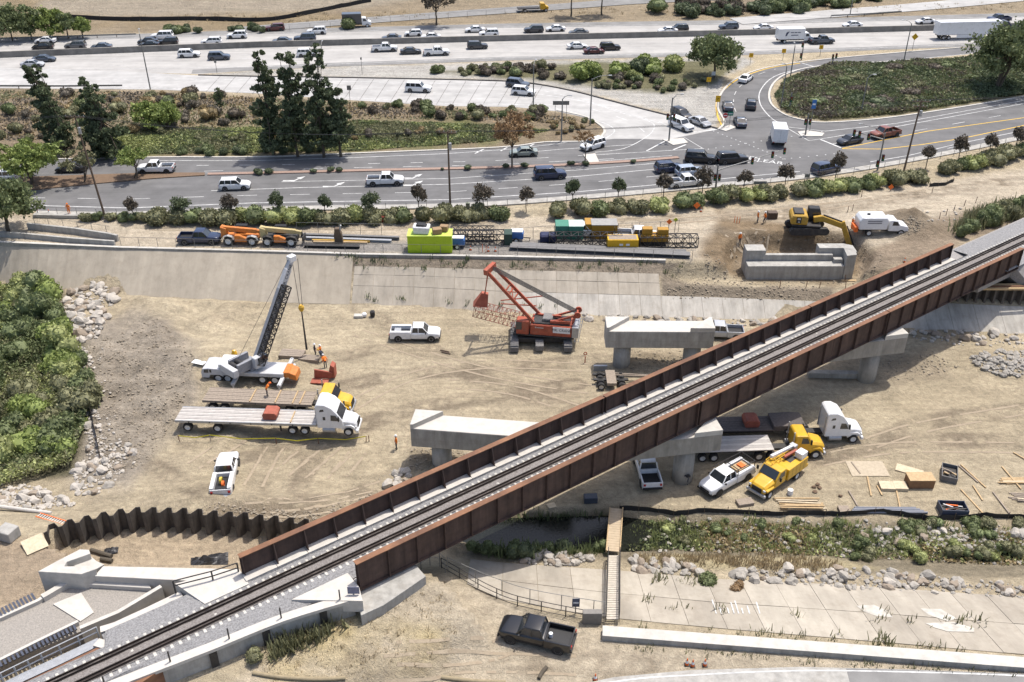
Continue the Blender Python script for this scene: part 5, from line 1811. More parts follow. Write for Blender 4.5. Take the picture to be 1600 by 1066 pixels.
# crane mats being lifted
def mat_stack(label, px, yaw, L, W, n):
 p = T(*px)
 r = thing('crane_mat', label, 'mat', p, yaw)
 for i in range(n):
  MB().bb(-L / 2, L / 2,-W / 2 + i * W / n + .02,-W / 2 + (i + 1) * W / n - .02,0,.45).build('beam', M_oldwood, r)
 MB().bb(-L / 2 - .02,-L / 2 + .1,-W / 2 - .02, W / 2 + .02,.1,.35).build('end_strap', M_dsteel, r)
 return r
mat_stack('grey timber crane mat farther left beside the workers', (457,556), R(-6),2.9,1.6,4)
mat_stack('grey timber crane mat under the hook', (484,563), R(-8),2.4,1.2,4)
o = thing('steel_counterweight', 'red brown angular steel counterweight frame on the dirt', 'counterweight', T(503,593), R(-5))
MB().bb(-1.1,.9,-1.0,0,0,.15).build('base_plate', MATS['dull_red_steel'], o, bevel=.02)
MB().prism([(-.9,.15),(1.1,.15),(1.3,.9),(.7,1.1),(-.8,1.3)], .0,.2).build('upright_plate', MATS['dull_red_steel'], o, bevel=.02)
MB().prism([(.9,.15),(1.5,.15),(1.5,1.6),(1.1,1.9),(.9,1.2)], .2,1.2).build('side_plate', MATS['dull_red_steel'], o, bevel=.02)
# ------------------------------------------------------------------ crawler crane
cb = T(846,545)
cc = thing('crawler_crane', 'red lattice boom crawler crane by the riprap on the channel floor', 'crane', (cb.x, cb.y + 1.6, hs(cb.x, cb.y + 1.6) + .01),0)
def track_unit(x, y0, y1, w):
 mb = MB()
 pr = []
 n = 8
 r = .5
 for i in range(n + 1):
  a = math.pi / 2 + math.pi * i / n
  pr.append((y0 + r + r * math.cos(a), r + r * math.sin(a)))
 for i in range(n + 1):
  a = -math.pi / 2 + math.pi * i / n
  pr.append((y1 - r + r * math.cos(a), r + r * math.sin(a)))
 k = len(pr)
 mb.loft([[(x - w / 2, a, b) for a, b in pr], [(x + w / 2, a, b) for a, b in pr]])
 t = mb.build('crawler_track', mat('track_steel', (.20,.19,.18),.75, var=.2, scale=6, grime=.3), cc)
 q = MB()
 m = int((y1 - y0) / .32)
 for i in range(m):
  yy = y0 + .25 + i * (y1 - y0 - .5) / (m - 1)
  q.bb(x - w / 2 - .02, x + w / 2 + .02, yy - .11, yy + .11,1.0,1.05)
 for i in range(4):
  zz_ = .25 + i * .17
  q.bb(x - w / 2 - .02, x + w / 2 + .02, y0 - .04, y0 + .05, zz_, zz_ + .11)
 q.build('track_shoe', MATS['track_steel'], t)
track_unit(-3.3,-2.7,3.3,.95)
track_unit(3.2,-2.7,3.3,.95)
MB().bb(-2.9,2.8,-1.0,1.6,.55,1.15).build('car_body', M_dsteel, cc, bevel=.05)
MB().bb(-.75,.25,-2.6,-1.0,.25,1.0).build('body_weight', MATS['track_steel'], cc, bevel=.05)
MB().lathe([(0,1.15),(1.1,1.15),(1.1,1.4),(0,1.4)], (0,.3,0), 'Z', 24).build('slew_ring', M_dsteel, cc)
RU = R(-9)
ru = Matrix.Translation((0,.3,0)) @ Matrix.Rotation(RU, 4, 'Z')
def ub(x0, x1, y0, y1, z0, z1, nm, m, bevel=.04):
 mb = MB().bb(x0, x1, y0, y1, z0, z1)
 mb.v = [tuple(ru @ Vector(v)) for v in mb.v]
 return mb.build(nm, m, cc, bevel=bevel)
def up_(x, y, z):
 return ru @ Vector((x, y, z))
ub(-3.3,4.2,-1.5,1.5,1.42,1.62, 'walkway_deck', M_dsteel)
ub(-1.2,3.9,-1.45,1.35,1.62,3.05, 'machinery_house', M_red, .08)
ub(-2.9,-1.35,-1.6,-.3,1.65,3.5, 'operator_cab', M_red, .08)
ub(-2.92,-2.2,-1.63,-.4,2.3,3.35, 'cab_glass', M_glass, .03)
ub(3.9,4.7,-1.5,1.5,1.6,3.1, 'counterweight', M_steel, .06)
# white sign with lettering on the house
ub(-.9,3.6,-1.2,1.1,3.05,3.2, 'roof_walkway', M_dsteel, .02)
ub(.2,1.4,-.7,.9,3.2,3.55, 'winch_cover', MATS['track_steel'], .05)
sg = ub(1.6,3.7,-1.50,-1.46,2.15,2.95, 'sign_panel', M_white, 0)
to = text_obj('lettering', 'MR. CRANE', .46, M_navy_l, sg, (0,0,0),(0,0,0))
to.matrix_local = ru @ Matrix.Translation((2.65,-1.51,2.55)) @ Matrix.Rotation(R(90),4, 'X')
ub(-.6,-.42,-1.475,-1.452,2.62,2.80, 'maker_mark', M_conc_white, 0)
ub(-.36,.45,-1.475,-1.452,2.64,2.74, 'maker_mark', M_conc_white, 0)
# live mast (two legs with ladder) leaning left and up
foot1, foot2 = up_(-.8,-.9,3.0), up_(-.2,1.1,3.0)
# choose the mast top in the plane y = crane centre + .4
yt_ = cb.y + 1.9
zt_ = 3.0
for zz_ in np.arange(4,20,.02):
 g_ = G(765,420, zz_)
 if g_.y < yt_:
  zt_ = zz_
  break
mt = G(765,420, zt_) - cc.location
mb = MB()
tops = [mt + Vector((-.3,-.6,-.1)), mt + Vector((.35,.6,.1))]
mb.bar(foot1, tops[0], .34,.34)
mb.bar(foot2, tops[1], .34,.34)
mb.bar(tops[0] + Vector((-.2,-.3,0)), tops[1] + Vector((.2,.3,0)),.5,.7)
for t in (.45,.55,.62):
 mb.bar(foot1.lerp(tops[0], t), foot2.lerp(tops[1], t + .02),.14)
mb.bar(foot1.lerp(tops[0], .45), foot2.lerp(tops[1], .62),.10)
mb.bar(foot1.lerp(tops[0], .62), foot2.lerp(tops[1], .47),.10)
mb.build('mast', M_red, cc)
# rear gantry and boom hoist ropes
mb = MB()
for sy in (-.7,.7):
 mb.bar(up_(1.6, sy, 3.3), up_(4.3, sy, 4.4),.22)
 mb.bar(up_(3.9, sy, 3.2), up_(4.3, sy, 4.4),.22)
 mb.lathe([(0,-.1),(.42,-.1),(.42,.1),(0,.1)], up_(4.45, sy, 4.4), 'Y', 14)
mb.tube(up_(4.35,-.9,4.4), up_(4.35,.9,4.4),.14)
mb.bar(up_(-.8,.9,3.2), up_(2.4,.2,3.55),.25)
mb.bar(up_(1.2,-.9,3.35), up_(3.6,-.9,3.45),.35)
mb.build('gantry', M_red, cc)
mb = MB()
for k in range(7):
 f = (k - 3) / 3
 mb.tube(up_(4.4, f * .5,4.45), mt + Vector((.4 + .06 * f, f * .5,.1)),.035, n=4)
mb.build('boom_hoist_rope', M_dsteel, cc)
# lattice boom stub pointing left, tip raised
tipz = 3.6
tip = G(742,482, tipz) - cc.location
mb = MB()
base = up_(-1.6,.1,2.4)
lattice(mb, base.lerp(tip, .12), tip, 1.5,1.5,11,.03)
lattice(mb, base, base.lerp(tip, .14),.9,.5,2,.05, w2=1.5, h2=1.5)
mb.build('lattice_boom', mat('faded_red_lattice', (.30,.10,.065),.7, var=.18, grime=.35), cc)
mb = MB()
mb.hexa([tip + Vector(v) for v in ((-.2,-.7,.6),(1.6,-.7,.5),(1.6,.7,.5),(-.2,.7,.6),(.9,-.3,2.3),(1.7,-.3,2.1),(1.7,.3,2.1),(.9,.3,2.3))])
mb.tube(tip + Vector((1.3,-.2,2.2)), mt + Vector((-.2,-.4,-.2)),.07, n=5)
mb.tube(tip + Vector((1.3,.2,2.2)), mt + Vector((-.1,.4,-.2)),.07, n=5)
mb.tube(tip + Vector((3.2,.2,1.0)), tip + Vector((8.4,.8,1.3)),.08, n=5)
mb.tube(tip + Vector((3.2,-.6,1.0)), tip + Vector((7.6,-.6,.7)),.08, n=5)
mb.build('boom_tip_frame', MATS['dull_red_steel'], cc)
mb = MB()
mb.bar(up_(4.3,-1.6,1.2), up_(4.7,-.2,4.1),.06)
mb.bar(up_(4.75,-1.6,1.2), up_(5.15,-.2,4.1),.06)
for k in range(10):
 t = k / 9
 mb.bar(up_(4.3,-1.6,1.2).lerp(up_(4.7,-.2,4.1), t), up_(4.75,-1.6,1.2).lerp(up_(5.15,-.2,4.1), t),.04)
mb.build('ladder', M_steel, cc)
# ------------------------------------------------------------------ excavator
ep = T(1262,372)
ex = thing('excavator', 'yellow tracked excavator with boom over the new abutment', 'excavator', ep + Vector((0,1.2,0)),0)
ex.location.z = hs(*ex.location.xy) + .01
ex.scale = (1.13,1.13,1.13)
for yy in (-1.15,1.15):
 mb = MB()
 pr = []
 for i in range(9):
  a = math.pi / 2 + math.pi * i / 8
  pr.append((-2.0 + .45 * math.cos(a),.45 + .45 * math.sin(a)))
 for i in range(9):
  a = -math.pi / 2 + math.pi * i / 8
  pr.append((2.0 + .45 * math.cos(a),.45 + .45 * math.sin(a)))
 mb.loft([[(a, yy - .3, b) for a, b in pr], [(a, yy + .3, b) for a, b in pr]])
 mb.build('crawler_track', mat('dark_track', (.045,.042,.04),.8, var=.2, grime=.35), ex)
MB().bb(-1.4,1.4,-.9,.9,.45,.95).build('undercarriage', M_dsteel, ex)
ee = Matrix.Rotation(R(-8),4, 'Z')
def eb(nm, m, mb, bevel=.05):
 mb.v = [tuple(ee @ Vector(v)) for v in mb.v]
 return mb.build(nm, m, ex, bevel=bevel)
eb('upper_deck', M_dsteel, MB().bb(-2.0,1.5,-1.3,1.3,1.0,1.25))
eb('engine_house', M_cat, MB().prism([(-2.2,1.26),(-.2,1.26),(-.2,2.4),(-.6,2.55),(-2.0,2.5),(-2.3,2.1)], -1.3,1.3),.12)
eb('engine_grille', M_black, MB().bb(-1.6,-1.0,-1.315,-1.29,1.5,2.3),0)
eb('operator_cab', M_black, MB().prism([(-.1,1.26),(1.5,1.26),(1.65,1.9),(1.3,2.95),(-.05,2.95)], .25,1.3),.08)
eb('cab_glass', M_glass, MB().prism([(.05,1.7),(1.58,1.7),(1.6,1.95),(1.28,2.85),(.05,2.85)], .22,1.33),0)
eb('engine_top', M_dsteel, MB().bb(-1.9,-.7,-.9,.9,2.5,2.72))
# boom, stick, bucket: bucket reaches behind the abutment corner
def epx(px, py, yl):
 for zz_ in np.arange(-2,14,.02):
  g = G(px, py, zz_)
  if g.y < yl:
   break
 return (g - ex.location) / 1.13
ybo = ex.location.y - .4
b0 = ee @ Vector((.6,-.25,1.7))
b1 = epx(1285,341, ybo)
b2 = epx(1318,353, ybo - .5)
b3 = epx(1328,386, ybo - .8)
mb = MB()
mb.bar(b0, b1,.5,.75)
mb.bar(b1 - (b2 - b1) * .04, b2,.5,.7)
mb.build('boom', M_cat, ex, bevel=.05)
mb = MB()
stp = b2 + (b2 - b3).normalized() * .6
mb.bar(stp, b3,.45,.62)
mb.build('stick', M_cat, ex, bevel=.04)
mb = MB()
mb.tube(b0 + Vector((.8,0,-.2)), b1 + Vector((.3,0,-.3)),.11)
mb.tube(b1 + Vector((.1,0,.45)), stp, .09)
mb.tube(stp.lerp(b3,.2) + Vector((.4,0,.1)), b3 + Vector((.4,0,.3)),.08)
mb.build('hydraulic_cylinder', M_dsteel, ex)
mb = MB().prism([(-.1,.2),(.5,.1),(.7,-.6),(.3,-1.2),(-.4,-1.1),(-.3,-.4)], -.55,.55)
mb.v = [tuple(Vector(v) + b3) for v in mb.v]
mb.build('bucket', M_dsteel, ex, bevel=.03)
eb('maker_mark', M_conc_white, MB().bb(-1.5,-1.1,-1.325,-1.316,1.95,2.2),0)
eb('maker_mark', M_conc_white, MB().bb(-1.4,-1.15,-1.325,-1.316,1.6,1.75),0)
# ------------------------------------------------------------------ telehandlers
def telehandler(label, px, boomcol, bodycol, rimcol):
 p = T(*px)
 r = thing('telehandler', label, 'telehandler', (p.x, p.y + 1.0, hs(p.x, p.y + 1.0) + .01), R(-2))
 MB().bb(-2.3,2.3,-.7,.7,.65,1.25).build('chassis', bodycol if boomcol is bodycol else M_dsteel, r, bevel=.06)
 eh = MB().prism([(-.75,.6),(1.0,.6),(.95,1.15),(.0,1.6),(-.7,1.6)], -1.2,-.72).build('engine_hood', M_oj, r, bevel=.08)
 MB().bb(-.9,.7,.45,1.2,.8,2.35).build('operator_cab', M_black, r, bevel=.06)
 MB().bb(-.92,.6,.42,1.22,1.45,2.25).build('cab_glass', M_glass, r)
 b = MB().bar((-2.7,-.15,2.25),(2.2,-.15,1.85),.48,.62).build('boom', boomcol, r, bevel=.03)
 MB().bar((2.1,-.15,1.86),(3.0,-.15,1.70),.36,.46).build('boom_extension', boomcol, r, bevel=.02)
 MB().prism([(-2.7,1.0),(-1.9,1.0),(-1.9,2.3),(-2.7,2.55)], -.6,.4).build('boom_pivot', boomcol, r, bevel=.04)
 mb = MB().bar((2.9,-.15,1.9),(3.2,-.15,.6),.3,.3)
 mb.bb(3.1,3.3,-.8,.8,.5,1.3)
 for s in (-.45,.45):
  mb.bb(3.3,4.4, s - .07, s + .07,.2,.27)
 mb.build('fork_carriage', M_dsteel, r)
 for sx in (-1.65,1.65):
  for sy in (-1,1):
   w = wheel(r, sx, sy * 1.0,.68,.5, 'white')
  MB().prism([(sx - .85,.95),(sx - .6,1.38),(sx, 1.55),(sx + .6,1.38),(sx + .85,.95),(sx + .78,.95),(sx + .55,1.3),(sx, 1.46),(sx - .55,1.3),(sx - .78,.95)], -1.26,-.74).build('mudguard', M_steel if boomcol is bodycol else M_dsteel, r)
 return r
telehandler('all orange telehandler nearest the dark blue pickup', (377,384), M_oj, M_oj, None)
telehandler('telehandler with cream boom and orange hood', (438,385), mat('cream_boom_paint', (.50,.40,.19),.5, var=.1, grime=.2), M_dsteel, None)
# ------------------------------------------------------------------ vacuum truck with white tank
p = T(1378,370)
r = thing('sweeper_truck', 'white tank truck parked beside the spoil heap', 'truck', p + Vector((0,1.2,0)), R(0))
r.location.z = hs(*r.location.xy) + .01
MB().prism([(-3.4,1.0),(.5,1.0),(.6,2.2),(.3,2.85),(-3.1,2.85),(-3.5,2.3)], -1.2,1.2).build('hopper', M_white, r, bevel=.15, seg=2)
MB().bb(-3.3,3.4,-.45,.45,.6,.95).build('chassis', M_black, r)
MB().prism([(.75,.75),(.75,2.3),(1.05,2.4),(1.85,2.3),(2.35,1.65),(3.4,1.45),(3.6,1.1),(3.6,.65)], -1.05,1.05).build('cab', M_white, r, bevel=.1, seg=2)
for sy in (-1,1):
 MB().add([(1.2, sy * 1.056,1.6),(2.2, sy * 1.056,1.6),(1.8, sy * 1.056,2.2),(1.25, sy * 1.056,2.22)], [(0,1,2,3)]).build('side_window', M_glass, r)
 wheel(r, 2.6, sy * .95,.48,.3, 'white')
 wheel(r, -1.9, sy * .92,.48,.5, 'white')
MB().add([(2.36,-.9,1.72),(2.36,.9,1.72),(1.9,.85,2.3),(1.9,-.85,2.3)], [(0,1,2,3)]).build('windshield', M_glass, r)
for zz_ in (2.25,1.95):
 MB().bb(-2.4,-.4,-1.216,-1.203, zz_, zz_ + .16).build('lettering', mat('grey_print', (.2,.2,.22),.6), r)
MB().bb(-3.9,-3.4,-.9,.9,.5,1.3).build('rear_broom', M_orange, r, bevel=.05)
MB().tube((-2.0,0,2.8),(-2.0,0,3.0),.25).build('hatch', M_black, r)
# ------------------------------------------------------------------ yellow boom truck
yaw, mid, _ = heading((1240,733),(1182,775))
r = thing('boom_truck', 'yellow utility truck with white folded boom parked facing the creek', 'truck', mid + Vector((0,0,.01)), yaw)
Yb = M_yellow
MB().bb(-3.4,3.0,-.45,.45,.55,.9).build('chassis', M_black, r)
MB().bb(-3.4,-.1,-1.2,1.2,.85,2.15).build('service_body', Yb, r, bevel=.03)
MB().bb(-2.4,-1.2,-.55,.55,2.12,2.17).build('bed_well', M_dsteel, r)
for i in range(5):
 MB().bb(-.15 - i * .65 - .02,-.15 - i * .65 + .0,-1.208,1.208,.95,2.05).build('locker_seam', M_dsteel, r)
MB().prism([(0,.75),(0,2.35),(.2,2.5),(1.1,2.48),(1.75,1.75),(1.9,.75)], -1.05,1.05).build('cab', Yb, r, bevel=.1, seg=2)
hd = MB()
hd.loft([[(x, -w, zl_),(x, -w, zh_ - .2),(x, -w * .7, zh_),(x, w * .7, zh_),(x, w, zh_ - .2),(x, w, zl_)] for x, w, zl_, zh_ in ((1.7,1.0,.7,1.75),(2.4,.95,.68,1.62),(3.1,.85,.66,1.42),(3.3,.75,.7,1.25))])
hd.build('hood', Yb, r, bevel=.05, seg=2)
for sy in (-1,1):
 MB().bb(1.95,3.15, sy * .86 - .28, sy * .86 + .28,.95,1.2).build('fender', Yb, r, bevel=.1, seg=2)
MB().bb(3.2,3.5,-1.1,1.1,.42,.72).build('bumper', M_steel, r, bevel=.05)
MB().box((3.32,0,1.0),(.06,1.1,.5)).build('grille', M_black, r)
MB().add([(1.78,-.95,1.78),(1.78,.95,1.78),(1.18,.9,2.45),(1.18,-.9,2.45)], [(0,1,2,3)]).build('windshield', M_glass, r)
for sy in (-1,1):
 MB().add([(.35, sy * 1.056,1.65),(1.5, sy * 1.056,1.65),(1.1, sy * 1.056,2.3),(.4, sy * 1.056,2.3)], [(0,1,2,3)]).build('side_window', M_glass, r)
 wheel(r, 2.55, sy * .98,.48,.3, 'white')
 wheel(r, -1.9, sy * .95,.48,.5, 'white')
 MB().box((1.5, sy * 1.35,1.95),(.12,.2,.45)).build('mirror', M_black, r)
 MB().box((3.25, sy * .82,1.1),(.1,.25,.2)).build('headlight', M_lamp, r)
mb = MB()
for sy in (-.95,-.2):
 mb.bar((-1.2, sy, 2.75),(.9, sy, 2.75),.06)
for xx in (-1.2,-.5,.2,.9):
 for sy in (-.95,-.2):
  mb.bar((xx, sy, 2.1),(xx, sy, 2.75),.05)
 mb.bar((xx, -.95,2.75),(xx, -.2,2.75),.05)
mb.build('guard_rail', Yb, r)
MB().bar((-3.3,-.55,2.6),(.4,-.75,3.0),.3,.34).build('boom', M_white, r, bevel=.04)
MB().bb(-3.5,-2.9,-.9,-.2,2.15,2.8).build('boom_turret', M_steel, r, bevel=.04)
MB().bar((-3.0,.0,2.5),(-1.0,-.1,2.6),.28,.2).build('lower_boom', MATS['dull_red_steel'], r)
MB().bb(-3.3,-2.3,.25,1.1,2.16,2.85).build('tool_locker', M_white, r, bevel=.04)
MB().bb(-3.8,-3.4,-1.1,1.1,.7,1.0).build('rear_platform', Yb, r)
# ------------------------------------------------------------------ wheel dolly beside the new pier
p = T(955,606)
r = thing('trailer_dolly', 'heavy haul wheel dolly with two rows of tyres by the girder', 'trailer', p + Vector((0,.9,0)),0)
for xx in (-1.2,1.2):
 for i in range(4):
  a = wheel(r, 0,0,.45,.42)
  a.location = (xx, -1.3 + i * .75,.45)
  a.rotation_euler = (0,0, R(90) * 0)
for nm, q in (('frame', MB().bb(-.55,.55,-1.4,1.4,.6,.95)),('axle_beam', MB().bb(-2.0,2.0,-.3,.1,.5,.7)),('axle_beam', MB().bb(-2.0,2.0,.8,1.1,.5,.7))):
 q.build(nm, M_oldwood if nm == 'frame' else M_dsteel, r)
mb = MB().bar((.5,.5,.8),(5.5,.4,.7),.14)
mb.bar((.5,.9,.8),(5.5,.5,.7),.14)
mb.build('tow_bar', M_oldwood, r)
# ------------------------------------------------------------------ lined banks
def line_at(k, X):
 a, b, c = LW[k]
 return float(np.interp(X, a, b)), float(np.interp(X, a, c))
def bank_pt(k0, k1, X, t):
 y0, z0 = line_at(k0, X)
 y1, z1 = line_at(k1, X)
 return Vector((X, y0 + (y1 - y0) * t, z0 + (z1 - z0) * t))
def panel(k0, k1, X0, X1, t0, t1, m, parent, lift=.05, gap=.016, skew=0.0, name='panel', thick=.3):
 q = [bank_pt(k0, k1, X0 + gap + skew * t0, t0), bank_pt(k0, k1, X1 - gap + skew * t0, t0), bank_pt(k0, k1, X1 - gap + skew * t1, t1), bank_pt(k0, k1, X0 + gap + skew * t1, t1)]
 g = .012 if t1 > t0 else -.012
 q[2] = q[2].lerp(q[1], .004)
 q[3] = q[3].lerp(q[0], .004)
 l = lift + random.uniform(-.015,.015)
 mb = MB().hexa([v + Vector((0,0, l - thick)) for v in q] + [v + Vector((0,0, l)) for v in q])
 return mb.build(name, m, parent)
def XW(px, k):
 best = None
 for X in np.arange(-140,140,.25):
  y, z = line_at(k, X)
  q = Qv(X, y, z)[0]
  if best is None or abs(q - px) < best[0]:
   best = (abs(q - px), X)
 return best[1]
M_shot = mat('shotcrete_lining', (.40,.35,.275),.95, scale=.25, col2=(.32,.28,.22), bump=.02, bscale=2, grime=.4, streak=(.5,.08,.1,.22))
M_panel = mat('lining_concrete_tan', (.39,.345,.28),.95, scale=.4, col2=(.32,.285,.23), bump=.012, bscale=3, grime=.35, streak=(.9,.15,.2,.25))
M_panel_w = mat('lining_concrete_white', (.47,.44,.385),.95, scale=.5, col2=(.385,.36,.315), bump=.012, bscale=3, grime=.4, streak=(1.2,.2,.2,.3))
lin = bpy.data.objects.new('bank_lining', None)
COL.objects.link(lin)
struct(lin, 'concrete lining of the far channel bank')
xl = [XW(p, 7) for p in (-260,-130,0,130,260,400,547)]
for a, b in zip(xl, xl[1:]):
 n = 9
 for i in range(n):
  x0, x1 = a + (b - a) * i / n, a + (b - a) * (i + 1) / n
  panel(7,8, x0, x1,-.02,.985, M_shot, lin, gap=.0, lift=.13)
xm0, xm1, xm2 = XW(548,7), XW(1034,7), XW(1330,7)
nc = 15
for i in range(nc):
 a, b = xm0 + (xm1 - xm0) * i / nc, xm0 + (xm1 - xm0) * (i + 1) / nc
 wht = i >= 8
 panel(7,8, a, b, -.02,.36, M_panel_w if wht else M_panel, lin)
 panel(7,8, a, b, .365,.58, M_panel, lin)
 panel(7,8, a, b, .585,.75, M_panel, lin)
nc = 9
for i in range(nc):
 a, b = xm1 + (xm2 - xm1) * i / nc, xm1 + (xm2 - xm1) * (i + 1) / nc
 panel(7,8, a, b, -.02,.36, M_panel_w, lin)
xr0, xr1 = xm2, XW(1900,7)
nc = 14
for i in range(nc):
 a, b = xr0 + (xr1 - xr0) * i / nc, xr0 + (xr1 - xr0) * (i + 1) / nc
 panel(7,8, a, b, -.02,.46, M_panel_w, lin)
lin2 = bpy.data.objects.new('creek_lining', None)
COL.objects.link(lin2)
struct(lin2, 'pale concrete slope paving on the near side of the creek')
x0, x1 = XW(735,2), XW(1760,2)
nc = 19
M_near = mat('slope_paving_concrete', (.39,.35,.285),.95, scale=.25, col2=(.30,.265,.215), bump=.012, bscale=3, grime=.45, streak=(.5,.12,.2,.25))
M_near2 = mat('slope_paving_concrete_pale', (.43,.39,.32),.95, scale=.25, col2=(.35,.312,.255), bump=.012, bscale=3, grime=.4, streak=(.5,.12,.2,.25))
for i in range(nc):
 a, b = x0 + (x1 - x0) * i / nc, x0 + (x1 - x0) * (i + 1) / nc
 panel(2,1, a, b, .02,.46, random.choice([M_near, M_near2]), lin2, lift=.06)
 panel(2,1, a, b, .465,.90, random.choice([M_near, M_near2]), lin2, lift=.06)
# white paint patches and strokes left on the paving
def slope_patch(px, m=M_paint):
 pts = [T(x, y) + Vector((0,0,.09)) for x, y in px]
 MB().add(pts, [tuple(range(len(pts)))]).build('paint_patch', m, lin2, fixn=False)
for pp in ([(1338,948),(1365,946),(1385,955),(1395,966),(1370,964),(1350,957)], [(1438,952),(1470,953),(1495,968),(1480,972),(1450,962)], [(1445,975),(1490,973),(1522,983),(1522,989),(1480,988),(1460,982)]):
 slope_patch(pp, mat('white_overpaint', (.52,.49,.43),.9, var=.2, scale=1.2, grime=.4))
for x_ in (1118,1126,1138,1146,1153,1160,1170,1186):
 k_ = random.uniform(8,22)
 slope_patch([(x_, 960),(x_ + 2,960),(x_ - k_ * .3 + 2,960 - k_),(x_ - k_ * .3,960 - k_)])
# low parapet walls
def wallthing(name, label, px, z, width, h, m, cat='wall', base=-.5, cop=None):
 pts = [G(x, y, z) for x, y in px]
 o = pts[0].copy()
 r = thing(name, label, cat, o)
 mb = MB()
 wall_strip(mb, [p - o for p in pts], width, base, h)
 mb.build('wall_body', m, r)
 mb = MB()
 wall_strip(mb, [p - o for p in pts], width * 1.02, h + .002, h + .05)
 mb.build('coping', cop or m, r)
 return r
wallthing('parapet_wall', 'low pale concrete wall along the near edge of the creek paving', [(941,993),(1100,1005),(1300,1020),(1600,1043),(1900,1068)], 3.6,1.0,.5, M_conc, cop=M_conc_new)
wallthing('bank_kerb', 'long pale kerb along the crest of the far bank', [(-120,372),(0,379),(190,387.5),(420,393.5),(560,398),(800,402),(1040,407.5)], 4.3,.45,.12, M_conc_old, cop=M_conc_new)
wallthing('ramp_wall', 'sloping concrete wall of the bank access ramp at left, upper one', [(45,358),(120,366),(172,374),(185,377)], 4.3,.35,.9, M_conc)
wallthing('ramp_wall', 'sloping concrete wall of the bank access ramp at left, lower one', [(-60,366),(40,372),(110,379),(180,384)], 4.3,.35,.7, M_conc)
# path at the bottom of the picture
bp = struct(sheet('bike_path', [(-300,1330),(300,1190),(700,1110),(880,1075),(960,1058),(1080,1047),(1250,1042),(1420,1046),(1600,1053),(1900,1070),(1900,1250),(880,1250),(300,1400),(-300,1600)], 3.72, M_conc), 'pale concrete path along the near bank')
sheet('asphalt_section', [(1322,1044.5),(1420,1046.5),(1600,1053.5),(1900,1070.5),(1900,1250),(1375,1250)], 3.726, M_asphalt_old, bp)
ribbon('edge_line', smooth_px([(300,1200),(700,1119),(950,1067),(1080,1055),(1250,1048),(1420,1050),(1600,1056),(1800,1066)]),.12,3.732, M_paint, bp)
# ------------------------------------------------------------------ new abutments
def zfor(X, Y, py):
 lo, hi = -5,25
 for _ in range(40):
  m = (lo + hi) / 2
  if Qv(X, Y, m)[1] > py:
   lo = m
  else:
   hi = m
 return (lo + hi) / 2
r = thing('new_abutment', 'unfinished pale concrete abutment beside the near track approach', 'abutment', G(150,900,5.9))
o_ = r.location.copy(); r.location.z = 0; o_.z = 0
def rslab(nm, px, z, z0, m=M_conc_new, parent=r, org=None, bevel=.03):
 org = o_ if org is None else org
 return MB().slab([((G(x, y, z) - org).x, (G(x, y, z) - org).y) for x, y in px], z0, z).build(nm, m, parent, bevel=bevel)
rslab('wing_wall', [(59,893),(88,877),(125,858),(139,859),(141,865),(104,878),(100,885),(140,884),(150,889),(127,897)], 6.3,.6)
rslab('bearing_block', [(104,880),(141,868),(150,876),(163,882),(150,889),(120,886)], 5.7,.6)
rslab('cap_beam', [(147,900),(161,884.5),(330,888),(372,889.5),(372,905),(307,908)], 5.7,.6, M_conc_white)
rslab('footing_ledge', [(137,913),(147,906),(233,912),(236,919)], 5.0,2.0, M_conc_white)
# gravel pad, trench and steel along the approach
M_padgrav = mat('pad_gravel', (.34,.31,.27),.97, scale=8, col2=(.20,.185,.165), bump=.05, bscale=9)
pad = MB().slab([((G(x, y, 4.6)).x, (G(x, y, 4.6)).y) for x, y in [(-120,1010),(0,962),(70,935),(110,912),(240,915),(255,921),(185,962),(130,985),(0,1040),(-120,1092)]], 1.0,4.6)
struct(pad.build('gravel_pad', M_padgrav), 'gravel pad between the new abutment and the track')
r2 = thing('approach_walls', 'concrete kerb walls and corrugated steel edging beside the gravel pad', 'wall', G(60,970,4.6))
o2 = r2.location.copy()
def pxwall(nm, px, z, w, h0, h1, m):
 mb = MB()
 wall_strip(mb, [G(x, y, z) - o2 for x, y in px], w, h0, h1)
 return mb.build(nm, m, r2)
pxwall('kerb_wall', [(-120,1030),(0,965),(60,938),(66,934)], 4.9,.3,-1.5,.05, M_conc_new)
pxwall('kerb_wall', [(66,933),(75,928),(105,910)], 5.0,.5,-1.5,.1, M_conc_new)
pxwall('kerb_wall', [(125,982),(185,957),(252,917)], 5.2,.35,-2.5,.1, M_conc_new)
pxwall('kerb_wall', [(157,985),(180,978),(230,955),(284,929)], 7.0,.6,-2.5,.1, M_conc_white)
M_corr = mat('corrugated_steel', (.10,.11,.14),.5, metal=.5, var=.15)
for px in ([(-60,990),(0,958),(58,930)], [(-60,1066),(0,1036),(60,1006),(122,976)]):
 pts = [G(x, y, 4.9) - o2 for x, y in px]
 for a, b in zip(pts, pts[1:]):
  n = int((b - a).length / .28)
  d = (b - a).normalized()
  nn = Vector((-d.y, d.x, 0))
  for i in range(n):
   p = a.lerp(b, i / n)
   mb = MB().bar(p - nn * .45, p + nn * .45,.16,.12)
   mb.build('corrugation', M_corr, r2)
pxwall('ledge', [(-60,1060),(0,1031),(60,1001),(122,971)], 4.95,.25,-1.0,.06, M_conc_white)
pxwall('trench_floor', [(-60,1105),(20,1062),(100,1020),(150,992)], 3.0,2.2,-.4,0, M_dsteel)
pxwall('girder_flange', [(-40,1110),(50,1065),(100,1041),(160,1012)], 7.2,.5,-2.8,0, M_rust_top)
pxwall('walkway_slab', [(-40,1096),(40,1056),(90,1033),(155,1002)], 7.05,.8,-.2,0, M_steel)
pxwall('end_block', [(150,1003),(168,1008)], 7.3,.7,-1.5,0, M_conc_white)
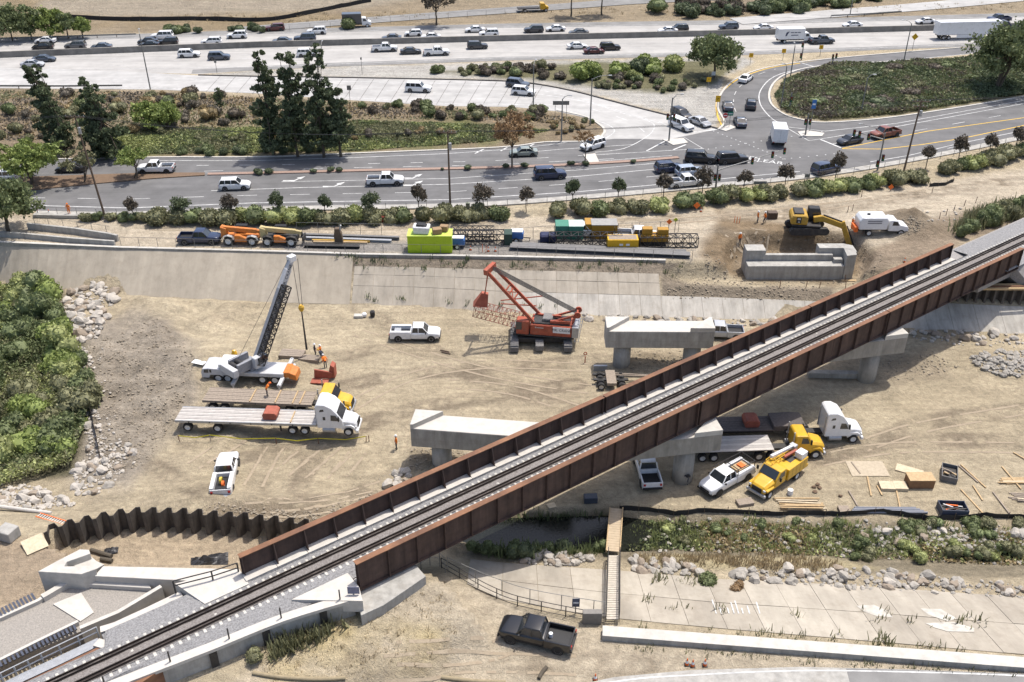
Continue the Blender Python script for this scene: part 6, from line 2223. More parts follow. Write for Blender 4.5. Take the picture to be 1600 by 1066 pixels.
pxwall('girder_flange', [(185,1085),(215,1066),(250,1042)], 7.35,.5,-2.8,0, M_rust_top)
mb = MB()
hr = [G(x, y, 7.9) - o2 for x, y in [(-60,1085),(0,1052),(70,1018),(150,980)]]
for a, b in zip(hr, hr[1:]):
 mb.tube(a, b, .045, n=6)
 mb.tube(a - Vector((0,0,.5)), b - Vector((0,0,.5)),.045, n=6)
mb.build('hand_rail', M_steel, r2)
for k in range(7):
 t = k / 6
 a = hr[1].lerp(hr[2], min(1, t * 1.8)) if t < .55 else hr[2].lerp(hr[3], (t - .55) / .45)
 MB().bar(a - Vector((0,0,1.1)), a, .09).build('rail_post', M_steel, r2)
mb = MB()
hr = [G(x, y, 8.5) - o2 for x, y in [(270,908),(330,893),(370,880)]]
for a, b in zip(hr, hr[1:]):
 mb.tube(a, b, .05, n=6)
 mb.tube(a - Vector((0,0,.5)), b - Vector((0,0,.5)),.05, n=6)
mb.build('hand_rail', M_dsteel, r2)
for a in hr:
 MB().bar(a - Vector((0,0,1.3)), a, .1).build('rail_post', M_dsteel, r2)
o = MB().slab([((G(x, y, 4.62)).x, (G(x, y, 4.62)).y) for x, y in [(83,945),(127,927),(147,958),(126,972)]], 4.62,4.70).build('concrete_slab', M_conc_white)
tag(o, 'pale four cornered concrete slab lying on the gravel pad', 'slab')
# right abutment in its excavation
a = G(1166,437,2.0)
b = G(1318,441,2.0)
X0, X1, Y0 = a.x, b.x, a.y
Xe = G(1338,437,2.0).x
r = thing('new_abutment', 'unfinished grey concrete abutment in the excavation under the excavator', 'abutment', (X0, Y0,0))
ys_ = 1.3
zs_ = zfor(X0, Y0,416)
zb_ = zfor(X0, Y0 + 2.1,396)
ze_ = zfor(X0, Y0 + 2.1,388)
L = X1 - X0
MB().bb(0, L, 0,1.6,.8, zs_).build('seat_wall', M_conc, r, bevel=.03)
MB().bb(2.2, L - 1.2,1.62,2.2,.8, zb_).build('back_wall', M_conc, r, bevel=.03)
MB().bb(0,2.6,1.7,3.6,.8, ze_ - .15).build('wing_wall', M_conc, r, bevel=.03)
MB().slab([(L - 3.0,2.2),(L + .2,2.2),(L + 1.7,1.0),(L + 1.7,3.0),(L + .6,3.6),(L - 3.0,3.6)], .8, ze_).build('wing_wall', M_conc, r, bevel=.03)
MB().slab([(L + .02,-.1),(L + 1.4,.2),(L + 1.75,2.0),(L + .25,2.15)], .8, ze_ - .02).build('wing_wall', M_conc, r, bevel=.03)
MB().slab([(L - 1.2,.9),(L + .015,.9),(L + .015,1.62),(L - 1.2,1.62)], zs_ - .5, zs_ + .55).build('pedestal', M_conc, r, bevel=.02)
MB().bb(L - .2, L + 1.8,-.6,-.2,2.0,2.12).build('form_board', M_wood, r)
# ------------------------------------------------------------------ sheet piles
M_sheet = mat('rusted_sheet_pile', (.115,.10,.086),.8, scale=1.5, col2=(.065,.057,.05), bump=.004, streak=(2,2,.3,.4))
def sheet_wall(label, px, zf, h, n, m, drop=.8):
 P_ = [G(x, y, zf) for x, y in smooth_px(px, 6)]
 Ls = [0]
 for a, b in zip(P_, P_[1:]):
  Ls.append(Ls[-1] + (b - a).length)
 def at(s):
  i = min(len(Ls) - 2, max(0, int(np.searchsorted(Ls, s) - 1)))
  t = (s - Ls[i]) / (Ls[i + 1] - Ls[i])
  return P_[i].lerp(P_[i + 1], t),(P_[i + 1] - P_[i]).normalized()
 r = thing('sheet_pile_wall', label, 'wall', P_[0])
 o = P_[0].copy()
 st = Ls[-1] / n
 for i in range(n):
  prof = []
  dep = .36
  for f, s_ in ((0,-1),(.22,-1),(.5,1),(.78,1),(1.0,-1)):
   p, d = at((i + f) * st)
   nn = Vector((-d.y, d.x, 0))
   prof.append((p + nn * dep * s_ - o, nn))
  poly = [(q.x, q.y) for q, nn in prof] + [((q + nn * .05).x, (q + nn * .05).y) for q, nn in prof[::-1]]
  MB().slab(poly, -drop, h + random.uniform(-.06,.06)).build('sheet_pile', m, r)
 return r
sheet_wall('curved rusty sheet pile wall around the near abutment pit', [(76,862),(95,853),(125,846),(162,838),(218,828),(278,829),(354,834),(420,840),(490,848)], 1.3,2.4,17, M_sheet)
sheet_wall('dark sheet pile wall in shade under the far bridge end', [(1440,466),(1500,468),(1560,471),(1660,476)], 2.3,2.2,16, M_sheet)
# walers on the far sheet piles
w = thing('timber_waler', 'yellow timber walers along the top of the far sheet piles', 'timber', G(1520,452,4.5))
for k in range(3):
 MB().bb(-6,9,-.2 + k * .5,.1 + k * .5,-.05 + .02 * k, .2 + .02 * k).build('waler', M_wood if k != 1 else M_rust_top, w)
# ------------------------------------------------------------------ plank footbridge over the creek
fb = thing('plank_footbridge', 'narrow timber footbridge and gangway across the creek', 'footbridge', G(961,830,0))
o_ = fb.location.copy()
a, b = G(963,795,.25) - o_, G(958,862,.85) - o_
d = (b - a)
for i in range(18):
 p, q = a.lerp(b, i / 18), a.lerp(b, (i + .94) / 18)
 MB().bar(p, q, 1.15,.07).build('plank', mat('plywood_deck', (.47,.375,.26),.85, scale=2, col2=(.38,.30,.20)), fb)
for sx in (-.62,.62):
 MB().bar(a + Vector((sx, 0,.05)), b + Vector((sx, 0,.05)),.10,.28).build('edge_beam', M_wood, fb)
a, b = G(959,868,.9) - o_, G(957,968,4.1) - o_
for i in range(30):
 p = a.lerp(b, (i + .5) / 30)
 MB().box(p, (.95,.20,.05)).build('tread', mat('tread_timber', (.50,.45,.37),.85), fb)
for sx in (-.52,.52):
 MB().bar(a + Vector((sx, 0,0)), b + Vector((sx, 0,0)),.07,.2).build('stringer', M_dsteel, fb)
 for hh in (.5,1.0):
  MB().tube(a + Vector((sx, 0, hh)), b + Vector((sx, 0, hh)),.035, n=6).build('hand_rail', M_dsteel, fb)
 for i in range(8):
  p = a.lerp(b, i / 7) + Vector((sx, 0,0))
  MB().bar(p - Vector((0,0,.3)), p + Vector((0,0,1.0)),.05).build('rail_post', M_dsteel, fb)
# ------------------------------------------------------------------ rocks
def rock_mesh(seed):
 rnd = random.Random(seed)
 bm = bmesh.new()
 bmesh.ops.create_icosphere(bm, subdivisions=2, radius=1)
 off = Vector((rnd.uniform(0,50), rnd.uniform(0,50), rnd.uniform(0,50)))
 sc = Vector((rnd.uniform(.8,1.25), rnd.uniform(.65,1.0), rnd.uniform(.55,.8)))
 planes = [Vector((rnd.uniform(-1,1), rnd.uniform(-1,1), rnd.uniform(-.4,1))).normalized() for _ in range(7)]
 for v in bm.verts:
  p = v.co.copy()
  for n_ in planes:
   dd = p.dot(n_) - .72
   if dd > 0:
    p -= n_ * dd
  p *= 1 + .22 * mnoise.noise(p * 1.6 + off)
  v.co = Vector((p.x * sc.x, p.y * sc.y, p.z * sc.z))
 me = bpy.data.meshes.new('boulder')
 bm.to_mesh(me)
 bm.free()
 me.materials.append(M_rockA)
 return me
M_rockA = mat('pale_riprap', (.47,.43,.37),.95, scale=1.8, col2=(.33,.30,.26), bump=.04, bscale=4)
M_clod = mat('soil_clods', (.31,.265,.20),.97, scale=2, col2=(.20,.165,.12))
M_rockB = mat('grey_riprap', (.40,.37,.32),.95, scale=1.8, col2=(.245,.225,.195), bump=.04, bscale=4)
M_rockC = mat('brown_riprap', (.33,.27,.205),.95, scale=1.8, col2=(.22,.18,.14), bump=.04, bscale=4)
ROCKS = [rock_mesh(s) for s in range(9)]
def in_px(poly):
 xs = [p[0] for p in poly]
 ys = [p[1] for p in poly]
 while True:
  x, y = random.uniform(min(xs), max(xs)), random.uniform(min(ys), max(ys))
  if inpoly(np.array([x]), np.array([y]), poly)[0]:
   return x, y
stuff_rocks = []
def rocks(poly, n, smin, smax, m, label, group, nstuff=0):
 for i, (x, y) in enumerate(sorted(in_px(poly) for _ in range(n))):
  p = T(x, y)
  s = smin + (smax - smin) * random.random() ** 1.6
  o = link('boulder', random.choice(ROCKS), None, random.choice([m, m, M_rockA, M_rockB, M_rockC]))
  o.location = p + Vector((0,0, s * random.uniform(-.05,.35)))
  o.scale = (s, s, s * random.uniform(.8,1.1))
  o.rotation_euler = (random.uniform(-.5,.5), random.uniform(-.5,.5), random.uniform(0,6.3))
  tag(o, label + ', %s from left' % nth(i), 'boulder', group)
 for i in range(nstuff):
  x, y = in_px(poly)
  stuff_rocks.append((T(x, y),.06 + smin * .75 * random.random() ** 2.2, m))
rocks([(112,455),(150,441),(186,462),(170,490),(150,530),(125,535),(100,500),(96,470)], 86,.42,1.0, M_rockA, 'pale boulder in the riprap heap at the foot of the left bank', 'left riprap heap', 330)
rocks([(0,755),(60,760),(120,790),(70,800),(0,795)], 40,.35,.8, M_rockA, 'pale boulder in the riprap bank at the left picture edge', 'left edge riprap', 300)
rocks([(115,742),(140,705),(190,690),(215,700),(190,735),(170,770),(120,775)], 34,.35,.85, M_rockA, 'pale boulder scattered between creek shrubs and sheet piles', 'scattered riprap', 260)
rocks([(985,872),(1085,882),(1100,900),(990,895)], 20,.45,.85, M_rockB, 'grey boulder beside the gangway at the paving foot', 'gangway riprap', 50)
rocks([(1150,890),(1330,888),(1600,915),(1600,935),(1400,925),(1290,918),(1150,908)], 70,.32,.8, M_rockB, 'grey boulder in the riprap line along the paving foot at right', 'right riprap line', 420)
rocks([(1340,830),(1450,825),(1600,830),(1600,860),(1350,855)], 22,.35,.8, M_rockB, 'grey boulder among the weeds on the creek bank at right', 'creek bank boulders', 420)
rocks([(800,868),(900,860),(930,870),(900,885),(820,882)], 16,.4,.75, M_rockB, 'grey boulder beside the creek under the bridge', 'bridge riprap', 160)
rocks([(905,492),(960,492),(1120,498),(1260,502),(1260,514),(1100,511),(905,502)], 40,.4,.9, M_rockB, 'grey boulder in the row along the far bank toe', 'bank toe riprap', 120)
rocks([(1425,514),(1600,522),(1600,545),(1470,538),(1425,530)], 24,.4,.95, M_rockA, 'pale boulder in the row beyond the old pier', 'pier riprap', 90)
rocks([(590,750),(612,735),(640,735),(640,752),(600,765)], 9,.4,.8, M_rockA, 'pale boulder beside the girder below the new pier', 'pier foot boulders', 20)
rocks([(1510,560),(1560,548),(1600,550),(1600,590),(1560,588),(1530,575)], 0,.55,.6, M_rockB, '', '', 420)
rocks([(985,812),(1300,812),(1600,822),(1600,885),(1300,872),(985,862)], 0,.34,.4, M_rockB, '', '', 500)
rocks([(120,540),(160,540),(190,700),(215,720),(180,760),(140,700)], 0,.3,.4, M_rockA, '', '', 160)
rocks([(98,530),(140,540),(152,640),(170,700),(140,712),(128,640)], 16,.3,.7, M_rockA, 'pale boulder on the strip beside the creek thicket', 'thicket strip riprap', 260)
rocks([(1440,330),(1500,325),(1520,345),(1450,350)], 0,.4,.4, M_rockA, '', '', 26)
rocks([(1120,520),(1300,520),(1400,560),(1300,560)], 0,.2,.25, M_rockA, '', '', 20)
for pl_, n_ in (([(140,540),(250,495),(305,560),(285,640),(225,730),(150,745),(145,640)], 1300),([(330,785),(480,800),(620,760),(600,790),(480,828),(300,800)], 600),([(1100,395),(1160,380),(1340,380),(1390,400),(1360,450),(1100,450)], 500),([(1400,345),(1425,335),(1450,350),(1430,368),(1395,365)], 250),([(640,700),(730,705),(735,735),(640,735)], 160),([(960,545),(1110,550),(1110,580),(960,582)], 220),([(1370,570),(1450,545),(1500,575),(1400,600)], 160),([(1040,432),(1300,452),(1300,470),(1040,468)], 350)):
 rocks(pl_, 0,.19,.2, M_clod, '', '', n_)
# small loose stones: one object of stuff per stone colour
for m_, nm, lab in ((M_rockA, 'riprap_rubble', 'pale loose rubble between the riprap boulders'),(M_rockB, 'stone_rubble', 'grey loose rubble between the boulders and in the right heap'),(M_clod, 'earth_clods', 'broken clods of earth on the dug over ground')):
 vs, fs = [], []
 bases = []
 for me_ in ROCKS[:5]:
  bm = bmesh.new()
  bmesh.ops.create_icosphere(bm, subdivisions=1, radius=1)
  bases.append(([v.co * random.uniform(.75,1.15) for v in bm.verts], [[v.index for v in f.verts] for f in bm.faces]))
  bm.free()
 for p, s, mm in stuff_rocks:
  if mm is not m_:
   continue
  bv, bf = random.choice(bases)
  k = len(vs)
  M = Matrix.Translation(p + Vector((0,0, s * .3))) @ Matrix.Rotation(random.uniform(0,6.3),4, 'Z') @ Matrix.Diagonal((s, s * .8, s * .65,1))
  vs += [tuple(M @ v) for v in bv]
  fs += [tuple(i + k for i in f) for f in bf]
 me_ = bpy.data.meshes.new(nm)
 me_.from_pydata(vs, [], fs)
 me_.materials.append(m_)
 tag(link(nm, me_), lab, 'rubble', None, 'stuff')
# ------------------------------------------------------------------ foliage
def quad_mesh(name, ctr, size, m, tilt=1.0, asp=1.5, upb=0.35):
 """many leaf quads: ctr (n,3), size (n,)"""
 n = len(ctr)
 d = rng.normal(size=(n, 3))
 d[:, 2] = np.abs(d[:, 2]) * upb + d[:, 2] * (1 - upb)
 d /= np.linalg.norm(d, axis=1, keepdims=True)
 r = rng.normal(size=(n, 3))
 a = np.cross(d, r)
 a /= np.linalg.norm(a, axis=1, keepdims=True)
 b = np.cross(d, a)
 s = np.asarray(size)[:, None]
 a = a * s * .5 * asp
 b = b * s * .5
 v = np.stack([ctr - a, ctr - b * .9, ctr + a, ctr + b * .9], 1).reshape(-1,3)
 me = bpy.data.meshes.new(name)
 me.vertices.add(4 * n)
 me.vertices.foreach_set('co', v.astype(np.float32).ravel())
 me.loops.add(4 * n)
 me.loops.foreach_set('vertex_index', np.arange(4 * n, dtype=np.int32))
 me.polygons.add(n)
 me.polygons.foreach_set('loop_start', np.arange(0,4 * n, 4, dtype=np.int32))
 me.polygons.foreach_set('loop_total', np.full(n, 4, np.int32))
 me.update(calc_edges=True)
 me.materials.append(m)
 return me
def blob_pts(n, c, r, shell=.55):
 u = rng.normal(size=(n, 3))
 u /= np.linalg.norm(u, axis=1, keepdims=True)
 k = (shell + (1 - shell) * rng.random((n, 1)))
 return np.array(c) + u * k * np.array(r)
L_green = leafmat('leaf_bright_green', (0.301,0.352,0.109),(0.166,0.211,0.064))
L_mid = leafmat('leaf_mid_green', (0.211,0.243,0.109),(0.115,0.141,0.064))
L_dark = leafmat('leaf_dark_green', (.155,.185,.095),(.08,.10,.055))
L_olive = leafmat('leaf_olive', (0.275,0.269,0.147),(0.154,0.154,0.083))
L_bronze = leafmat('leaf_bronze', (0.179,0.147,0.109),(0.096,0.083,0.064))
L_brown = leafmat('leaf_brown', (0.384,0.250,0.128),(0.218,0.147,0.083))
L_dry = leafmat('leaf_dry_tan', (0.375,0.294,0.156),(0.250,0.188,0.100))
L_drypale = leafmat('leaf_pale_straw', (.46,.37,.23),(.34,.27,.165))
L_grey = leafmat('leaf_grey_scrub', (0.22,0.19,0.145),(0.125,0.11,0.085))
L_lime = leafmat('leaf_yellow_green', (0.410,0.435,0.186),(0.243,0.269,0.102))
M_bark = mat('bark', (.12,.095,.07),.95, scale=5, col2=(.07,.055,.04))
# shrub prototypes of radius about 1 (foliage only) + stems
def core_mesh(seed, lobes, z=.5):
 bm = bmesh.new()
 for (c, r) in lobes:
  k = bmesh.ops.create_icosphere(bm, subdivisions=2, radius=1)
  for v in k['verts']:
   p = v.co
   v.co = Vector((p.x * r[0], p.y * r[1], p.z * r[2])) * (.84 + .18 * mnoise.noise(p * 2 + Vector((seed, 0,0)))) + Vector(c)
 vs = [v.co.copy() for v in bm.verts]
 fs = [[v.index for v in f.verts] for f in bm.faces]
 bm.verts.index_update()
 fs = [[v.index for v in f.verts] for f in bm.faces]
 bm.free()
 return vs, fs
def shrub_proto(seed, n=900, leaf=.13, kind='round'):
 rnd = random.Random(seed)
 lobes = []
 pts = []
 k = rnd.randint(4,6)
 for i in range(k):
  a = rnd.uniform(0,6.3)
  d = rnd.uniform(.15,.55)
  r = rnd.uniform(.42,.68)
  h = rnd.uniform(.35,.75) if kind == 'round' else rnd.uniform(.5,1.3)
  lobes.append(((d * math.cos(a), d * math.sin(a), h),(r, r, r * (.85 if kind == 'round' else 1.15))))
 for c, r in lobes:
  pts.append(blob_pts(n // k, c, np.array(r) * 1.06,.72))
 pts = np.concatenate(pts)
 pts = pts[pts[:, 2] > .02]
 me = quad_mesh('foliage', pts, rng.uniform(.7,1.3, len(pts)) * leaf, L_mid)
 vs, fs = core_mesh(seed, lobes)
 # join core into the same mesh (the dense inside of the bush)
 bm = bmesh.new()
 bm.from_mesh(me)
 base = [bm.verts.new(v) for v in vs]
 for f in fs:
  try:
   bm.faces.new([base[i] for i in f])
  except ValueError:
   pass
 bm.to_mesh(me)
 bm.free()
 return me
SHRUBS = [shrub_proto(s) for s in range(6)]
TALLS = [shrub_proto(20 + s, 1100,.13, 'tall') for s in range(4)]
stem_me = MB().tube((0,0,-.15),(.05,0,.5),.07,.03,6).tube((0,0,-.1),(-.25,.1,.55),.05,.02,5).tube((0,0,-.1),(.1,-.25,.5),.05,.02,5).mesh('stem')
stem_me.materials.append(M_bark)
def shrub(px, r, m, label, group, name='shrub', h=1.0, protos=None, cat='shrub', p=None, stem=True):
 p = T(*px) if p is None else p
 root = thing(name, label, cat, p, random.uniform(0,6.3), group)
 o = link('foliage', random.choice(protos or SHRUBS), root, m)
 o.scale = (r, r, r * h)
 if stem:
  s = link('stem', stem_me, root)
  s.scale = (r, r, r)
 return root
def scatter(poly, n, rr, mats, label, group, **k):
 for i, (x, y) in enumerate(sorted(in_px(poly) for _ in range(n))):
  shrub((x, y), random.uniform(*rr), random.choice(mats), label + ', %s from left' % nth(i), group, **k)
# hedge along the sidewalk: individual bushes
hed = []
def hedge_line(px, step, r0, r1):
 P_ = smooth_px(px, 10)
 W = [T(x, y) for x, y in P_]
 acc = 0
 for a, b in zip(W, W[1:]):
  L = (b - a).length
  while acc < L:
   q = a.lerp(b, acc / L)
   hed.append((q, random.uniform(r0, r1)))
   acc += step * random.uniform(.85,1.15)
  acc -= L
hedge_line([(138,344),(240,345)], 1.6,1.0,1.3)
hedge_line([(252,347),(330,348),(400,348),(530,348),(690,344)], 2.4,1.8,2.4)
hedge_line([(722,343),(785,341)], 2.8,1.8,2.2)
hedge_line([(868,337),(1030,329)], 2.9,1.8,2.2)
hedge_line([(1065,325),(1180,312),(1300,300),(1440,284)], 2.4,1.7,2.3)
hedge_line([(1475,273),(1600,243),(1680,225)], 2.4,1.7,2.2)
for i, (q, r) in enumerate(hed):
 q.z = hs(q.x, q.y)
 shrub(None, r, random.choice([L_mid, L_olive, L_olive, L_lime]), '%s green hedge bush counted from the left along the sidewalk' % nth(i), 'sidewalk hedge bushes', name='hedge_bush', h=.95, p=q)
# trees
def limb(mb, a, b, r0, r1, n=4, wob=.15):
 pts = [Vector(a).lerp(Vector(b), i / n) for i in range(n + 1)]
 L = (Vector(b) - Vector(a)).length
 for i in range(1, n):
  pts[i] += Vector((random.uniform(-1,1), random.uniform(-1,1),0)) * wob * L * .15
 for i in range(n):
  mb.tube(pts[i], pts[i + 1], r0 + (r1 - r0) * i / n, r0 + (r1 - r0) * (i + 1) / n, 7)
 return pts
def tree(name, label, base, H, blobs, m, leaf, n, trunk_r, trunk_h, group=None, lean=(0,0), multi=1, cat='tree', density=None):
 """blobs: list of (dx,dy,z,rx,ry,rz) relative to the base"""
 r = thing(name, label, cat, base, 0, group)
 mb = MB()
 for k in range(multi):
  off = Vector((random.uniform(-.4,.4) * (multi > 1), random.uniform(-.4,.4) * (multi > 1),-.3))
  top = Vector((lean[0] + random.uniform(-1,1) * (multi > 1) * 1.5, lean[1], trunk_h))
  limb(mb, off, top, trunk_r, trunk_r * .55)
  for b in blobs:
   if random.random() < (.9 if multi == 1 else .6):
    limb(mb, top * random.uniform(.75,1.0), Vector((b[0], b[1], b[2])), trunk_r * .45, trunk_r * .12)
 mb.build('trunk', M_bark, r)
 vol = np.array([b[3] * b[4] + b[4] * b[5] + b[3] * b[5] for b in blobs])
 cnt = (n * vol / vol.sum()).astype(int)
 pts = []
 for b, c in zip(blobs, cnt):
  # sub-clumps inside every blob
  sub = max(4, c // 60)
  cc_ = blob_pts(sub, b[:3], np.array(b[3:]) * .9,.5)
  rr = min(b[3:]) * .34
  q = cc_[rng.integers(0, sub, c)] + rng.normal(size=(c, 3)) * rr * np.array([.62,.62,.45])
  pts.append(q)
 pts = np.concatenate(pts)
 me = quad_mesh('crown', pts, rng.uniform(.6,1.4, len(pts)) * leaf, m)
 link('crown', me, r)
 return r
def col_blobs(H, z0, w, n=7, jit=.35, lean=0.0):
 out = []
 for i in range(n):
  t = (i + .5) / n
  ww = w * (1 - .72 * t) * random.uniform(.75,1.15) + .35
  for k in range(3):
   a = random.uniform(0,6.3)
   out.append((ww * .75 * math.cos(a) + lean * t * H, ww * .75 * math.sin(a), z0 + (t + random.uniform(-.04,.08)) * (H - z0), ww * .55, ww * .55,(H - z0) / n * .5))
  ww *= .6
  out.append((random.uniform(-jit, jit) * w * (1 - .7 * t) + lean * t * H, random.uniform(-jit, jit) * w * (1 - .7 * t), z0 + t * (H - z0), ww, ww, (H - z0) / n * 1.05))
 return out
def round_blobs(R_, zc, n, flat=.6, k=.55):
 out = []
 for i in range(n):
  a = 6.283 * i / n + random.uniform(-.3,.3)
  d = R_ * random.uniform(.35,.65)
  rr = R_ * random.uniform(k * .75, k * 1.05)
  out.append((d * math.cos(a), d * math.sin(a), zc + random.uniform(-.25,.35) * R_ * flat, rr, rr, rr * flat * 1.1))
 out.append((0,0, zc + R_ * flat * .4, R_ * .55, R_ * .55, R_ * flat * .6))
 return out
def TB(px):
 return T(*px)
# tall dark pines above the road
for px, H, w, lab in (((428,243),17.0,2.9, 'tall dark pine leftmost of the roadside clump'),((466,245),17.0,3.0, 'tall dark pine second from left in the roadside clump'),((506,246),17.6,3.7, 'tallest dark pine right of centre in the clump'),((533,246),11.5,2.8, 'shortest dark pine at the right end of the clump')):
 tree('pine_tree', lab, TB(px), H, col_blobs(H, 2.2, w, 8), L_dark, .32,12000,.26, H * .55, 'roadside pines')
tree('cypress_tree', 'leaning dark cypress at the upper left', TB((100,232)),14, col_blobs(13.5,.6,3.0,9,.25,-.16), L_dark, .34,15000,.25,8)
tree('cypress_tree', 'broad dark cypress right of the leaning one', TB((172,246)),13, col_blobs(12.5,.5,4.0,9,.3,-.10), L_dark, .34,17000,.28,7)
tree('shade_tree', 'wide bright green tree in the median at left', TB((55,287)),6.5, round_blobs(6.2,4.4,9,.38), L_green, .34,7000,.22,3.0, multi=2)
tree('shade_tree', 'olive thin tree in the median beside the wide green one', TB((132,285)),6, round_blobs(3.6,3.8,6,.5), L_olive, .26,2200,.14,2.6, multi=2)
tree('shade_tree', 'bright green small tree in the median hiding a pickup', TB((212,279)),5.5, round_blobs(3.0,3.5,7,.6), L_green, .28,3200,.14,2.4, multi=2)
tree('shade_tree', 'large dark green tree at the left edge above the lined bank', T(14,362),8, round_blobs(4.8,4.6,9,.75), L_mid, .32,8000,.3,3.5)
tree('sycamore_tree', 'brown leaved sycamore standing in the road median', TB((800,263)),9, round_blobs(3.7,6.6,9,.75), L_brown, .26,4200,.16,4.5)
tree('sycamore_tree', 'thin half bare tree in the median right of the sycamore', TB((914,255)),5.5, round_blobs(2.3,4.4,7,.5), L_brown, .18,800,.11,3.0, multi=1)
tree('round_tree', 'large round bright bush on the landscaped slope', TB((250,200)),5, round_blobs(4.6,2.4,9,.62), L_green, .32,6500,.2,1.6)
tree('young_tree', 'slim young dark tree on the landscaped slope', TB((347,176)),4.5, col_blobs(4.6,1.2,.7,5), L_dark, .22,700,.08,2.5)
tree('roadside_tree', 'big green roadside tree beside the loop ramp', TB((1115,122)),9, round_blobs(5.4,4.8,10,.85), L_mid, .4,7000,.3,4)
tree('edge_tree', 'large dark many stemmed tree at the right picture edge', TB((1560,138)),13, round_blobs(7.4,7.8,11,.8), L_mid, .42,9500,.34,6, multi=3)
tree('hill_tree', 'lone dark brown tree on the dry hill left of centre', TB((682,40)),9.5, round_blobs(4.8,6.2,9,.8), L_bronze, .42,3000,.26,4)
tree('hill_tree', 'left one of two drooping trees beyond the freeway', TB((892,26)),10, round_blobs(4.2,7.6,8,.8), L_bronze, .42,2600,.24,5)
tree('hill_tree', 'right one of two drooping trees beyond the freeway', TB((940,24)),10.5, round_blobs(4.4,8.0,8,.8), L_bronze, .42,2600,.24,5)
for i, (px, R_, m_) in enumerate((((20,64),4.8, L_mid),((50,62),4.4, L_mid),((80,61),4.0, L_green),((107,60),3.2, L_mid),((130,60),2.6, L_green),((-8,64),4.5, L_mid))):
 tree('freeway_tree', '%s leafy tree from the right in the clump behind the freeway at left' % nth([5,3,2,1,0,5][i] if i != 5 else 5) if i not in (0,) else 'second leafy tree from the left edge behind the freeway', TB(px),7, round_blobs(R_, R_ * 1.0,7,.85), m_, .42,3000,.2,2.5, 'trees behind the freeway')
for px, R_, m_, lab in (((545,46),2.6, L_mid, 'dark round bush beside the frontage road truck'),((1025,20),3.4, L_mid, 'dark round bush on the hill right of the drooping trees')):
 shrub(px, R_, m_, lab, None, protos=SHRUBS, h=.9)
scatter([(250,56),(320,53),(320,49),(250,50)], 9,(1.0,1.7), [L_dark, L_mid], 'low dark bush in the row just behind the freeway', 'bushes behind freeway')
scatter([(357,53),(410,51),(410,46),(357,47)], 7,(1.0,1.7), [L_dark, L_mid], 'low dark bush in the second row just behind the freeway', 'second bushes behind freeway')
scatter([(1050,28),(1180,24),(1180,6),(1050,8)], 26,(1.6,3.2), [L_dark, L_bronze], 'dark scrub bush on the shaded hill beyond the freeway', 'hill scrub', name='scrub_bush')
scatter([(1200,22),(1420,2),(1300,-12),(1190,-5)], 40,(1.8,3.0), [L_dark, L_mid], 'dark ivy covered bush at the top right hillside', 'hill ivy bushes', name='scrub_bush')
scatter([(1185,27),(1290,18),(1290,10),(1185,14)], 10,(1.5,2.4), [L_dark], 'dark bush beside the hill access road', 'access road bushes')
# landscaped slope shrubs
scatter([(0,145),(240,147),(420,155),(420,200),(300,215),(190,210),(0,225)], 70,(.8,1.9), [L_grey, L_olive, L_bronze, L_mid, L_dry], 'low scrub bush on the landscaped slope at upper left', 'slope scrub', name='scrub_bush')
scatter([(555,160),(700,172),(860,178),(850,190),(700,188),(555,178)], 30,(.8,1.7), [L_mid, L_olive, L_mid, L_bronze], 'green bush along the ramp edge left of the sycamore', 'ramp bushes')
scatter([(260,220),(400,210),(700,205),(840,205),(700,212),(420,226)], 34,(.5,1.0), [L_dry, L_grey, L_olive], 'pale tussock in the ground cover strip', 'ground cover tussocks', name='tussock')
scatter([(240,239),(400,233),(560,232),(560,238),(300,244)], 16,(.8,1.3), [L_dark, L_mid], 'clipped dark shrub at the road edge near the pines', 'clipped road shrubs')
scatter([(850,188),(925,190),(925,205),(860,212)], 14,(.4,.9), [L_olive, L_mid, L_dry], 'small bush on the gravel island inside the ramp curve', 'ramp island bushes')
# shrubs between ramp and freeway
scatter([(675,112),(860,104),(870,122),(690,118)], 32,(.9,1.7), [L_olive, L_bronze, L_mid], 'olive scrub bush between ramp and freeway', 'gore scrub', name='scrub_bush')
for px, R_ in (((905,121),3.4),((935,120),2.8),((968,118),2.6),((1010,112),3.2),((1048,112),3.2),((1020,118),2.2),((990,124),1.9)):
 shrub(px, R_, random.choice([L_green, L_lime, L_green]), 'bright round bush beside the freeway, the one %s' % {905: 'widest at the left', 935: 'second from left', 968: 'third from left', 1010: 'left of the big tree, upper', 1048: 'touching the big roadside tree', 1020: 'low in front of the upper pair', 990: 'smallest in front'}[px[0]], 'bright round bushes', h=.95)
shrub((996,114),2.8, L_dark, 'single dark bush among the bright round ones', None, h=1.1)
scatter([(860,120),(1110,124),(1090,136),(1040,146),(950,140)], 40,(.6,1.4), [L_olive, L_mid, L_bronze, L_grey], 'low mixed scrub below the bright round bushes', 'ramp scrub', name='scrub_bush')
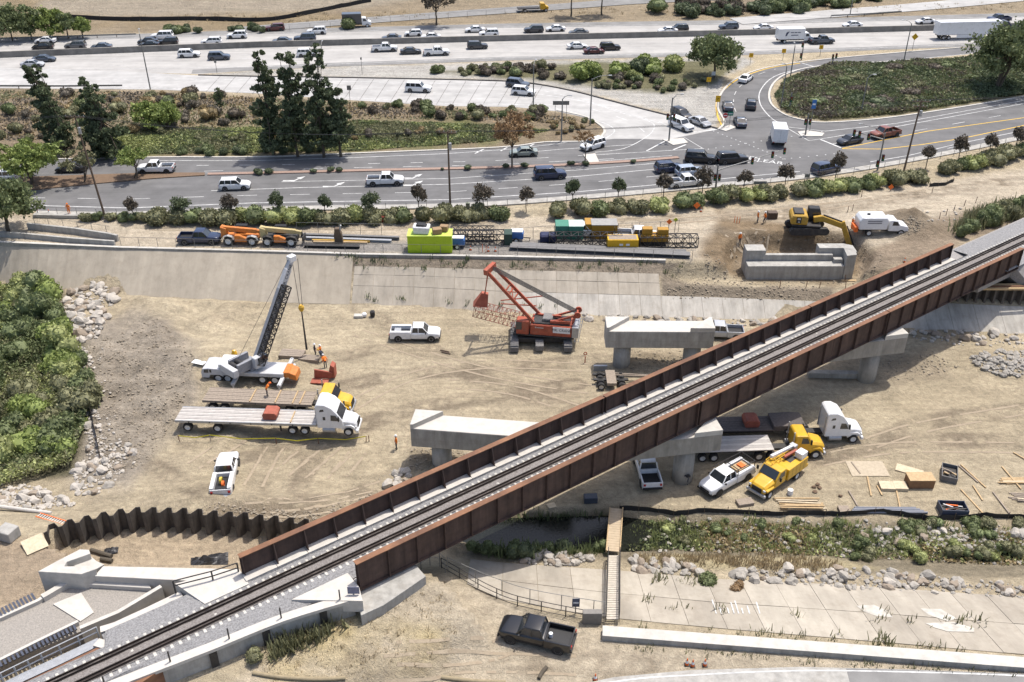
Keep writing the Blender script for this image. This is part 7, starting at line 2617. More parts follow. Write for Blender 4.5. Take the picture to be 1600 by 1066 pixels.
# ivy island: continuous ground cover as stuff + a few proud bushes
def cover(name, label, pxpoly, n, leaf, mats, hmin, hmax, zfn=None):
 pts = []
 xs = [p[0] for p in pxpoly]
 ys = [p[1] for p in pxpoly]
 W = [T(x, y) for x, y in pxpoly]
 poly = [(p.x, p.y) for p in W]
 ax, bx = min(p[0] for p in poly), max(p[0] for p in poly)
 ay, by = min(p[1] for p in poly), max(p[1] for p in poly)
 X = rng.uniform(ax, bx, n * 4)
 Y = rng.uniform(ay, by, n * 4)
 k = inpoly(X, Y, poly)
 X, Y = X[k][:n], Y[k][:n]
 h = hmin + (hmax - hmin) * np.clip(.5 + 1.3 * fbm(X, Y, 4.5),0,1)
 Z = hz(X, Y) + h * rng.uniform(.45,1.0, len(X))
 P_ = np.stack([X, Y, Z], 1)
 grp = (fbm(X + 50, Y, 6) * 3 + rng.normal(size=len(X)) * .25)
 q = np.digitize(grp, np.linspace(-.6,.6, len(mats) + 1)[1:-1])
 for i, m_ in enumerate(mats):
  sel = P_[q == i]
  if len(sel) < 3:
   continue
  me_ = quad_mesh(name, sel, rng.uniform(.6,1.4, len(sel)) * leaf, m_, upb=.8)
  tag(link(name, me_), label + ', ' + ['darker', 'mixed', 'paler', 'palest'][i] + ' patches', 'ground cover', None, 'stuff')
cover('ivy_cover', 'dark green ivy covering the island inside the loop ramp', [(1222,172),(1210,150),(1228,124),(1300,100),(1350,102),(1480,94),(1750,80),(1900,95),(1700,132),(1400,179),(1290,188),(1250,184)], 80000,.34, [L_bronze, L_olive, L_mid, L_dark], .2,1.2)
scatter([(1215,160),(1300,108),(1500,98),(1560,130),(1400,172),(1290,180)], 36,(1.0,2.2), [L_dark, L_mid, L_bronze, L_olive], 'mounded dark bush in the ivy island', 'ivy island bushes', h=.6)
cover('slope_groundcover', 'low green ground cover on the landscaped slope', [(170,205),(420,200),(560,188),(760,196),(860,204),(760,222),(560,236),(180,242)], 26000,.36, [L_olive, L_mid, L_lime], .05,.3)
cover('slope_scrub_litter', 'dry scrub litter on the landscaped slope', [(-200,140),(240,145),(540,160),(700,170),(900,185),(900,195),(560,185),(400,200),(170,212),(-200,240)], 16000,.34, [L_grey, L_dry, L_olive], .05,.4)
# creek vegetation at left
scatter([(-60,452),(70,455),(95,520),(125,575),(132,650),(110,720),(60,745),(-60,745)], 78,(1.3,2.6), [L_mid, L_mid, L_olive, L_green, L_lime], 'dense green willow bush in the creek thicket at left', 'left creek thicket', name='willow_bush', protos=TALLS + SHRUBS[:3], h=1.0)
scatter([(70,470),(95,520),(130,580),(135,660),(120,700),(95,640),(80,540)], 20,(.8,1.4), [L_lime, L_green], 'yellow green bush on the sunny edge of the creek thicket', 'thicket edge bushes', name='willow_bush', protos=SHRUBS, h=.8)
cover('creek_thicket', 'mass of green creek vegetation at the left', [(-200,440),(70,455),(95,520),(128,580),(138,650),(115,730),(0,765),(-200,760)], 110000,.22, [L_mid, L_olive, L_lime], .4,2.0)
# creek vegetation at right
cover('creek_weeds', 'green weeds along the creek at right', [(975,822),(1120,818),(1240,822),(1340,828),(1600,835),(1750,840),(1750,890),(1600,884),(1300,870),(1100,862),(980,862)], 7000,.22, [L_mid, L_olive, L_lime, L_dry], .05,.4)
scatter([(985,815),(1060,812),(1320,812),(1330,840),(1180,850),(990,855)], 16,(.35,.8), [L_mid, L_olive, L_lime], 'leafy weed clump on the creek bank left of the boulders', 'creek bank weeds', h=.8, name='weed_clump')
scatter([(1320,850),(1600,860),(1600,880),(1330,880)], 18,(.4,.9), [L_mid, L_olive, L_lime], 'bushy weed clump standing in the creek at right', 'creek bed weeds', protos=TALLS, h=.8, name='weed_clump')
scatter([(1400,815),(1600,820),(1600,840),(1400,835)], 12,(.6,1.1), [L_mid, L_olive], 'weed clump under the silt fence at right', 'silt fence weeds', h=.8, name='weed_clump')
scatter([(700,862),(900,858),(945,860),(800,868)], 12,(.6,1.1), [L_mid, L_dark], 'shaded weed clump by the creek under the bridge', 'shaded creek weeds', protos=TALLS, h=.8, name='weed_clump')
shrub((1106,908),1.15, L_mid, 'dense green bush at the foot of the slope paving', None, h=.8)
shrub((1148,918),.85, L_brown, 'round brown dry bush beside the green one on the paving', None, h=.75)
# grass tufts: stuff
def tufts(name, label, spots, m, h, n=14, spread=.25):
 vs, fs = [], []
 for p, s in spots:
  for i in range(n):
   a = random.uniform(0,6.3)
   b = p + Vector((random.gauss(0, spread * s), random.gauss(0, spread * s),-.03))
   d = Vector((math.cos(a), math.sin(a),0))
   t = b + d * random.uniform(.05,.45) * s * h + Vector((0,0, random.uniform(.5,1.1) * s * h))
   w = Vector((-d.y, d.x, 0)) * .035 * s * 1.6
   k = len(vs)
   vs += [tuple(b - w), tuple(b + w), tuple(t + w * .3), tuple(t - w * .3)]
   fs.append((k, k + 1, k + 2, k + 3))
 me_ = bpy.data.meshes.new(name)
 me_.from_pydata(vs, [], fs)
 me_.materials.append(m)
 return tag(link(name, me_), label, 'grass', None, 'stuff')
def spots(poly, n, s0=.6, s1=1.4):
 return [(T(*in_px(poly)), random.uniform(s0, s1)) for _ in range(n)]
tufts('dry_grass', 'dry straw coloured grass on the near bank', spots([(400,1040),(560,960),(690,905),(720,950),(700,1040),(560,1066),(430,1066)], 170,.3,.7), L_drypale, .4,8)
tufts('reed_grass', 'tall tan reed grass beside the creek', spots([(985,868),(1200,866),(1320,880),(1300,892),(1180,888),(990,880)], 220,.5,1.0), L_drypale, .6)
tufts('creek_grass', 'green grass blades along the creek bank', spots([(985,815),(1300,815),(1600,828),(1600,880),(1300,868),(985,858)], 320,.5,1.2), L_lime, .6)
tufts('bank_weeds', 'green weeds rooted in the paving joints', spots([(985,935),(1400,955),(1600,975),(1600,985),(1300,972),(985,950)], 16,.6,1.5) + spots([(960,985),(1600,1030),(1600,1022),(1100,978)], 28,.5,1.2) + spots([(990,900),(1100,905),(1100,915),(990,912)], 8,.8,1.5), L_olive, .7,9)
tufts('creek_reeds', 'green reeds standing along the dark creek under the bridge', spots([(770,858),(950,856),(950,866),(770,868)], 60,.8,1.6) + spots([(770,812),(945,806),(945,812),(770,818)], 40,.8,1.4), L_mid, .8,14)
tufts('kerb_weeds', 'weeds along the foot of the low parapet wall', spots([(945,1008),(1600,1056),(1600,1058),(945,1012)], 40,.4,1.0), L_olive, .5,8)
tufts('bank_tufts', 'dark weed tufts on the earth strip of the far bank', spots([(500,398),(1090,412),(1090,425),(560,420)], 60,.5,1.4) + spots([(560,470),(900,485),(900,480),(560,462)], 12,.6,1.2), L_dark, .6,12)
tufts('embankment_brush', 'green brush on the slope beside the far track', spots([(1490,365),(1520,335),(1600,318),(1600,338),(1540,352)], 130,1.0,2.0), L_olive, 1.0,16)
scatter([(1480,385),(1500,372),(1535,345),(1600,325),(1600,338),(1530,360)], 16,(.8,1.5), [L_olive, L_mid], 'green brush clump on the slope beside the far track', 'far embankment brush', protos=TALLS)
tufts('wall_weeds', 'weeds along the foot of the near retaining wall', spots([(420,1012),(560,955),(575,962),(430,1030)], 60,.8,1.6), L_olive, .8,14)
for px, r_ in (((438,1002),.9),((478,985),.9),((500,972),.8),((520,966),.7),((400,1030),.8)):
 shrub(px, r_, L_olive, 'olive bush against the near retaining wall, %s from the bridge' % nth({520: 0,500: 1,478: 2,438: 3,400: 4}[px[0]]), 'retaining wall bushes')
tufts('hill_grass', 'dry grass on the hillside beyond the freeway', spots([(60,30),(400,20),(700,20),(1000,25),(1600,15),(1600,5),(1000,10),(400,40)], 300,.8,1.6), L_drypale, .4,8)
# street trees
st = [(210,346),(286,346),(363,346),(436,345),(509,343),(581,341),(655,338),(755,334),(822,332),(894,326),(965,321),(1036,315),(1096,310),(1161,303),(1225,297),(1304,287),(1446,264),(1495,257),(1542,249),(1584,240)]
prt = []
for k in range(4):
 bl = round_blobs(random.uniform(1.0,1.3),2.5,6 + k, random.uniform(.9,1.25),.5)
 pts = np.concatenate([blob_pts(150, b[:3], b[3:], .3) for b in bl])
 prt.append(quad_mesh('crown', pts, rng.uniform(.6,1.4, len(pts)) * .17, L_bronze))
mb = MB()
limb(mb, (0,0,-.2),(0,0,1.8),.06,.045)
for a in range(5):
 limb(mb, (0,0,1.6),(.6 * math.cos(a * 1.25),.6 * math.sin(a * 1.25),2.7),.035,.012)
trk = mb.mesh('trunk')
trk.materials.append(M_bark)
for i, px in enumerate(st):
 p = T(*px)
 r = thing('street_tree', '%s small dark leaved street tree from the left in the sidewalk row' % nth(i), 'tree', p, random.uniform(0,6), 'street tree row')
 s = random.uniform(1.05,1.4)
 o = link('crown', random.choice(prt), r, random.choice([L_bronze, L_bronze, L_dark]))
 o.scale = (s * random.uniform(.85,1.2), s * random.uniform(.85,1.2), s * random.uniform(.85,1.1))
 o = link('trunk', trk, r)
 o.scale = (s, s, s)
# clipped median shrubs
for i, (px, r_) in enumerate((((405,271),1.0),((418,271),1.0),((490,269),.7),((517,268),.8),((530,268),.8),((690,265),.4),((730,264),.8),((792,262),.8),((818,261),.8),((892,258),.8),((917,257),.8),((990,254),.6))):
 shrub(None, r_, L_dark, '%s clipped dark shrub from the left in the brick median' % nth(i), 'median shrubs', h=.7, p=G(px[0], px[1], ZR + .15))
# ------------------------------------------------------------------ poles, lamps, signals, signs
def zheight(px_foot, py_top, z0=None):
 p = T(*px_foot) if z0 is None else G(px_foot[0], px_foot[1], z0)
 return p, zfor(p.x, p.y, py_top) - p.z
M_gpole = mat('galvanised_pole', (.22,.22,.21),.5, metal=.4, var=.1)
def utility_pole(label, foot, ytop, arms, lean=0.0):
 p, h = zheight(foot, ytop)
 r = thing('utility_pole', label, 'utility pole', p)
 top = Vector((lean, 0, h))
 MB().tube((0,0,-.4), top, .17,.11,10).build('shaft', M_polewood, r)
 ends = []
 for dz, w in arms:
  MB().bar(top + Vector((-w, .1,-dz)), top + Vector((w, -.1,-dz)),.12,.14).build('crossarm', M_polewood, r)
  for k in (-1,-.45,.45,1):
   q = top + Vector((w * k, -.1 * k, -dz + .16))
   MB().tube(q - Vector((0,0,.1)), q + Vector((0,0,.12)),.05).build('insulator', M_steel, r)
   ends.append(p + q + Vector((0,0,.1)))
 if h > 9:
  MB().tube(top + Vector((.28,-.15,-2.6)), top + Vector((.28,-.15,-1.7)),.22, n=10).build('transformer', M_steel, r)
 return r, ends
u1, e1 = utility_pole('leaning timber utility pole at the left by the sidewalk', (165,341),180, [(.3,1.3)], -.9)
u2, e2 = utility_pole('dark timber utility pole at the centre of the hedge', (704,333),205, [(.25,1.2)], 0)
u3, e3 = utility_pole('timber utility pole with bushy insulators by the intersection', (1412,268),156, [(.3,1.3),(1.1,1.0)], .3)
def sag(a, b, s, n=14):
 return [a.lerp(b, i / n) - Vector((0,0, s * 4 * (i / n) * (1 - i / n))) for i in range(n + 1)]
w = thing('overhead_wires', 'thin overhead wires strung between the utility poles', 'wire', e2[0])
for i in range(4):
 for a, b in ((e1[i], e2[i]),(e2[i], e3[i])):
  o = MB().path([q - e2[0] for q in sag(a, b, 1.4)], .016,4).build('wire', M_black, w)
 MB().path([q - e2[0] for q in sag(e3[i], e3[i] + Vector((95,20,1)),1.4)], .016,4).build('wire', M_black, w)
 MB().path([q - e2[0] for q in sag(e1[i] + Vector((-95,-6,1)), e1[i], 1.4)], .016,4).build('wire', M_black, w)
def lamp_post(label, foot, ytop, arm, z0=None, base=False):
 p, h = zheight(foot, ytop, z0)
 r = thing('street_lamp', label, 'street lamp', p)
 MB().tube((0,0,-.2),(0,0, h - .5),.14,.09,8).build('post', M_gpole, r)
 mb = MB()
 pts = [Vector((0,0, h - .6)), Vector((arm[0] * .35, arm[1] * .35, h - .15)), Vector((arm[0] * .75, arm[1] * .75, h)), Vector((arm[0], arm[1], h))]
 mb.path(pts, .055,6)
 mb.build('arm', M_gpole, r)
 MB().box((arm[0] * 1.08, arm[1] * 1.08, h - .03),(.65 if abs(arm[0]) > abs(arm[1]) else .28,.28 if abs(arm[0]) > abs(arm[1]) else .65,.14)).build('lamp_head', M_steel, r, bevel=.03)
 return r
lamp_post('freeway lamp post left of the round bush', (235,140),49,(-.6,1.8))
lamp_post('freeway lamp post above the pines', (505,104),67,(0,1.6), ZR)
lamp_post('lamp post beside the bright bushes on the ramp', (833,178),97,(.4,1.6))
lamp_post('lamp post with long curved arm inside the ramp curve', (922,196),119,(3.0,.5))
lamp_post('lamp post behind the brown guide sign', (877,222),150,(1.2,.3))
lamp_post('lamp post on the ivy island with arm to the right', (1345,178),117,(1.2,.3))
lamp_post('tall lamp post by the loop ramp under the long trailer', (1411,101),33,(-1.4,1.0))
lamp_post('thin lamp post at the loop ramp throat', (1235,120),68,(0,.8), ZR)
lamp_post('lamp post at the left rim of the ivy island', (1220,168),100,(-.6,.3))
lamp_post('freeway lamp post beyond the barrier at upper right', (1328,24),-6,(0,-1.0))
def signal_head(r, p, yaw=0):
 h = MB().box(p, (.38,.34,1.1), rz=yaw).build('signal_head', M_black, r, bevel=.04)
 for k, c in enumerate(((.30,.02,.015),(.30,.20,.02),(.02,.22,.10))):
  MB().lathe([(0,-.02),(.12,-.02),(.12,.03),(0,.03)], Vector(p) + Vector((0,-.19,.33 - .33 * k)), 'Y', 10).build('lens', mat('lens%d' % k, c, .3), h)
def signal_pole(label, foot, ytop, arm_end_px=None, lamp=None, heads=(), z0=None):
 p, h = zheight(foot, ytop, z0)
 r = thing('traffic_signal', label, 'traffic signal', p)
 MB().tube((0,0,-.2),(0,0, h),.15,.11,8).build('post', M_gpole, r)
 if arm_end_px:
  za = h * .86
  e = G(arm_end_px[0], arm_end_px[1], p.z + za + .3) - p
  MB().tube((0,0, za - .2), e, .10,.05,8).build('mast_arm', M_gpole, r)
  for t in (.5,.8,.98):
   q = Vector((0,0, za - .2)).lerp(e, t)
   signal_head(r, q + Vector((0,-.1,-.2)))
 for hh in heads:
  signal_head(r, Vector((hh[0], -.25, hh[1])))
 if lamp:
  MB().path([Vector((0,0, h - .3)), Vector((lamp[0] * .4, lamp[1] * .4, h + .5)), Vector((lamp[0], lamp[1], h + .6))], .05,6).build('lamp_arm', M_gpole, r)
  MB().box((lamp[0], lamp[1], h + .55),(.6,.28,.12)).build('lamp_head', M_steel, r)
 return r
signal_pole('traffic signal with long arm over the near lanes by the hedge', (1117,302),258,(1228,233), None, ((-.35,2.7),(.35,2.7)))
signal_pole('traffic signal with mast arm and lamp at the right corner', (1371,266),208,(1334,205),(-3.2,2.6),((.4,2.2),(-.3,1.2)))
signal_pole('traffic signal pole on the wedge island', (1045,221),153, None, (1.6,.3),((-.6,4.5),(.5,4.5)), ZR)
signal_pole('short traffic signal on the round island', (1258,212),178, None, None, ((-.4,2.6),(.4,2.6)), ZR)
signal_pole('short traffic signal in the ivy corner', (1233,174),145, None, None, ((0,2.4),))
signal_pole('ramp meter signal on the gravel by the freeway', (1252,94),68, None, None, ((-.3,3.4),(-.3,1.0)), ZR)
signal_pole('ramp meter signal at the loop ramp stop line', (1300,103),86, None, None, ((-.2,2.0),(.5,2.2)), ZR)
M_sy = mat('sign_yellow', (.62,.36,.01),.6, var=.05)
M_sg = mat('sign_green', (.01,.16,.10),.6, var=.05)
M_sb = mat('sign_blue', (.05,.17,.42),.6, var=.05)
M_sr = mat('sign_red', (.42,.015,.02),.6, var=.05)
M_so = mat('sign_orange', (.72,.15,.02),.6, var=.05)
M_sw = mat('sign_white', (.72,.72,.70),.6, var=.05)
M_sbk = mat('sign_back', (.20,.19,.17),.6, var=.1)
def sign(label, foot, w, h, zc, m, posts=1, shape='rect', z0=None, text=None, yaw=0.0, tcol=None, bar=None):
 p = T(*foot) if z0 is None else G(foot[0], foot[1], z0)
 r = thing('road_sign', label, 'sign', p, yaw)
 for k in range(posts):
  x = 0 if posts == 1 else (-w * .35 + k * w * .7)
  MB().bar((x, .05,-.2),(x, .05, zc + h * .45),.08).build('post', M_gpole, r)
 mb = MB()
 if shape == 'diamond':
  mb.prism([(0, zc - h * .7),(w * .7, zc),(0, zc + h * .7),(-w * .7, zc)], -.02,.02)
 elif shape == 'round':
  mb.lathe([(0,-.02),(w / 2,-.02),(w / 2,.02),(0,.02)], (0,0, zc), 'Y', 16)
 else:
  mb.bb(-w / 2, w / 2,-.02,.02, zc - h / 2, zc + h / 2)
 b = mb.build('sign_panel', m, r)
 if bar:
  MB().bb(-w * .36, w * .36,-.035,-.022, zc - h * .09, zc + h * .09).build('sign_bar', bar, b)
 if text:
  text_obj('lettering', text, h * .62, tcol or M_black, b, (0,-.03, zc),(R(90),0,0))
 return r
for foot, lab in (((1106,140), 'yellow chevron sign on the gravel behind the loop ramp'),((1172,101), 'yellow curve sign on the gravel by the freeway'),((1223,94), 'yellow curve sign left of the ramp meter'),((1281,88), 'yellow curve sign right of the ramp meter')):
 sign(lab, foot, .9,.9,2.0, M_sy, text='>', z0=None)
sign('tall yellow chevron sign at the loop ramp throat', (1119,181),.9,1.2,3.2, M_sy, text='>', z0=ZR)
sign('yellow diamond warning sign right of the leaning lamp', (1425,80),1.1,1.1,3.2, M_sy, shape='diamond', z0=ZR)
sign('red round do not enter sign on the nose island', (1131,201),.9,.9,2.4, M_sr, shape='round', z0=ZR, bar=M_sw)
sign('green sign with blue shield below on the nose island', (1139,199),1.0,.7,2.5, M_sg, z0=ZR, bar=M_sw)
sign('blue shield sign on the round island', (1265,206),.75,1.6,5.0, M_sb, z0=ZR, bar=M_sw)
sign('white sign on the gravel by the loop ramp', (1114,124),.8,.8,1.2, M_sw)
sign('brown backed guide sign on two posts inside the ramp', (876,186),3.0,.75,3.0, M_sbk, posts=2)
sign('small dark sign backs by the exit ramp', (547,158),.8,.9,2.6, M_sbk, posts=1)
sign('dark sign back at the exit gore', (339,114),.5,.6,2.4, M_sbk, z0=ZR)
sign('dark marker post sign in the gravel above the ramp', (566,117),.35,.5,3.4, M_sbk, z0=ZR)
sign('white notice board on the construction fence', (1033,330),1.0,.9,1.1, M_sw)
sign('orange diamond roadwork sign at the hedge', (1088,331),.75,.75,1.0, M_so, shape='diamond')
sign('orange diamond roadwork sign by the fence gate', (1044,366),.6,.6,1.9, M_so, shape='diamond', posts=1)
sign('orange roadwork sign beside the hedge near the tank truck', (1391,299),.65,.65,.7, M_so, shape='diamond')
sign('yellow green small diamond sign on the fence gate', (1054,364),.5,.5,2.0, mat('sign_lime', (.45,.50,.02),.6), shape='diamond')
sign('grey notice with dark writing at the curved railing', (899,960),.6,.9,1.3, mat('sign_slate', (.10,.11,.15),.6), bar=M_sw)
sign('white notice by the near abutment corner', (566,948),.6,.5,1.3, M_sw)
sign('orange sign board leaning at the abutment fence', (647,905),.9,1.0,.8, M_so, shape='diamond')
o = sign('grey folded sign standing on the abutment corner', (553,930),.9,.7,.5, mat('sign_greyblue', (.16,.17,.24),.5), z0=7.52)
sign('dark information board on posts by the sidewalk', (1185,305),2.0,.5,2.0, M_sbk, posts=2)
sign('dark sign back on the sidewalk by the intersection', (1259,290),.8,.6,1.6, M_sbk)
# guard rails of the freeway
def guardrail(label, px, z=None):
 P_ = [T(x, y) if z is None else G(x, y, z) for x, y in px]
 r = thing('guard_rail', label, 'guard rail', P_[0])
 mb = MB()
 for a, b in zip(P_, P_[1:]):
  mb.bar(a - P_[0] + Vector((0,0,.65)), b - P_[0] + Vector((0,0,.65)),.08,.32)
 mb.build('beam', M_gpole, r)
 for a, b in zip(P_, P_[1:]):
  n = max(1, int((b - a).length / 4))
  for i in range(n):
   q = a.lerp(b, i / n) - P_[0]
   MB().bar(q - Vector((0,0,.2)), q + Vector((0,0,.6)),.12).build('post', M_polewood, r)
guardrail('guard rail behind the far freeway lanes at left', [(-40,65.5),(60,62.5),(213,57.5)], ZR)
guardrail('guard rail along the near freeway edge at left', [(-40,139),(100,139.5),(192,138.5)], ZR)
guardrail('guard rail on the hill below the access road', [(1298,28.5),(1350,26),(1408,22)])
for wd_, px, s_ in (('KEEP', (1168,246),1.9),('CLEAR', (1197,252),1.9)):
 o = text_obj('road_lettering', wd_, s_, M_paint, road, G(px[0], px[1], za + .004),(0,0, R(-22)),.0)
# ------------------------------------------------------------------ fences
def post_fence(label, px, h, step, rails=1, m=M_gpole, name='chain_link_fence', r_=.035, mesh=None, z=None):
 P_ = [T(x, y) if z is None else G(x, y, z) for x, y in smooth_px(px, 4)]
 r = thing(name, label, 'fence', P_[0])
 o = P_[0].copy()
 acc = 0
 for a, b in zip(P_, P_[1:]):
  L = (b - a).length
  while acc < L:
   q = a.lerp(b, acc / L) - o
   MB().tube(q - Vector((0,0,.2)), q + Vector((0,0, h)), r_, n=5).build('post', m, r)
   acc += step
  acc -= L
 for k in range(rails):
  mb = MB()
  zz_ = h * (1 - k * (.45 if rails > 2 else .9 / max(1, rails)))
  mb.path([q - o + Vector((0,0, zz_)) for q in P_], r_ * .7,4)
  mb.build('rail', m, r)
 return r
post_fence('chain link fence posts along the crest of the far bank', [(190,386),(420,392),(560,396.5),(800,400.5),(1085,407.5)], 1.5,2.6,1)
post_fence('chain link fence behind the steel beams on the bench', [(465,366),(620,369)], 1.8,3.0,1)
post_fence('chain link fence along the back of the sidewalk', [(60,336),(200,340),(400,333),(700,328),(900,316),(1100,298),(1250,284),(1400,262),(1600,221)], 1.3,3.0,1)
post_fence('temporary fence panels between bench and signal', [(800,377),(870,372),(1036,366),(1060,362)], 1.9,3.0,1)
post_fence('chain link fence on the ramp walls at left', [(55,352),(120,360),(175,368)], 1.4,2.4,1)
post_fence('frontage road fence on the dry hill', [(420,50),(560,40),(690,30),(860,18)], 1.4,5,1)
post_fence('dark pipe railing curving along the top of the creek paving', [(690,888),(725,908),(760,928),(800,945),(850,957),(900,967),(943,975)], 1.15,2.0,3, M_dsteel, 'pipe_railing', .045)
post_fence('chain link screen beside the near abutment', [(590,940),(640,905),(678,882),(700,900)], 1.6,1.6,2, M_gpole)
post_fence('chain link fence above the curved railing', [(700,895),(770,925),(830,945),(945,965)], 1.7,2.6,1)
# orange stakes and fence at the pit
def stake(label, px, h=.9, m=M_oldwood, group=None):
 p = T(*px)
 o = MB().bar((0,0,-.2),(random.uniform(-.1,.1),0, h),.07).build('survey_stake', m)
 o.location = p
 return tag(o, label, 'stake', group)
for i, px in enumerate([(281,690),(330,689),(432,694),(498,694),(572,691),(577,690)]):
 stake('%s timber stake from the left holding the yellow caution tape' % nth(i), px, .8, M_rust_top if i != 1 else M_oldwood, 'caution tape stakes')
tp = thing('caution_tape', 'yellow caution tape strung along the flatbed parking row', 'tape', T(281,690))
pts = [T(x, y) + Vector((0,0,.75 - .25 * (i % 2))) - tp.location for i, (x, y) in enumerate([(281,690),(306,690),(330,689),(380,692),(432,694),(465,695),(498,694),(540,693),(572,691)])]
mb = MB()
for a, b in zip(pts, pts[1:]):
 mb.bar(a, b, .02,.10)
mb.build('tape', mat('caution_yellow', (.62,.55,.02),.5), tp)
for i, px in enumerate([(1218,450),(1259,450),(1280,450),(1321,451),(1320,440)]):
 stake('%s orange topped stake below the right abutment' % nth(i), px, 1.0, M_rust_top, 'abutment stakes')
for i, px in enumerate([(1324,332),(1332,329),(1346,308),(1456,302),(1468,342),(1478,336),(1490,330),(1506,322),(1524,317)]):
 stake('%s stake from the left along the haul road at right' % nth(i), px, 1.0, M_polewood, 'haul road stakes')
for i, px in enumerate([(1147,348),(1151,349),(1155,349)]):
 stake('%s of three orange stakes beside the workers on the haul road' % nth(i), px, 1.0, M_orange, 'three orange stakes')
def cone(label, px, group=None, s=1.0):
 p = T(*px)
 r = thing('traffic_cone', label, 'traffic cone', p, 0, group)
 r.scale = (s, s, s)
 MB().lathe([(0,.7),(.03,.7),(.15,.03),(0,.03)], (0,0,0), 'Z', 12).build('cone', M_orange, r)
 MB().lathe([(.075,.48),(.115,.25),(.12,.25),(.08,.48)], (0,0,0), 'Z', 12).build('collar', M_sw, r)
 MB().bb(-.2,.2,-.2,.2,0,.035).build('base', M_black, r)
for px, lab in (((1073,1039), 'left one of three orange cones beside the path'),((1082,1041), 'middle one of three orange cones beside the path'),((1101,1040), 'right one of three orange cones beside the path'),((930,1063), 'single orange cone at the path bottom'),((60,334), 'left orange cone at the sidewalk start'),((77,334), 'right orange cone at the sidewalk start'),((1413,410), 'orange cone near the far bridge end'),
    ((735,391), 'left orange cone beside the blue compressor'),((763,393), 'middle orange cone beside the blue compressor'),((774,393), 'right orange cone beside the blue compressor'),((1095,331), 'orange cone beside the hedge roadwork sign')):
 cone(lab, px, 'orange cones')
for i, px in enumerate([(754,394),(759,395)]):
 stake('%s thin orange delineator beside the lattice boom sections' % nth(i), px, 1.1, M_orange, 'delineators')
# silt fences
def silt(label, px, h=.7):
 P_ = [T(x, y) for x, y in smooth_px(px, 5)]
 r = thing('silt_fence', label, 'silt fence', P_[0])
 o = P_[0].copy()
 vs = []
 for i, q in enumerate(P_):
  w_ = Vector((random.uniform(-.1,.1), random.uniform(-.12,.12),0))
  vs += [q - o + Vector((0,0,-.1)), q - o + Vector((0,0, h * random.uniform(.75,1.05))) + w_, q - o + Vector((0,.04,-.1)), q - o + Vector((0,.04, h * .9)) + w_]
 n = len(P_)
 mb = MB().add(vs, [(4 * i, 4 * i + 4,4 * i + 5,4 * i + 1) for i in range(n - 1)] + [(4 * i + 2,4 * i + 3,4 * i + 7,4 * i + 6) for i in range(n - 1)] + [(4 * i + 1,4 * i + 5,4 * i + 7,4 * i + 3) for i in range(n - 1)])
 mb.build('fabric', M_silt, r)
 for i in range(0, n, 3):
  q = P_[i] - o
  MB().bar(q + Vector((0,-.03,-.2)), q + Vector((0,-.03, h + .25)),.05).build('post', M_polewood, r)
silt('black silt fence along the creek edge of the work floor', [(968,797),(1020,800),(1060,806),(1100,801),(1160,803),(1200,806),(1260,805),(1310,806),(1380,803),(1440,812),(1480,813),(1540,809),(1620,813)], .6)
silt('dark silt fence on posts beside the creek thicket', [(138,600),(142,640),(150,680),(157,715)], .8)
silt('dark silt fence line crossing the dry hill at upper left', [(105,29),(200,33),(300,32),(400,34),(450,29),(520,15),(580,3)], 1.1)
silt('black silt fence under the far hedge end', [(1452,292),(1475,290),(1490,284)], .6)
# ------------------------------------------------------------------ yard materials
def boxthing(name, label, cat, px, dims, m, yaw=0.0, bevel=.03, lift=0.0, name_part=None, ribs=0, lid=None, ribm=None):
 p = T(*px)
 p = p + Vector((0, dims[1] / 2, lift))
 r = thing(name, label, cat, (p.x, p.y, hs(p.x, p.y) + lift), yaw)
 L, W, H = dims
 MB().bb(-L / 2, L / 2,-W / 2, W / 2,.03, H).build(name_part or 'body', m, r, bevel=bevel)
 for i in range(ribs):
  x = -L / 2 + L * (i + .5) / ribs
  MB().bb(x - .05, x + .05,-W / 2 - .05, W / 2 + .05,.1, H - .1).build('rib', ribm or m, r)
 if lid is not None:
  MB().bb(-L / 2 - .03, L / 2 + .03,-W / 2 - .03, W / 2 + .03, H + .002, H + .07).build('lid', lid, r)
 return r
M_lime = mat('lime_green_paint', (.40,.55,.02),.5, var=.06, grime=.12)
M_limetop = mat('lime_green_top', (.46,.58,.10),.6, var=.08)
boxthing('storage_container', 'lime green steel container on the far bank', 'container', (672,396),(6.0,2.4,2.5), M_lime, 0, ribs=4, lid=M_limetop)
pc = T(672,396)
zt_ = hs(pc.x, pc.y + 1.2) + 2.58
def on_top(name, label, cat, x, y, dims, m, z=zt_, yaw=0.0, bevel=.05):
 o = MB().bb(-dims[0] / 2, dims[0] / 2,-dims[1] / 2, dims[1] / 2,0, dims[2]).build(name, m, None, bevel=bevel)
 o.location = (pc.x + x, pc.y + 1.2 + y, z)
 o.rotation_euler = (0,0, yaw)
 return tag(o, label, cat)
o = thing('bulk_bag', 'white bulk bag with dark contents on the lime container', 'bag', (pc.x - 1.1, pc.y + 1.2, zt_), R(-4))
MB().prism([(-1.0,0),(1.0,0),(1.15,1.0),(-1.15,1.05)], -.75,.75).build('bag', mat('white_bag', (.68,.68,.68),.7), o, bevel=.1)
MB().prism([(-.8,1.0),(.8,1.0),(.4,1.25),(-.5,1.3)], -.5,.5).build('contents', M_black, o, bevel=.05)
on_top('cardboard_box', 'brown box nearer the edge on the lime container', 'box', 1.0,-.3,(1.2,1.0,.75), mat('cardboard', (.30,.20,.11),.85), yaw=R(15))
on_top('cardboard_box', 'brown box farther back on the lime container', 'box', 1.9,.5,(1.1,.9,.8), MATS['cardboard'], yaw=R(-10))
M_bluep = mat('compressor_blue', (.05,.14,.36),.45, var=.06)
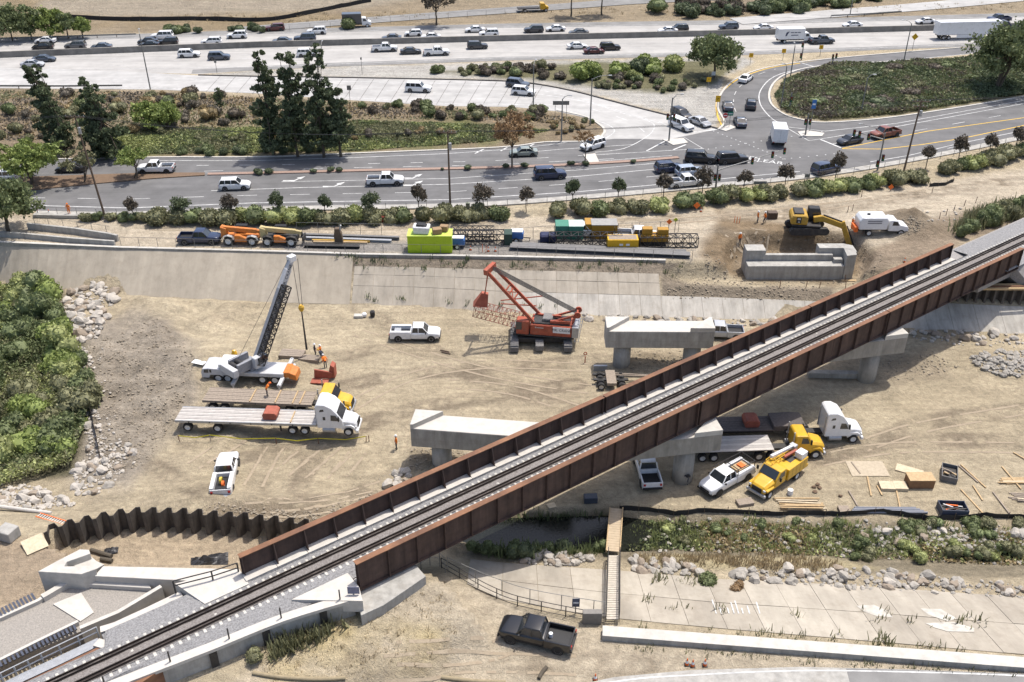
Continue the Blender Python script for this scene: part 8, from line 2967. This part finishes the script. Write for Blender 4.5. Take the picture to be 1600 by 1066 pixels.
def compressor(label, px):
 p = T(*px)
 r = thing('towed_compressor', label, 'compressor', (p.x, p.y + .8, hs(p.x, p.y + .8)), R(-3))
 MB().prism([(-.9,.5),(.9,.5),(.9,1.3),(.6,1.5),(-.8,1.55),(-.95,1.3)], -.65,.65).build('housing', M_bluep, r, bevel=.06)
 MB().bb(-.85,.8,-.6,.6,1.56,1.6).build('top_panel', M_sw, r)
 for sy in (-1,1):
  wheel(r, -.1, sy * .78,.36,.2, 'white')
 MB().bar((.9,0,.5),(1.9,0,.45),.1).build('tow_bar', M_dsteel, r)
 MB().bar((1.7,0,0),(1.7,0,.5),.08).build('jockey_stand', M_dsteel, r)
compressor('blue towed compressor touching the lime container', (716,390))
compressor('blue towed compressor right of the lattice boom sections', (808,380))
def lattice_section(label, px, L, n, m=M_dsteel, lift=.1, yaw=0.0, W=1.6):
 p = T(*px)
 r = thing('boom_section', label, 'crane boom', (p.x, p.y + .8, hs(p.x, p.y + .8) + lift), yaw)
 mb = lattice(MB(),(-L / 2,0, W / 2),(L / 2,0, W / 2), W, W, n, .05)
 mb.build('lattice', m, r)
 MB().bb(-L / 2 - .05,-L / 2 + .1,-W / 2, W / 2,0, W).build('end_plate', M_dsteel, r)
lattice_section('dark lattice boom section left of the green tanks', (748,384),7.0,7)
lattice_section('dark lattice boom section behind the blue compressor', (738,378),6.0,6)
lattice_section('long dark lattice section under the yellow boxes', (915,385),10.0,10, W=1.4)
lattice_section('dark lattice section at the right end of the yard', (1045,388),8.0,8, W=1.4)
boxthing('steel_plates', 'stack of dark green steel plates at the end of the lattice', 'steel', (794,384),(1.1,1.8,1.7), mat('dark_green_steel', (.03,.06,.045),.6))
M_sgreen = mat('tank_green', (.06,.22,.15),.5, var=.08, grime=.2)
boxthing('fluid_tank', 'green steel tank left one of the pair', 'tank', (880,374),(2.2,2.2,2.0), M_sgreen, 0, ribs=2)
boxthing('fluid_tank', 'green steel tank right one of the pair', 'tank', (900,375),(2.0,2.2,2.0), M_sgreen, 0, ribs=2, lid=mat('pale_green_lid', (.45,.55,.48),.6))
M_tanbox = mat('mustard_box', (.38,.20,.02),.5, var=.08, grime=.2)
boxthing('power_unit', 'small mustard power unit beside the green tanks', 'power unit', (920,372),(1.1,2.2,2.1), M_tanbox)
boxthing('power_unit', 'large mustard power unit behind the yard rails', 'power unit', (944,374),(3.6,2.2,2.1), M_tanbox, 0, ribs=0, lid=mat('grey_lid', (.3,.29,.27),.6))
yb_ = boxthing('yellow_bin', 'bright yellow open steel bin in front of the yard', 'container', (973,391),(4.2,1.9,1.5), mat('bin_yellow', (.62,.36,.01),.5, var=.08, grime=.15), bevel=.02, lid=None)
MB().bb(-1.9,1.9,-.75,.75,1.502,1.53).build('fill', M_oldwood, yb_)
for i in range(2):
 MB().bb(-.5 + i * .9,0 + i * .9,-.965,-.951,.65,.95).build('label_patch', M_sw, yb_)
pb = boxthing('pile_hammer', 'mustard coloured pile hammer resting on black cribbing', 'machine', (1022,384),(3.8,1.4,1.0), M_tanbox, lift=.5)
MB().bb(-1.7,-.3,-.5,.5,1.01,1.9).build('motor', M_tanbox, pb, bevel=.05)
MB().bb(.4,1.9,-.5,.5,1.01,1.8).build('motor', M_tanbox, pb, bevel=.05)
MB().bb(-1.5,1.5,-.9,.9,-.5,.02).build('cribbing', M_black, pb)
boxthing('tarped_pallet', 'dark blue tarped pallet beside the long lattice', 'pallet', (856,381),(2.2,1.6,1.2), mat('dark_blue_tarp', (.02,.025,.07),.6), bevel=.2)
def beam(label, a, b, h=.6, w=.35, m=M_dsteel):
 A, B = T(*a), T(*b)
 z = max(A.z, B.z)
 r = thing('steel_beam', label, 'steel beam', ((A.x + B.x) / 2,(A.y + B.y) / 2, z), math.atan2(B.y - A.y, B.x - A.x))
 L = (B - A).length / 2
 MB().bb(-L, L, -w / 2, w / 2,.02,.07).build('bottom_flange', m, r)
 MB().bb(-L, L, -.03,.03,.072, h - .052).build('web', m, r)
 MB().bb(-L, L, -w / 2, w / 2, h - .05, h).build('top_flange', m, r)
M_greyb = mat('grey_steel_beam', (.17,.165,.16),.6, var=.15, grime=.2)
beam('long grey steel beam in front of the yard at the bank crest', (797,389),(1078,402),.55,1.2, M_greyb)
beam('second long steel beam just behind the crest beam', (800,385),(1072,397),.5,.8, M_greyb)
beam('steel beam farthest back left of the lime container', (470,370),(624,375),.5,.5, M_greyb)
beam('steel beam in the middle left of the lime container', (474,374),(612,379),.4,.5, M_steel)
beam('dark steel beam nearest the bank crest left of the container', (476,386),(562,388),.4,.7, M_dsteel)
for i, (a, b) in enumerate((((488,377),(578,379)),((490,379.5),(574,381)))):
 A, B = T(*a), T(*b)
 o = MB().bar(A - (A + B) / 2, B - (A + B) / 2,.3,.25).build('timber_beam', M_wood if i else mat('ochre_timber', (.45,.28,.06),.8))
 o.location = (A + B) / 2 + Vector((0,0,.14))
 tag(o, '%s yellow timber between the steel beams on the bench' % ['back', 'front'][i], 'timber')
# machine standing among the beams
p = T(530,381)
r = thing('drill_attachment', 'brown upright drill attachment standing among the steel beams', 'machine', p)
MB().prism([(-.5,0),(.6,0),(.5,1.6),(.2,2.4),(-.4,2.4),(-.6,1.2)], -.35,.35).build('housing', MATS['dull_red_steel'] if False else mat('brown_steel', (.12,.085,.055),.7), r, bevel=.06)
MB().tube((0,0,1.2),(.5,-.2,2.9),.12).build('ram', M_steel, r)
# red brown skid and barrels by the hedge
boxthing('barrel_pair', 'yellow and white barrels standing by the hedge', 'barrel', (871,339),(1.0,.5,.75), M_yellow, bevel=.12)
boxthing('red_plate_compactor', 'small red machine parked against the hedge', 'machine', (597,348),(1.0,.7,.9), mat('dull_red_machine', (.28,.04,.03),.6), bevel=.1)
boxthing('rusty_bin', 'brown steel bin on the haul road beside the workers', 'bin', (1207,343),(1.4,1.0,1.0), mat('brown_bin', (.10,.07,.05),.7), ribs=3)
boxthing('utility_cabinet', 'grey steel utility cabinet at the end of the curved railing', 'cabinet', (925,976),(1.5,.5,1.2), mat('cabinet_brown', (.19,.175,.155),.6), bevel=.02)
boxthing('pedestal_box', 'pale utility pedestal beside the centre pole', 'cabinet', (706,340),(.5,.5,1.2), M_conc_new)
boxthing('junction_cabinet', 'beige roadside cabinet beside the centre pole', 'cabinet', (731,327),(.6,.5,.9), mat('cabinet_green', (.20,.22,.16),.6))
boxthing('white_barrel', 'white drum lying on the channel floor behind the hook', 'drum', (569,497),(.6,.6,.6), M_sw, bevel=.15)
boxthing('grey_drum', 'dark drum on the channel floor near the bank', 'drum', (582,497),(.6,.6,.9), M_dsteel, bevel=.15)
boxthing('small_crate', 'pale flat crate on the channel floor near the bank', 'crate', (560,498),(1.2,.7,.4), M_conc_new)
boxthing('concrete_block', 'weathered concrete block at the left edge', 'block', (10,848),(1.5,1.3,1.1), M_conc, R(-20),.06)
# wheel ruts pressed into the work floor
mb = MB()
for pth in ([(440,740),(490,700)], [(465,745),(520,698)], [(395,760),(430,700)], [(500,745),(545,700)], [(530,742),(560,706)], [(300,730),(360,690),(420,650)], [(560,520),(680,560),(800,590),(930,610)], [(700,600),(800,610),(900,640)], [(540,640),(640,590),(760,570),(920,575)], [(420,790),(520,780),(600,760)], [(380,800),(500,792),(590,775)],
   [(1340,700),(1440,668),(1600,640)], [(1280,720),(1400,700),(1590,700)], [(1000,350),(1150,338),(1300,322),(1450,300)], [(880,352),(1100,342),(1320,318)], [(1140,365),(1165,385),(1150,410)], [(1170,360),(1190,372),(1185,388)], [(240,356),(500,357),(760,352)], [(600,1045),(760,1036),(900,1040)], [(620,1020),(760,1018),(790,1008)]):
 W_ = [T(x, y) for x, y in smooth_px(pth, 10)]
 for off_ in (-.85,.85):
  vs_ = []
  for i_, q_ in enumerate(W_):
   d_ = (W_[min(i_ + 1, len(W_) - 1)] - W_[max(i_ - 1,0)]).xy.normalized()
   for e_ in (-.13,.13):
    k_ = off_ + e_ + random.uniform(-.04,.04)
    x_, y_ = q_.x - d_.y * k_, q_.y + d_.x * k_
    vs_.append((x_, y_, hs(x_, y_) + .025))
  mb.add(vs_, [(2 * i_, 2 * i_ + 2,2 * i_ + 3,2 * i_ + 1) for i_ in range(len(W_) - 1) if random.random() < .85])
tag(mb.build('tyre_ruts', mat('rut_soil', (.34,.28,.20),.97, scale=2.5, col2=(.25,.20,.14), bump=.05, bscale=9), fixn=False), 'dark wheel ruts pressed into the bare earth', 'tyre ruts', None, 'stuff')
# right work area: bins, lumber, pipes
def bin_(label, px, dims, m, fill, fm, yaw):
 p = T(*px)
 r = thing('open_bin', label, 'bin', p, yaw)
 L, W, H = dims
 for nm, a in (('side', (-L / 2, L / 2,-W / 2,-W / 2 + .06)),('side', (-L / 2, L / 2, W / 2 - .06, W / 2)),('side', (-L / 2,-L / 2 + .06,-W / 2 + .062, W / 2 - .062)),('side', (L / 2 - .06, L / 2,-W / 2 + .062, W / 2 - .062))):
  MB().bb(*a, .02, H).build(nm, m, r)
 MB().bb(-L / 2 + .07, L / 2 - .07,-W / 2 + .07, W / 2 - .07,.02, H * .45).build('floor', M_dsteel, r)
 for i in range(fill):
  MB().box((random.uniform(-.3,.3) * L, random.uniform(-.25,.25) * W, H * (.5 + .06 * i)),(L * random.uniform(.3,.6),.12,.1), rz=random.uniform(-.7,.7)).build('scrap', fm[i % len(fm)], r)
 return r
bin_('dark blue open bin with tools and orange jug by the silt fence', (1487,800),(2.5,1.5,.8), mat('slate_bin', (.06,.07,.10),.6),6, [M_orange, M_steel, M_dsteel], R(-3))
bin_('grey open bin of scrap timber tilted on the work floor', (1482,744),(1.5,2.3,.7), mat('grey_bin', (.16,.155,.15),.7),8, [M_wood, M_oldwood], R(-22))
boxthing('plywood_crate', 'brown plywood crate on the work floor', 'crate', (1439,764),(2.5,1.3,1.0), mat('brown_plywood', (.24,.13,.065),.8, scale=3),0,.01, lid=M_wood)
boxthing('plywood_stack', 'pale stacked plywood left of the crate, left stack', 'plywood', (1388,768),(1.4,1.2,.35), mat('pale_plywood', (.55,.46,.32),.85), R(-4),.01)
boxthing('plywood_stack', 'pale stacked plywood left of the crate, right stack', 'plywood', (1409,768),(1.3,1.2,.35), MATS['pale_plywood'], R(-4),.01)
boxthing('plywood_sheet', 'loose pale plywood sheets behind the crate', 'plywood', (1424,742),(2.6,1.2,.12), MATS['pale_plywood'], R(-28),.01)
o = MB().bb(-1.9,1.9,-1.2,1.2,0,.03).build('plywood_mat', mat('sandy_plywood', (.44,.37,.27),.9))
o.location = T(1355,733) + Vector((0,0,.05)); tag(o, 'sandy plywood sheet lying flat near the yellow truck', 'plywood')
def lumber(label, px, n, L, yaw, spread=.9, m=M_wood):
 p = T(*px)
 r = thing('lumber_pile', label, 'timber', p, yaw)
 for i in range(n):
  MB().box((random.uniform(-.4,.4),(i % 6 - 2.5) * spread / 3,.06 + .11 * (i // 6)),(L * random.uniform(.75,1.0),.14,.09), rz=random.uniform(-.05,.05)).build('board', random.choice([m, m, MATS['pale_plywood']]), r)
lumber('pile of pale lumber beside the silt fence under the yellow truck', (1250,789),14,4.6, R(-2))
lumber('short stack of pale lumber at the right picture edge', (1585,752),8,3.0, R(2),.5)
lumber('second stack of lumber at the right picture edge by the fence', (1594,778),8,1.8, R(-5),.7, M_oldwood)
r = thing('pipe_bundle', 'bundle of long grey plastic pipes beside the silt fence', 'pipe', T(1385,799))
M_pvc = mat('grey_pvc', (.16,.17,.20),.45, var=.05)
for i in range(4):
 MB().tube((-3.6 + .2 * i, -.3 + .22 * i, .14),(3.8 - .3 * i, -.35 + .22 * i, .14),.11, n=10).build('pipe', M_pvc, r)
MB().bb(-4.6,-3.6,-.5,.5,.02,.3).build('dunnage', M_oldwood, r)
pl_ = [((1330,723),(1344,741)),((1355,746),(1361,776)),((1370,760),(1378,775)),((1326,768),(1340,792)),((1399,760),(1406,795)),((1501,727),(1540,763)),((1497,728),(1528,755)),((1501,766),(1540,808)),((1520,760),(1535,783)),((1551,770),(1582,810)),((1565,730),(1595,765)),((1583,708),(1604,720))]
for i, (a, b) in enumerate(pl_):
 A, B = T(*a), T(*b)
 o = MB().bar(A - (A + B) / 2, B - (A + B) / 2,.14,.08).build('loose_plank', M_wood if i % 3 else M_oldwood)
 o.location = (A + B) / 2 + Vector((0,0,.09))
 tag(o, '%s loose plank from the left lying on the right work floor' % nth(i), 'timber', 'loose planks')
for i, px in enumerate([(1272,762),(1277,758),(1280,763),(1273,769),(1313,776)]):
 o = link('dirt_clod', ROCKS[i], None, M_mulch)
 o.location = T(*px) + Vector((0,0,.1)); o.scale = (.28,.28,.22)
 tag(o, ['left dark clod of the cluster right of the yellow truck', 'top dark clod of the cluster right of the yellow truck', 'right dark clod of the cluster right of the yellow truck', 'lowest dark clod of the cluster right of the yellow truck', 'single dark clod farther right on the work floor'][i], 'clod', 'dark clods')
o = MB().lathe([(0,0),(.28,0),(.28,.55),(0,.55)], (0,0,0), 'Z', 14).build('white_bucket', M_sw)
o.location = T(1234,772); tag(o, 'white bucket beside the yellow boom truck', 'bucket')
boxthing('tool_pile', 'jumble of timber and tools on the silt fence near the white pickup', 'debris', (1165,792),(1.6,.9,.35), M_oldwood, R(12),.02)
boxthing('portable_generator', 'dark generator with white panel in the shade near the footbridge', 'generator', (923,788),(1.3,.8,.7), mat('generator_dark', (.05,.06,.08),.5), R(4))
boxthing('plywood_offcut', 'pale plywood offcut in the shade by the creek', 'plywood', (862,795),(.8,.7,.1), MATS['pale_plywood'], R(20),.0)
# near abutment clutter
def tarp(label, px, s, m):
 p = T(*px)
 bm = bmesh.new()
 bmesh.ops.create_grid(bm, x_segments=14, y_segments=10, size=1)
 for v in bm.verts:
  q = v.co
  v.co = Vector((q.x * s[0], q.y * s[1], (1 - .7 * max(abs(q.x), abs(q.y)) ** 2) * s[2] * (.55 + .9 * abs(mnoise.noise(Vector((q.x * 2.4, q.y * 2.4, px[0])))))))
 me_ = bpy.data.meshes.new('tarp')
 bm.to_mesh(me_)
 bm.free()
 me_.materials.append(m)
 o = link('crumpled_tarp', me_)
 o.location = p
 o.rotation_euler = (0,0, R(14))
 return tag(o, label, 'tarp')
tarp('crumpled black tarp on the dirt near the girder end', (328,880),(1.6,.8,.9), mat('black_tarp', (.035,.034,.035),.45))
tarp('small black bag on the dirt in the abutment pit', (174,862),(.6,.4,.45), MATS['black_tarp'])
for i, (a, b) in enumerate((((143,862),(175,872)),((158,876),(176,879)))):
 A, B = T(*a), T(*b)
 o = MB().tube(A - (A + B) / 2, B - (A + B) / 2,.2, n=10).build('straw_wattle', mat('dark_wattle', (.09,.075,.055),.95))
 o.location = (A + B) / 2 + Vector((0,0,.2))
 tag(o, '%s dark wattle roll beside the new abutment' % ['long', 'short'][i], 'wattle')
for i, px in enumerate(([(395,1053),(440,1060),(500,1063),(540,1061)], [(690,1060),(740,1066),(790,1068)], [(842,1062),(846,1054),(854,1044)])):
 P_ = [T(x, y) + Vector((0,0,.12)) for x, y in smooth_px(px, 4)]
 o = MB().path([q - P_[0] for q in P_], .15,10).build('straw_wattle', mat('straw_wattle', (.30,.245,.155),.95) if i < 2 else MATS['dark_wattle'])
 o.location = P_[0]
 tag(o, ['straw wattle snaking along the bottom left of the near bank', 'straw wattle below the black pickup at the picture bottom', 'dark short wattle behind the black pickup'][i], 'wattle')
# ladder at the left
a, b = T(60,806), T(105,822)
r = thing('orange_ladder', 'orange extension ladder lying beside the sheet piles', 'ladder', (a + b) / 2 + Vector((0,0,.12)))
d = (b - a).normalized(); nn = Vector((-d.y, d.x, 0)) * .25
a -= (a + b) / 2 if False else Vector((0,0,0))
c_ = (T(60,806) + T(105,822)) / 2
for s in (-1,1):
 MB().bar(a - c_ + nn * s, b - c_ + nn * s, .08).build('side_rail', M_orange, r)
for i in range(12):
 q = (a - c_).lerp(b - c_, (i + .5) / 12)
 MB().bar(q - nn, q + nn, .05).build('rung', M_sw, r)
o = MB().bb(-.9,.9,-.9,.9,0,.05).build('plywood_square', MATS['pale_plywood'])
o.location = T(55,853) + Vector((0,0,.2)); o.rotation_euler = (R(8),0, R(40)); tag(o, 'pale square panel lying left of the sheet piles', 'plywood')
o = thing('plastic_pipe', 'pale pipe along the dirt at the left edge', 'pipe', T(30,800)); MB().tube((-2.5,.6,.2),(3.2,-.4,.2),.18, n=10).build('pipe_body', M_conc_white, o)
for i, (a, b) in enumerate((((688,548),(702,551)),((690,551),(704,554)))):
 A, B = T(*a), T(*b)
 o = MB().bar(A - (A + B) / 2, B - (A + B) / 2,.12,.1).build('loose_timber', M_polewood); o.location = (A + B) / 2 + Vector((0,0,.1))
 tag(o, '%s of two dark timbers lying below the white service pickup' % nth(i), 'timber')
o = thing('hydrant_stand', 'red shackle stand sticking up beside the crawler crane', 'stand', T(914,567))
MB().tube((0,0,-.1),(0,0,.9),.06).build('post', M_red, o)
MB().lathe([(.16,-.05),(.24,0),(.16,.05),(.12,0),(.16,-.05)], (0,0,1.3), 'Y', 12).build('ring', M_red, o)
o = thing('anchor_ball', 'yellow hook ball lying behind the truck crane', 'hook', T(367,557)); MB().lathe([(0,0),(.3,.15),(.36,.45),(.2,.85),(0,.95)], (0,0,0), 'Z', 12).build('ball', M_yellow, o)
o = MB().bb(-.8,.8,-.4,.4,0,.06).build('white_sheet', M_sw); o.location = T(311,567) + Vector((0,0,.05)); o.rotation_euler = (0,0, R(-20)); tag(o, 'white plastic sheet on the dirt left of the truck crane', 'sheet')
boxthing('steel_rack', 'two pale wire racks beside the dark new pier shade', 'rack', (938,580),(1.6,.3,.7), M_steel, bevel=0)
boxthing('old_barrier', 'long low concrete footing in shade beside the old pier', 'footing', (1310,592),(7.0,.8,.7), M_conc_old, R(-2))
# tow truck on the frontage road
p = T(835,18)
r = thing('tow_truck', 'yellow cab flatbed tow truck on the frontage road', 'truck', p, R(8))
MB().bb(-4.5,1.2,-1.1,1.1,.8,1.05).build('flat_deck', M_dsteel, r)
MB().prism([(1.4,.6),(3.6,.6),(3.6,1.3),(2.9,1.5),(2.5,2.2),(1.4,2.25)], -1,1).build('cab', M_yellow, r, bevel=.08)
for sy in (-1,1):
 wheel(r, 2.9, sy * .9,.45,.3); wheel(r, -2.6, sy * .9,.45,.45)
p = T(558,42)
box_truck('white cab truck half hidden by the bush on the frontage road', p, R(8), PAINTS['dark'], 7.0)
# ------------------------------------------------------------------ people
def person_mesh(pose, seed):
 """one continuous skinned body; returns mesh with slots skin/shirt/trousers/boots"""
 P_ = {'pel': (0,0,.95), 'spine': (0,0,1.15), 'chest': (0,0,1.38), 'neck': (0,0,1.52), 'head': (.02,0,1.64), 'crown': (.01,0,1.75)}
 lx = .10
 for s, k in ((1, 'l'),(-1, 'r')):
  st = .12 * s if pose == 'walk' else 0
  P_['hip' + k] = (0, lx * s, .90)
  P_['knee' + k] = (.06 + st, lx * s * 1.15,.50)
  P_['ank' + k] = (-.02 + st * 1.4, lx * s * 1.2,.08)
  P_['toe' + k] = (.16 + st * 1.4, lx * s * 1.3,.04)
  P_['sho' + k] = (0,.20 * s, 1.43)
  if pose == 'reach':
   P_['elb' + k] = (.18,.26 * s, 1.22); P_['wri' + k] = (.42,.2 * s, 1.18); P_['han' + k] = (.5,.2 * s, 1.17)
  elif pose == 'walk':
   P_['elb' + k] = (-.1 * s, .27 * s, 1.15); P_['wri' + k] = (.06 - .1 * s, .28 * s, .92); P_['han' + k] = (.08 - .1 * s, .28 * s, .84)
  else:
   P_['elb' + k] = (-.03,.28 * s, 1.14); P_['wri' + k] = (.08,.27 * s, .90); P_['han' + k] = (.10,.26 * s, .82)
 if pose == 'bend':
  for k in ('spine', 'chest', 'neck', 'head', 'crown', 'shol', 'shor', 'elbl', 'elbr', 'wril', 'wrir', 'hanl', 'hanr'):
   x, y, z = P_[k]
   a = R(40)
   dx, dz = x, z - .95
   P_[k] = (dx * math.cos(a) + dz * math.sin(a), y, .95 - dx * math.sin(a) + dz * math.cos(a))
 E_ = [('pel', 'spine'),('spine', 'chest'),('chest', 'neck'),('neck', 'head'),('head', 'crown')]
 for k in 'lr':
  E_ += [('pel', 'hip' + k),('hip' + k, 'knee' + k),('knee' + k, 'ank' + k),('ank' + k, 'toe' + k),('chest', 'sho' + k),('sho' + k, 'elb' + k),('elb' + k, 'wri' + k),('wri' + k, 'han' + k)]
 RAD = {'pel': (.15,.12), 'spine': (.15,.11), 'chest': (.17,.12), 'neck': (.06,.06), 'head': (.085,.10), 'crown': (.07,.08), 'hip': (.09,.09), 'knee': (.065,.065), 'ank': (.05,.05), 'toe': (.05,.035), 'sho': (.075,.07), 'elb': (.052,.052), 'wri': (.036,.036), 'han': (.045,.028)}
 names = list(P_)
 me_ = bpy.data.meshes.new('body')
 me_.from_pydata([P_[n_] for n_ in names], [(names.index(a), names.index(b)) for a, b in E_], [])
 ob_ = bpy.data.objects.new('body_tmp', me_)
 COL.objects.link(ob_)
 md = ob_.modifiers.new('skin', 'SKIN')
 for i, n_ in enumerate(names):
  sv = me_.skin_vertices[0].data[i]
  sv.radius = RAD.get(n_, RAD.get(n_[:-1]))
  sv.use_root = n_ == 'pel'
 sb = ob_.modifiers.new('sub', 'SUBSURF')
 sb.levels = 1
 sb.render_levels = 1
 dg = bpy.context.evaluated_depsgraph_get()
 out = bpy.data.meshes.new_from_object(ob_.evaluated_get(dg))
 bpy.data.objects.remove(ob_, do_unlink=True)
 # fingers: four and a thumb on every hand, joined to the same body mesh
 mb = MB()
 for k, s in (('l', 1),('r', -1)):
  h = Vector(P_['han' + k]); w_ = Vector(P_['wri' + k]); d = (h - w_).normalized()
  for f in range(4):
   o_f = Vector((0,(f - 1.5) * .018,0)) if abs(d.y) < .7 else Vector(((f - 1.5) * .018,0,0))
   L = (.06,.075,.07,.055)[f]
   m1 = h + o_f + d * (.03 + L * .5)
   mb.tube(h + o_f, m1,.010,.009,5)
   mb.tube(m1, m1 + (d + Vector((.3,0,-.1))).normalized() * L * .5,.009,.007,5)
  mb.tube(h - d * .02, h + Vector((.05,-.02 * s, .0)) + d * .02,.011,.009,5)
 bm = bmesh.new()
 bm.from_mesh(out)
 vs = [bm.verts.new(v) for v in mb.v]
 for f in mb.f:
  bm.faces.new([vs[i] for i in f])
 bm.to_mesh(out)
 bm.free()
 hd = Vector(P_['head'])
 out.materials.clear()
 return out, P_
def paint_person(me_, P_, shirt, legs, sleeves=True):
 for m_ in (M_skin, shirt, legs, M_black):
  me_.materials.append(m_)
 nk = Vector(P_['neck'])
 for p_ in me_.polygons:
  c = p_.center
  idx = 1
  if (c - Vector(P_['hanl'])).length < .13 or (c - Vector(P_['hanr'])).length < .13:
   idx = 0
  elif (c - Vector(P_['head'])).length < .16:
   idx = 0
  elif c.z < .13:
   idx = 3
  elif c.z < .97 and (abs(c.y) < .2):
   idx = 2
  p_.material_index = idx
  p_.use_smooth = True
M_vest = mat('hi_vis_orange', (.80,.20,.02),.8, var=.08)
M_vesty = mat('hi_vis_lime', (.50,.60,.04),.8, var=.08)
M_dkshirt = mat('dark_shirt', (.03,.035,.05),.9)
def person(label, px, yaw, pose='stand', shirt=M_vest, legs=M_denim, hat=M_sw, loc=None, scale=1.03):
 me_, P_ = person_mesh(pose, 0)
 paint_person(me_, P_, shirt, legs)
 p = T(*px) if loc is None else loc
 r = thing('person', label, 'person', p, yaw)
 r.scale = (scale,) * 3
 b = link('body', me_, r)
 h = Vector(P_['head']); c = Vector(P_['crown']); up = (c - h).normalized()
 q = up.to_track_quat('Z', 'Y').to_matrix().to_4x4()
 hm = MB().lathe([(.115,.0),(.12,.05),(.10,.11),(.05,.145),(0,.15)], (0,0,0), 'Z', 14)
 hm.lathe([(.0,-.005),(.155,-.005),(.15,.012),(.0,.012)], (.02,0,0), 'Z', 14)
 hm.v = [tuple(h + up * .045 + (q @ Vector(v))) for v in hm.v]
 hm.build('hard_hat', hat, r, fixn=True)
 # face: nose, eyes, mouth, ears
 fwd = Vector((1,0,0))
 if pose == 'bend':
  fwd = Vector((math.cos(R(40)),0,-math.sin(R(40))))
 fc = MB()
 fc.tube(h + fwd * .08 + up * .01, h + fwd * .125 - up * .015,.016,.012,6)
 for s in (-1,1):
  fc.tube(h + Vector((0, s * .085,0)), h + Vector((0, s * .10,0)),.028,.02,7)
 fc.build('nose_and_ears', M_skin, r)
 ey = MB()
 for s in (-1,1):
  e_ = h + fwd * .088 + up * .02 + Vector((0, s * .033,0))
  ey.tube(e_, e_ + fwd * .012,.012, n=6)
 m_ = h + fwd * .088 - up * .05
 ey.bar(m_ - Vector((0,.025,0)), m_ + Vector((0,.025,0)),.012)
 ey.build('eyes_and_mouth', M_black, r)
 return r
person('worker in orange shirt and white hard hat standing left of the new pier', (620,702), R(200), 'stand')
d_ = tr2.location + Matrix.Rotation(y2,3, 'Z') @ Vector((6.8,.1,1.46))
person('worker in orange bending over on the timber flatbed deck', None, R(20), 'bend', loc=d_, hat=M_orange)
person('worker in dark clothes beside the hook load', (493,557), R(0), 'stand', M_dkshirt, M_denim, M_sw)
person('worker in orange vest right of the hook load', (502,559), R(180), 'reach')
person('worker in orange vest nearest the red steel frame', (509,575), R(120), 'bend')
person('worker in dark shirt stooping at the crane mats', (505,565), R(160), 'bend', M_dkshirt, M_denim, M_yellow)
person('person bending in the shade at the old pier foot', (1072,757), R(-90), 'bend', M_dkshirt, M_denim, M_black)
person('left worker in orange vest on the haul road', (1183,348), R(0), 'stand')
person('right worker in orange vest walking on the haul road', (1194,349), R(180), 'walk')
person('worker in orange vest alone by the excavation edge', (1155,382), R(-60), 'stand')
person('worker in orange at the rear of the tank truck', (1330,358), R(0), 'reach')
person('worker in orange clothes standing by the sidewalk start', (109,336), R(-90), 'stand', M_vest, M_vest, M_vest)
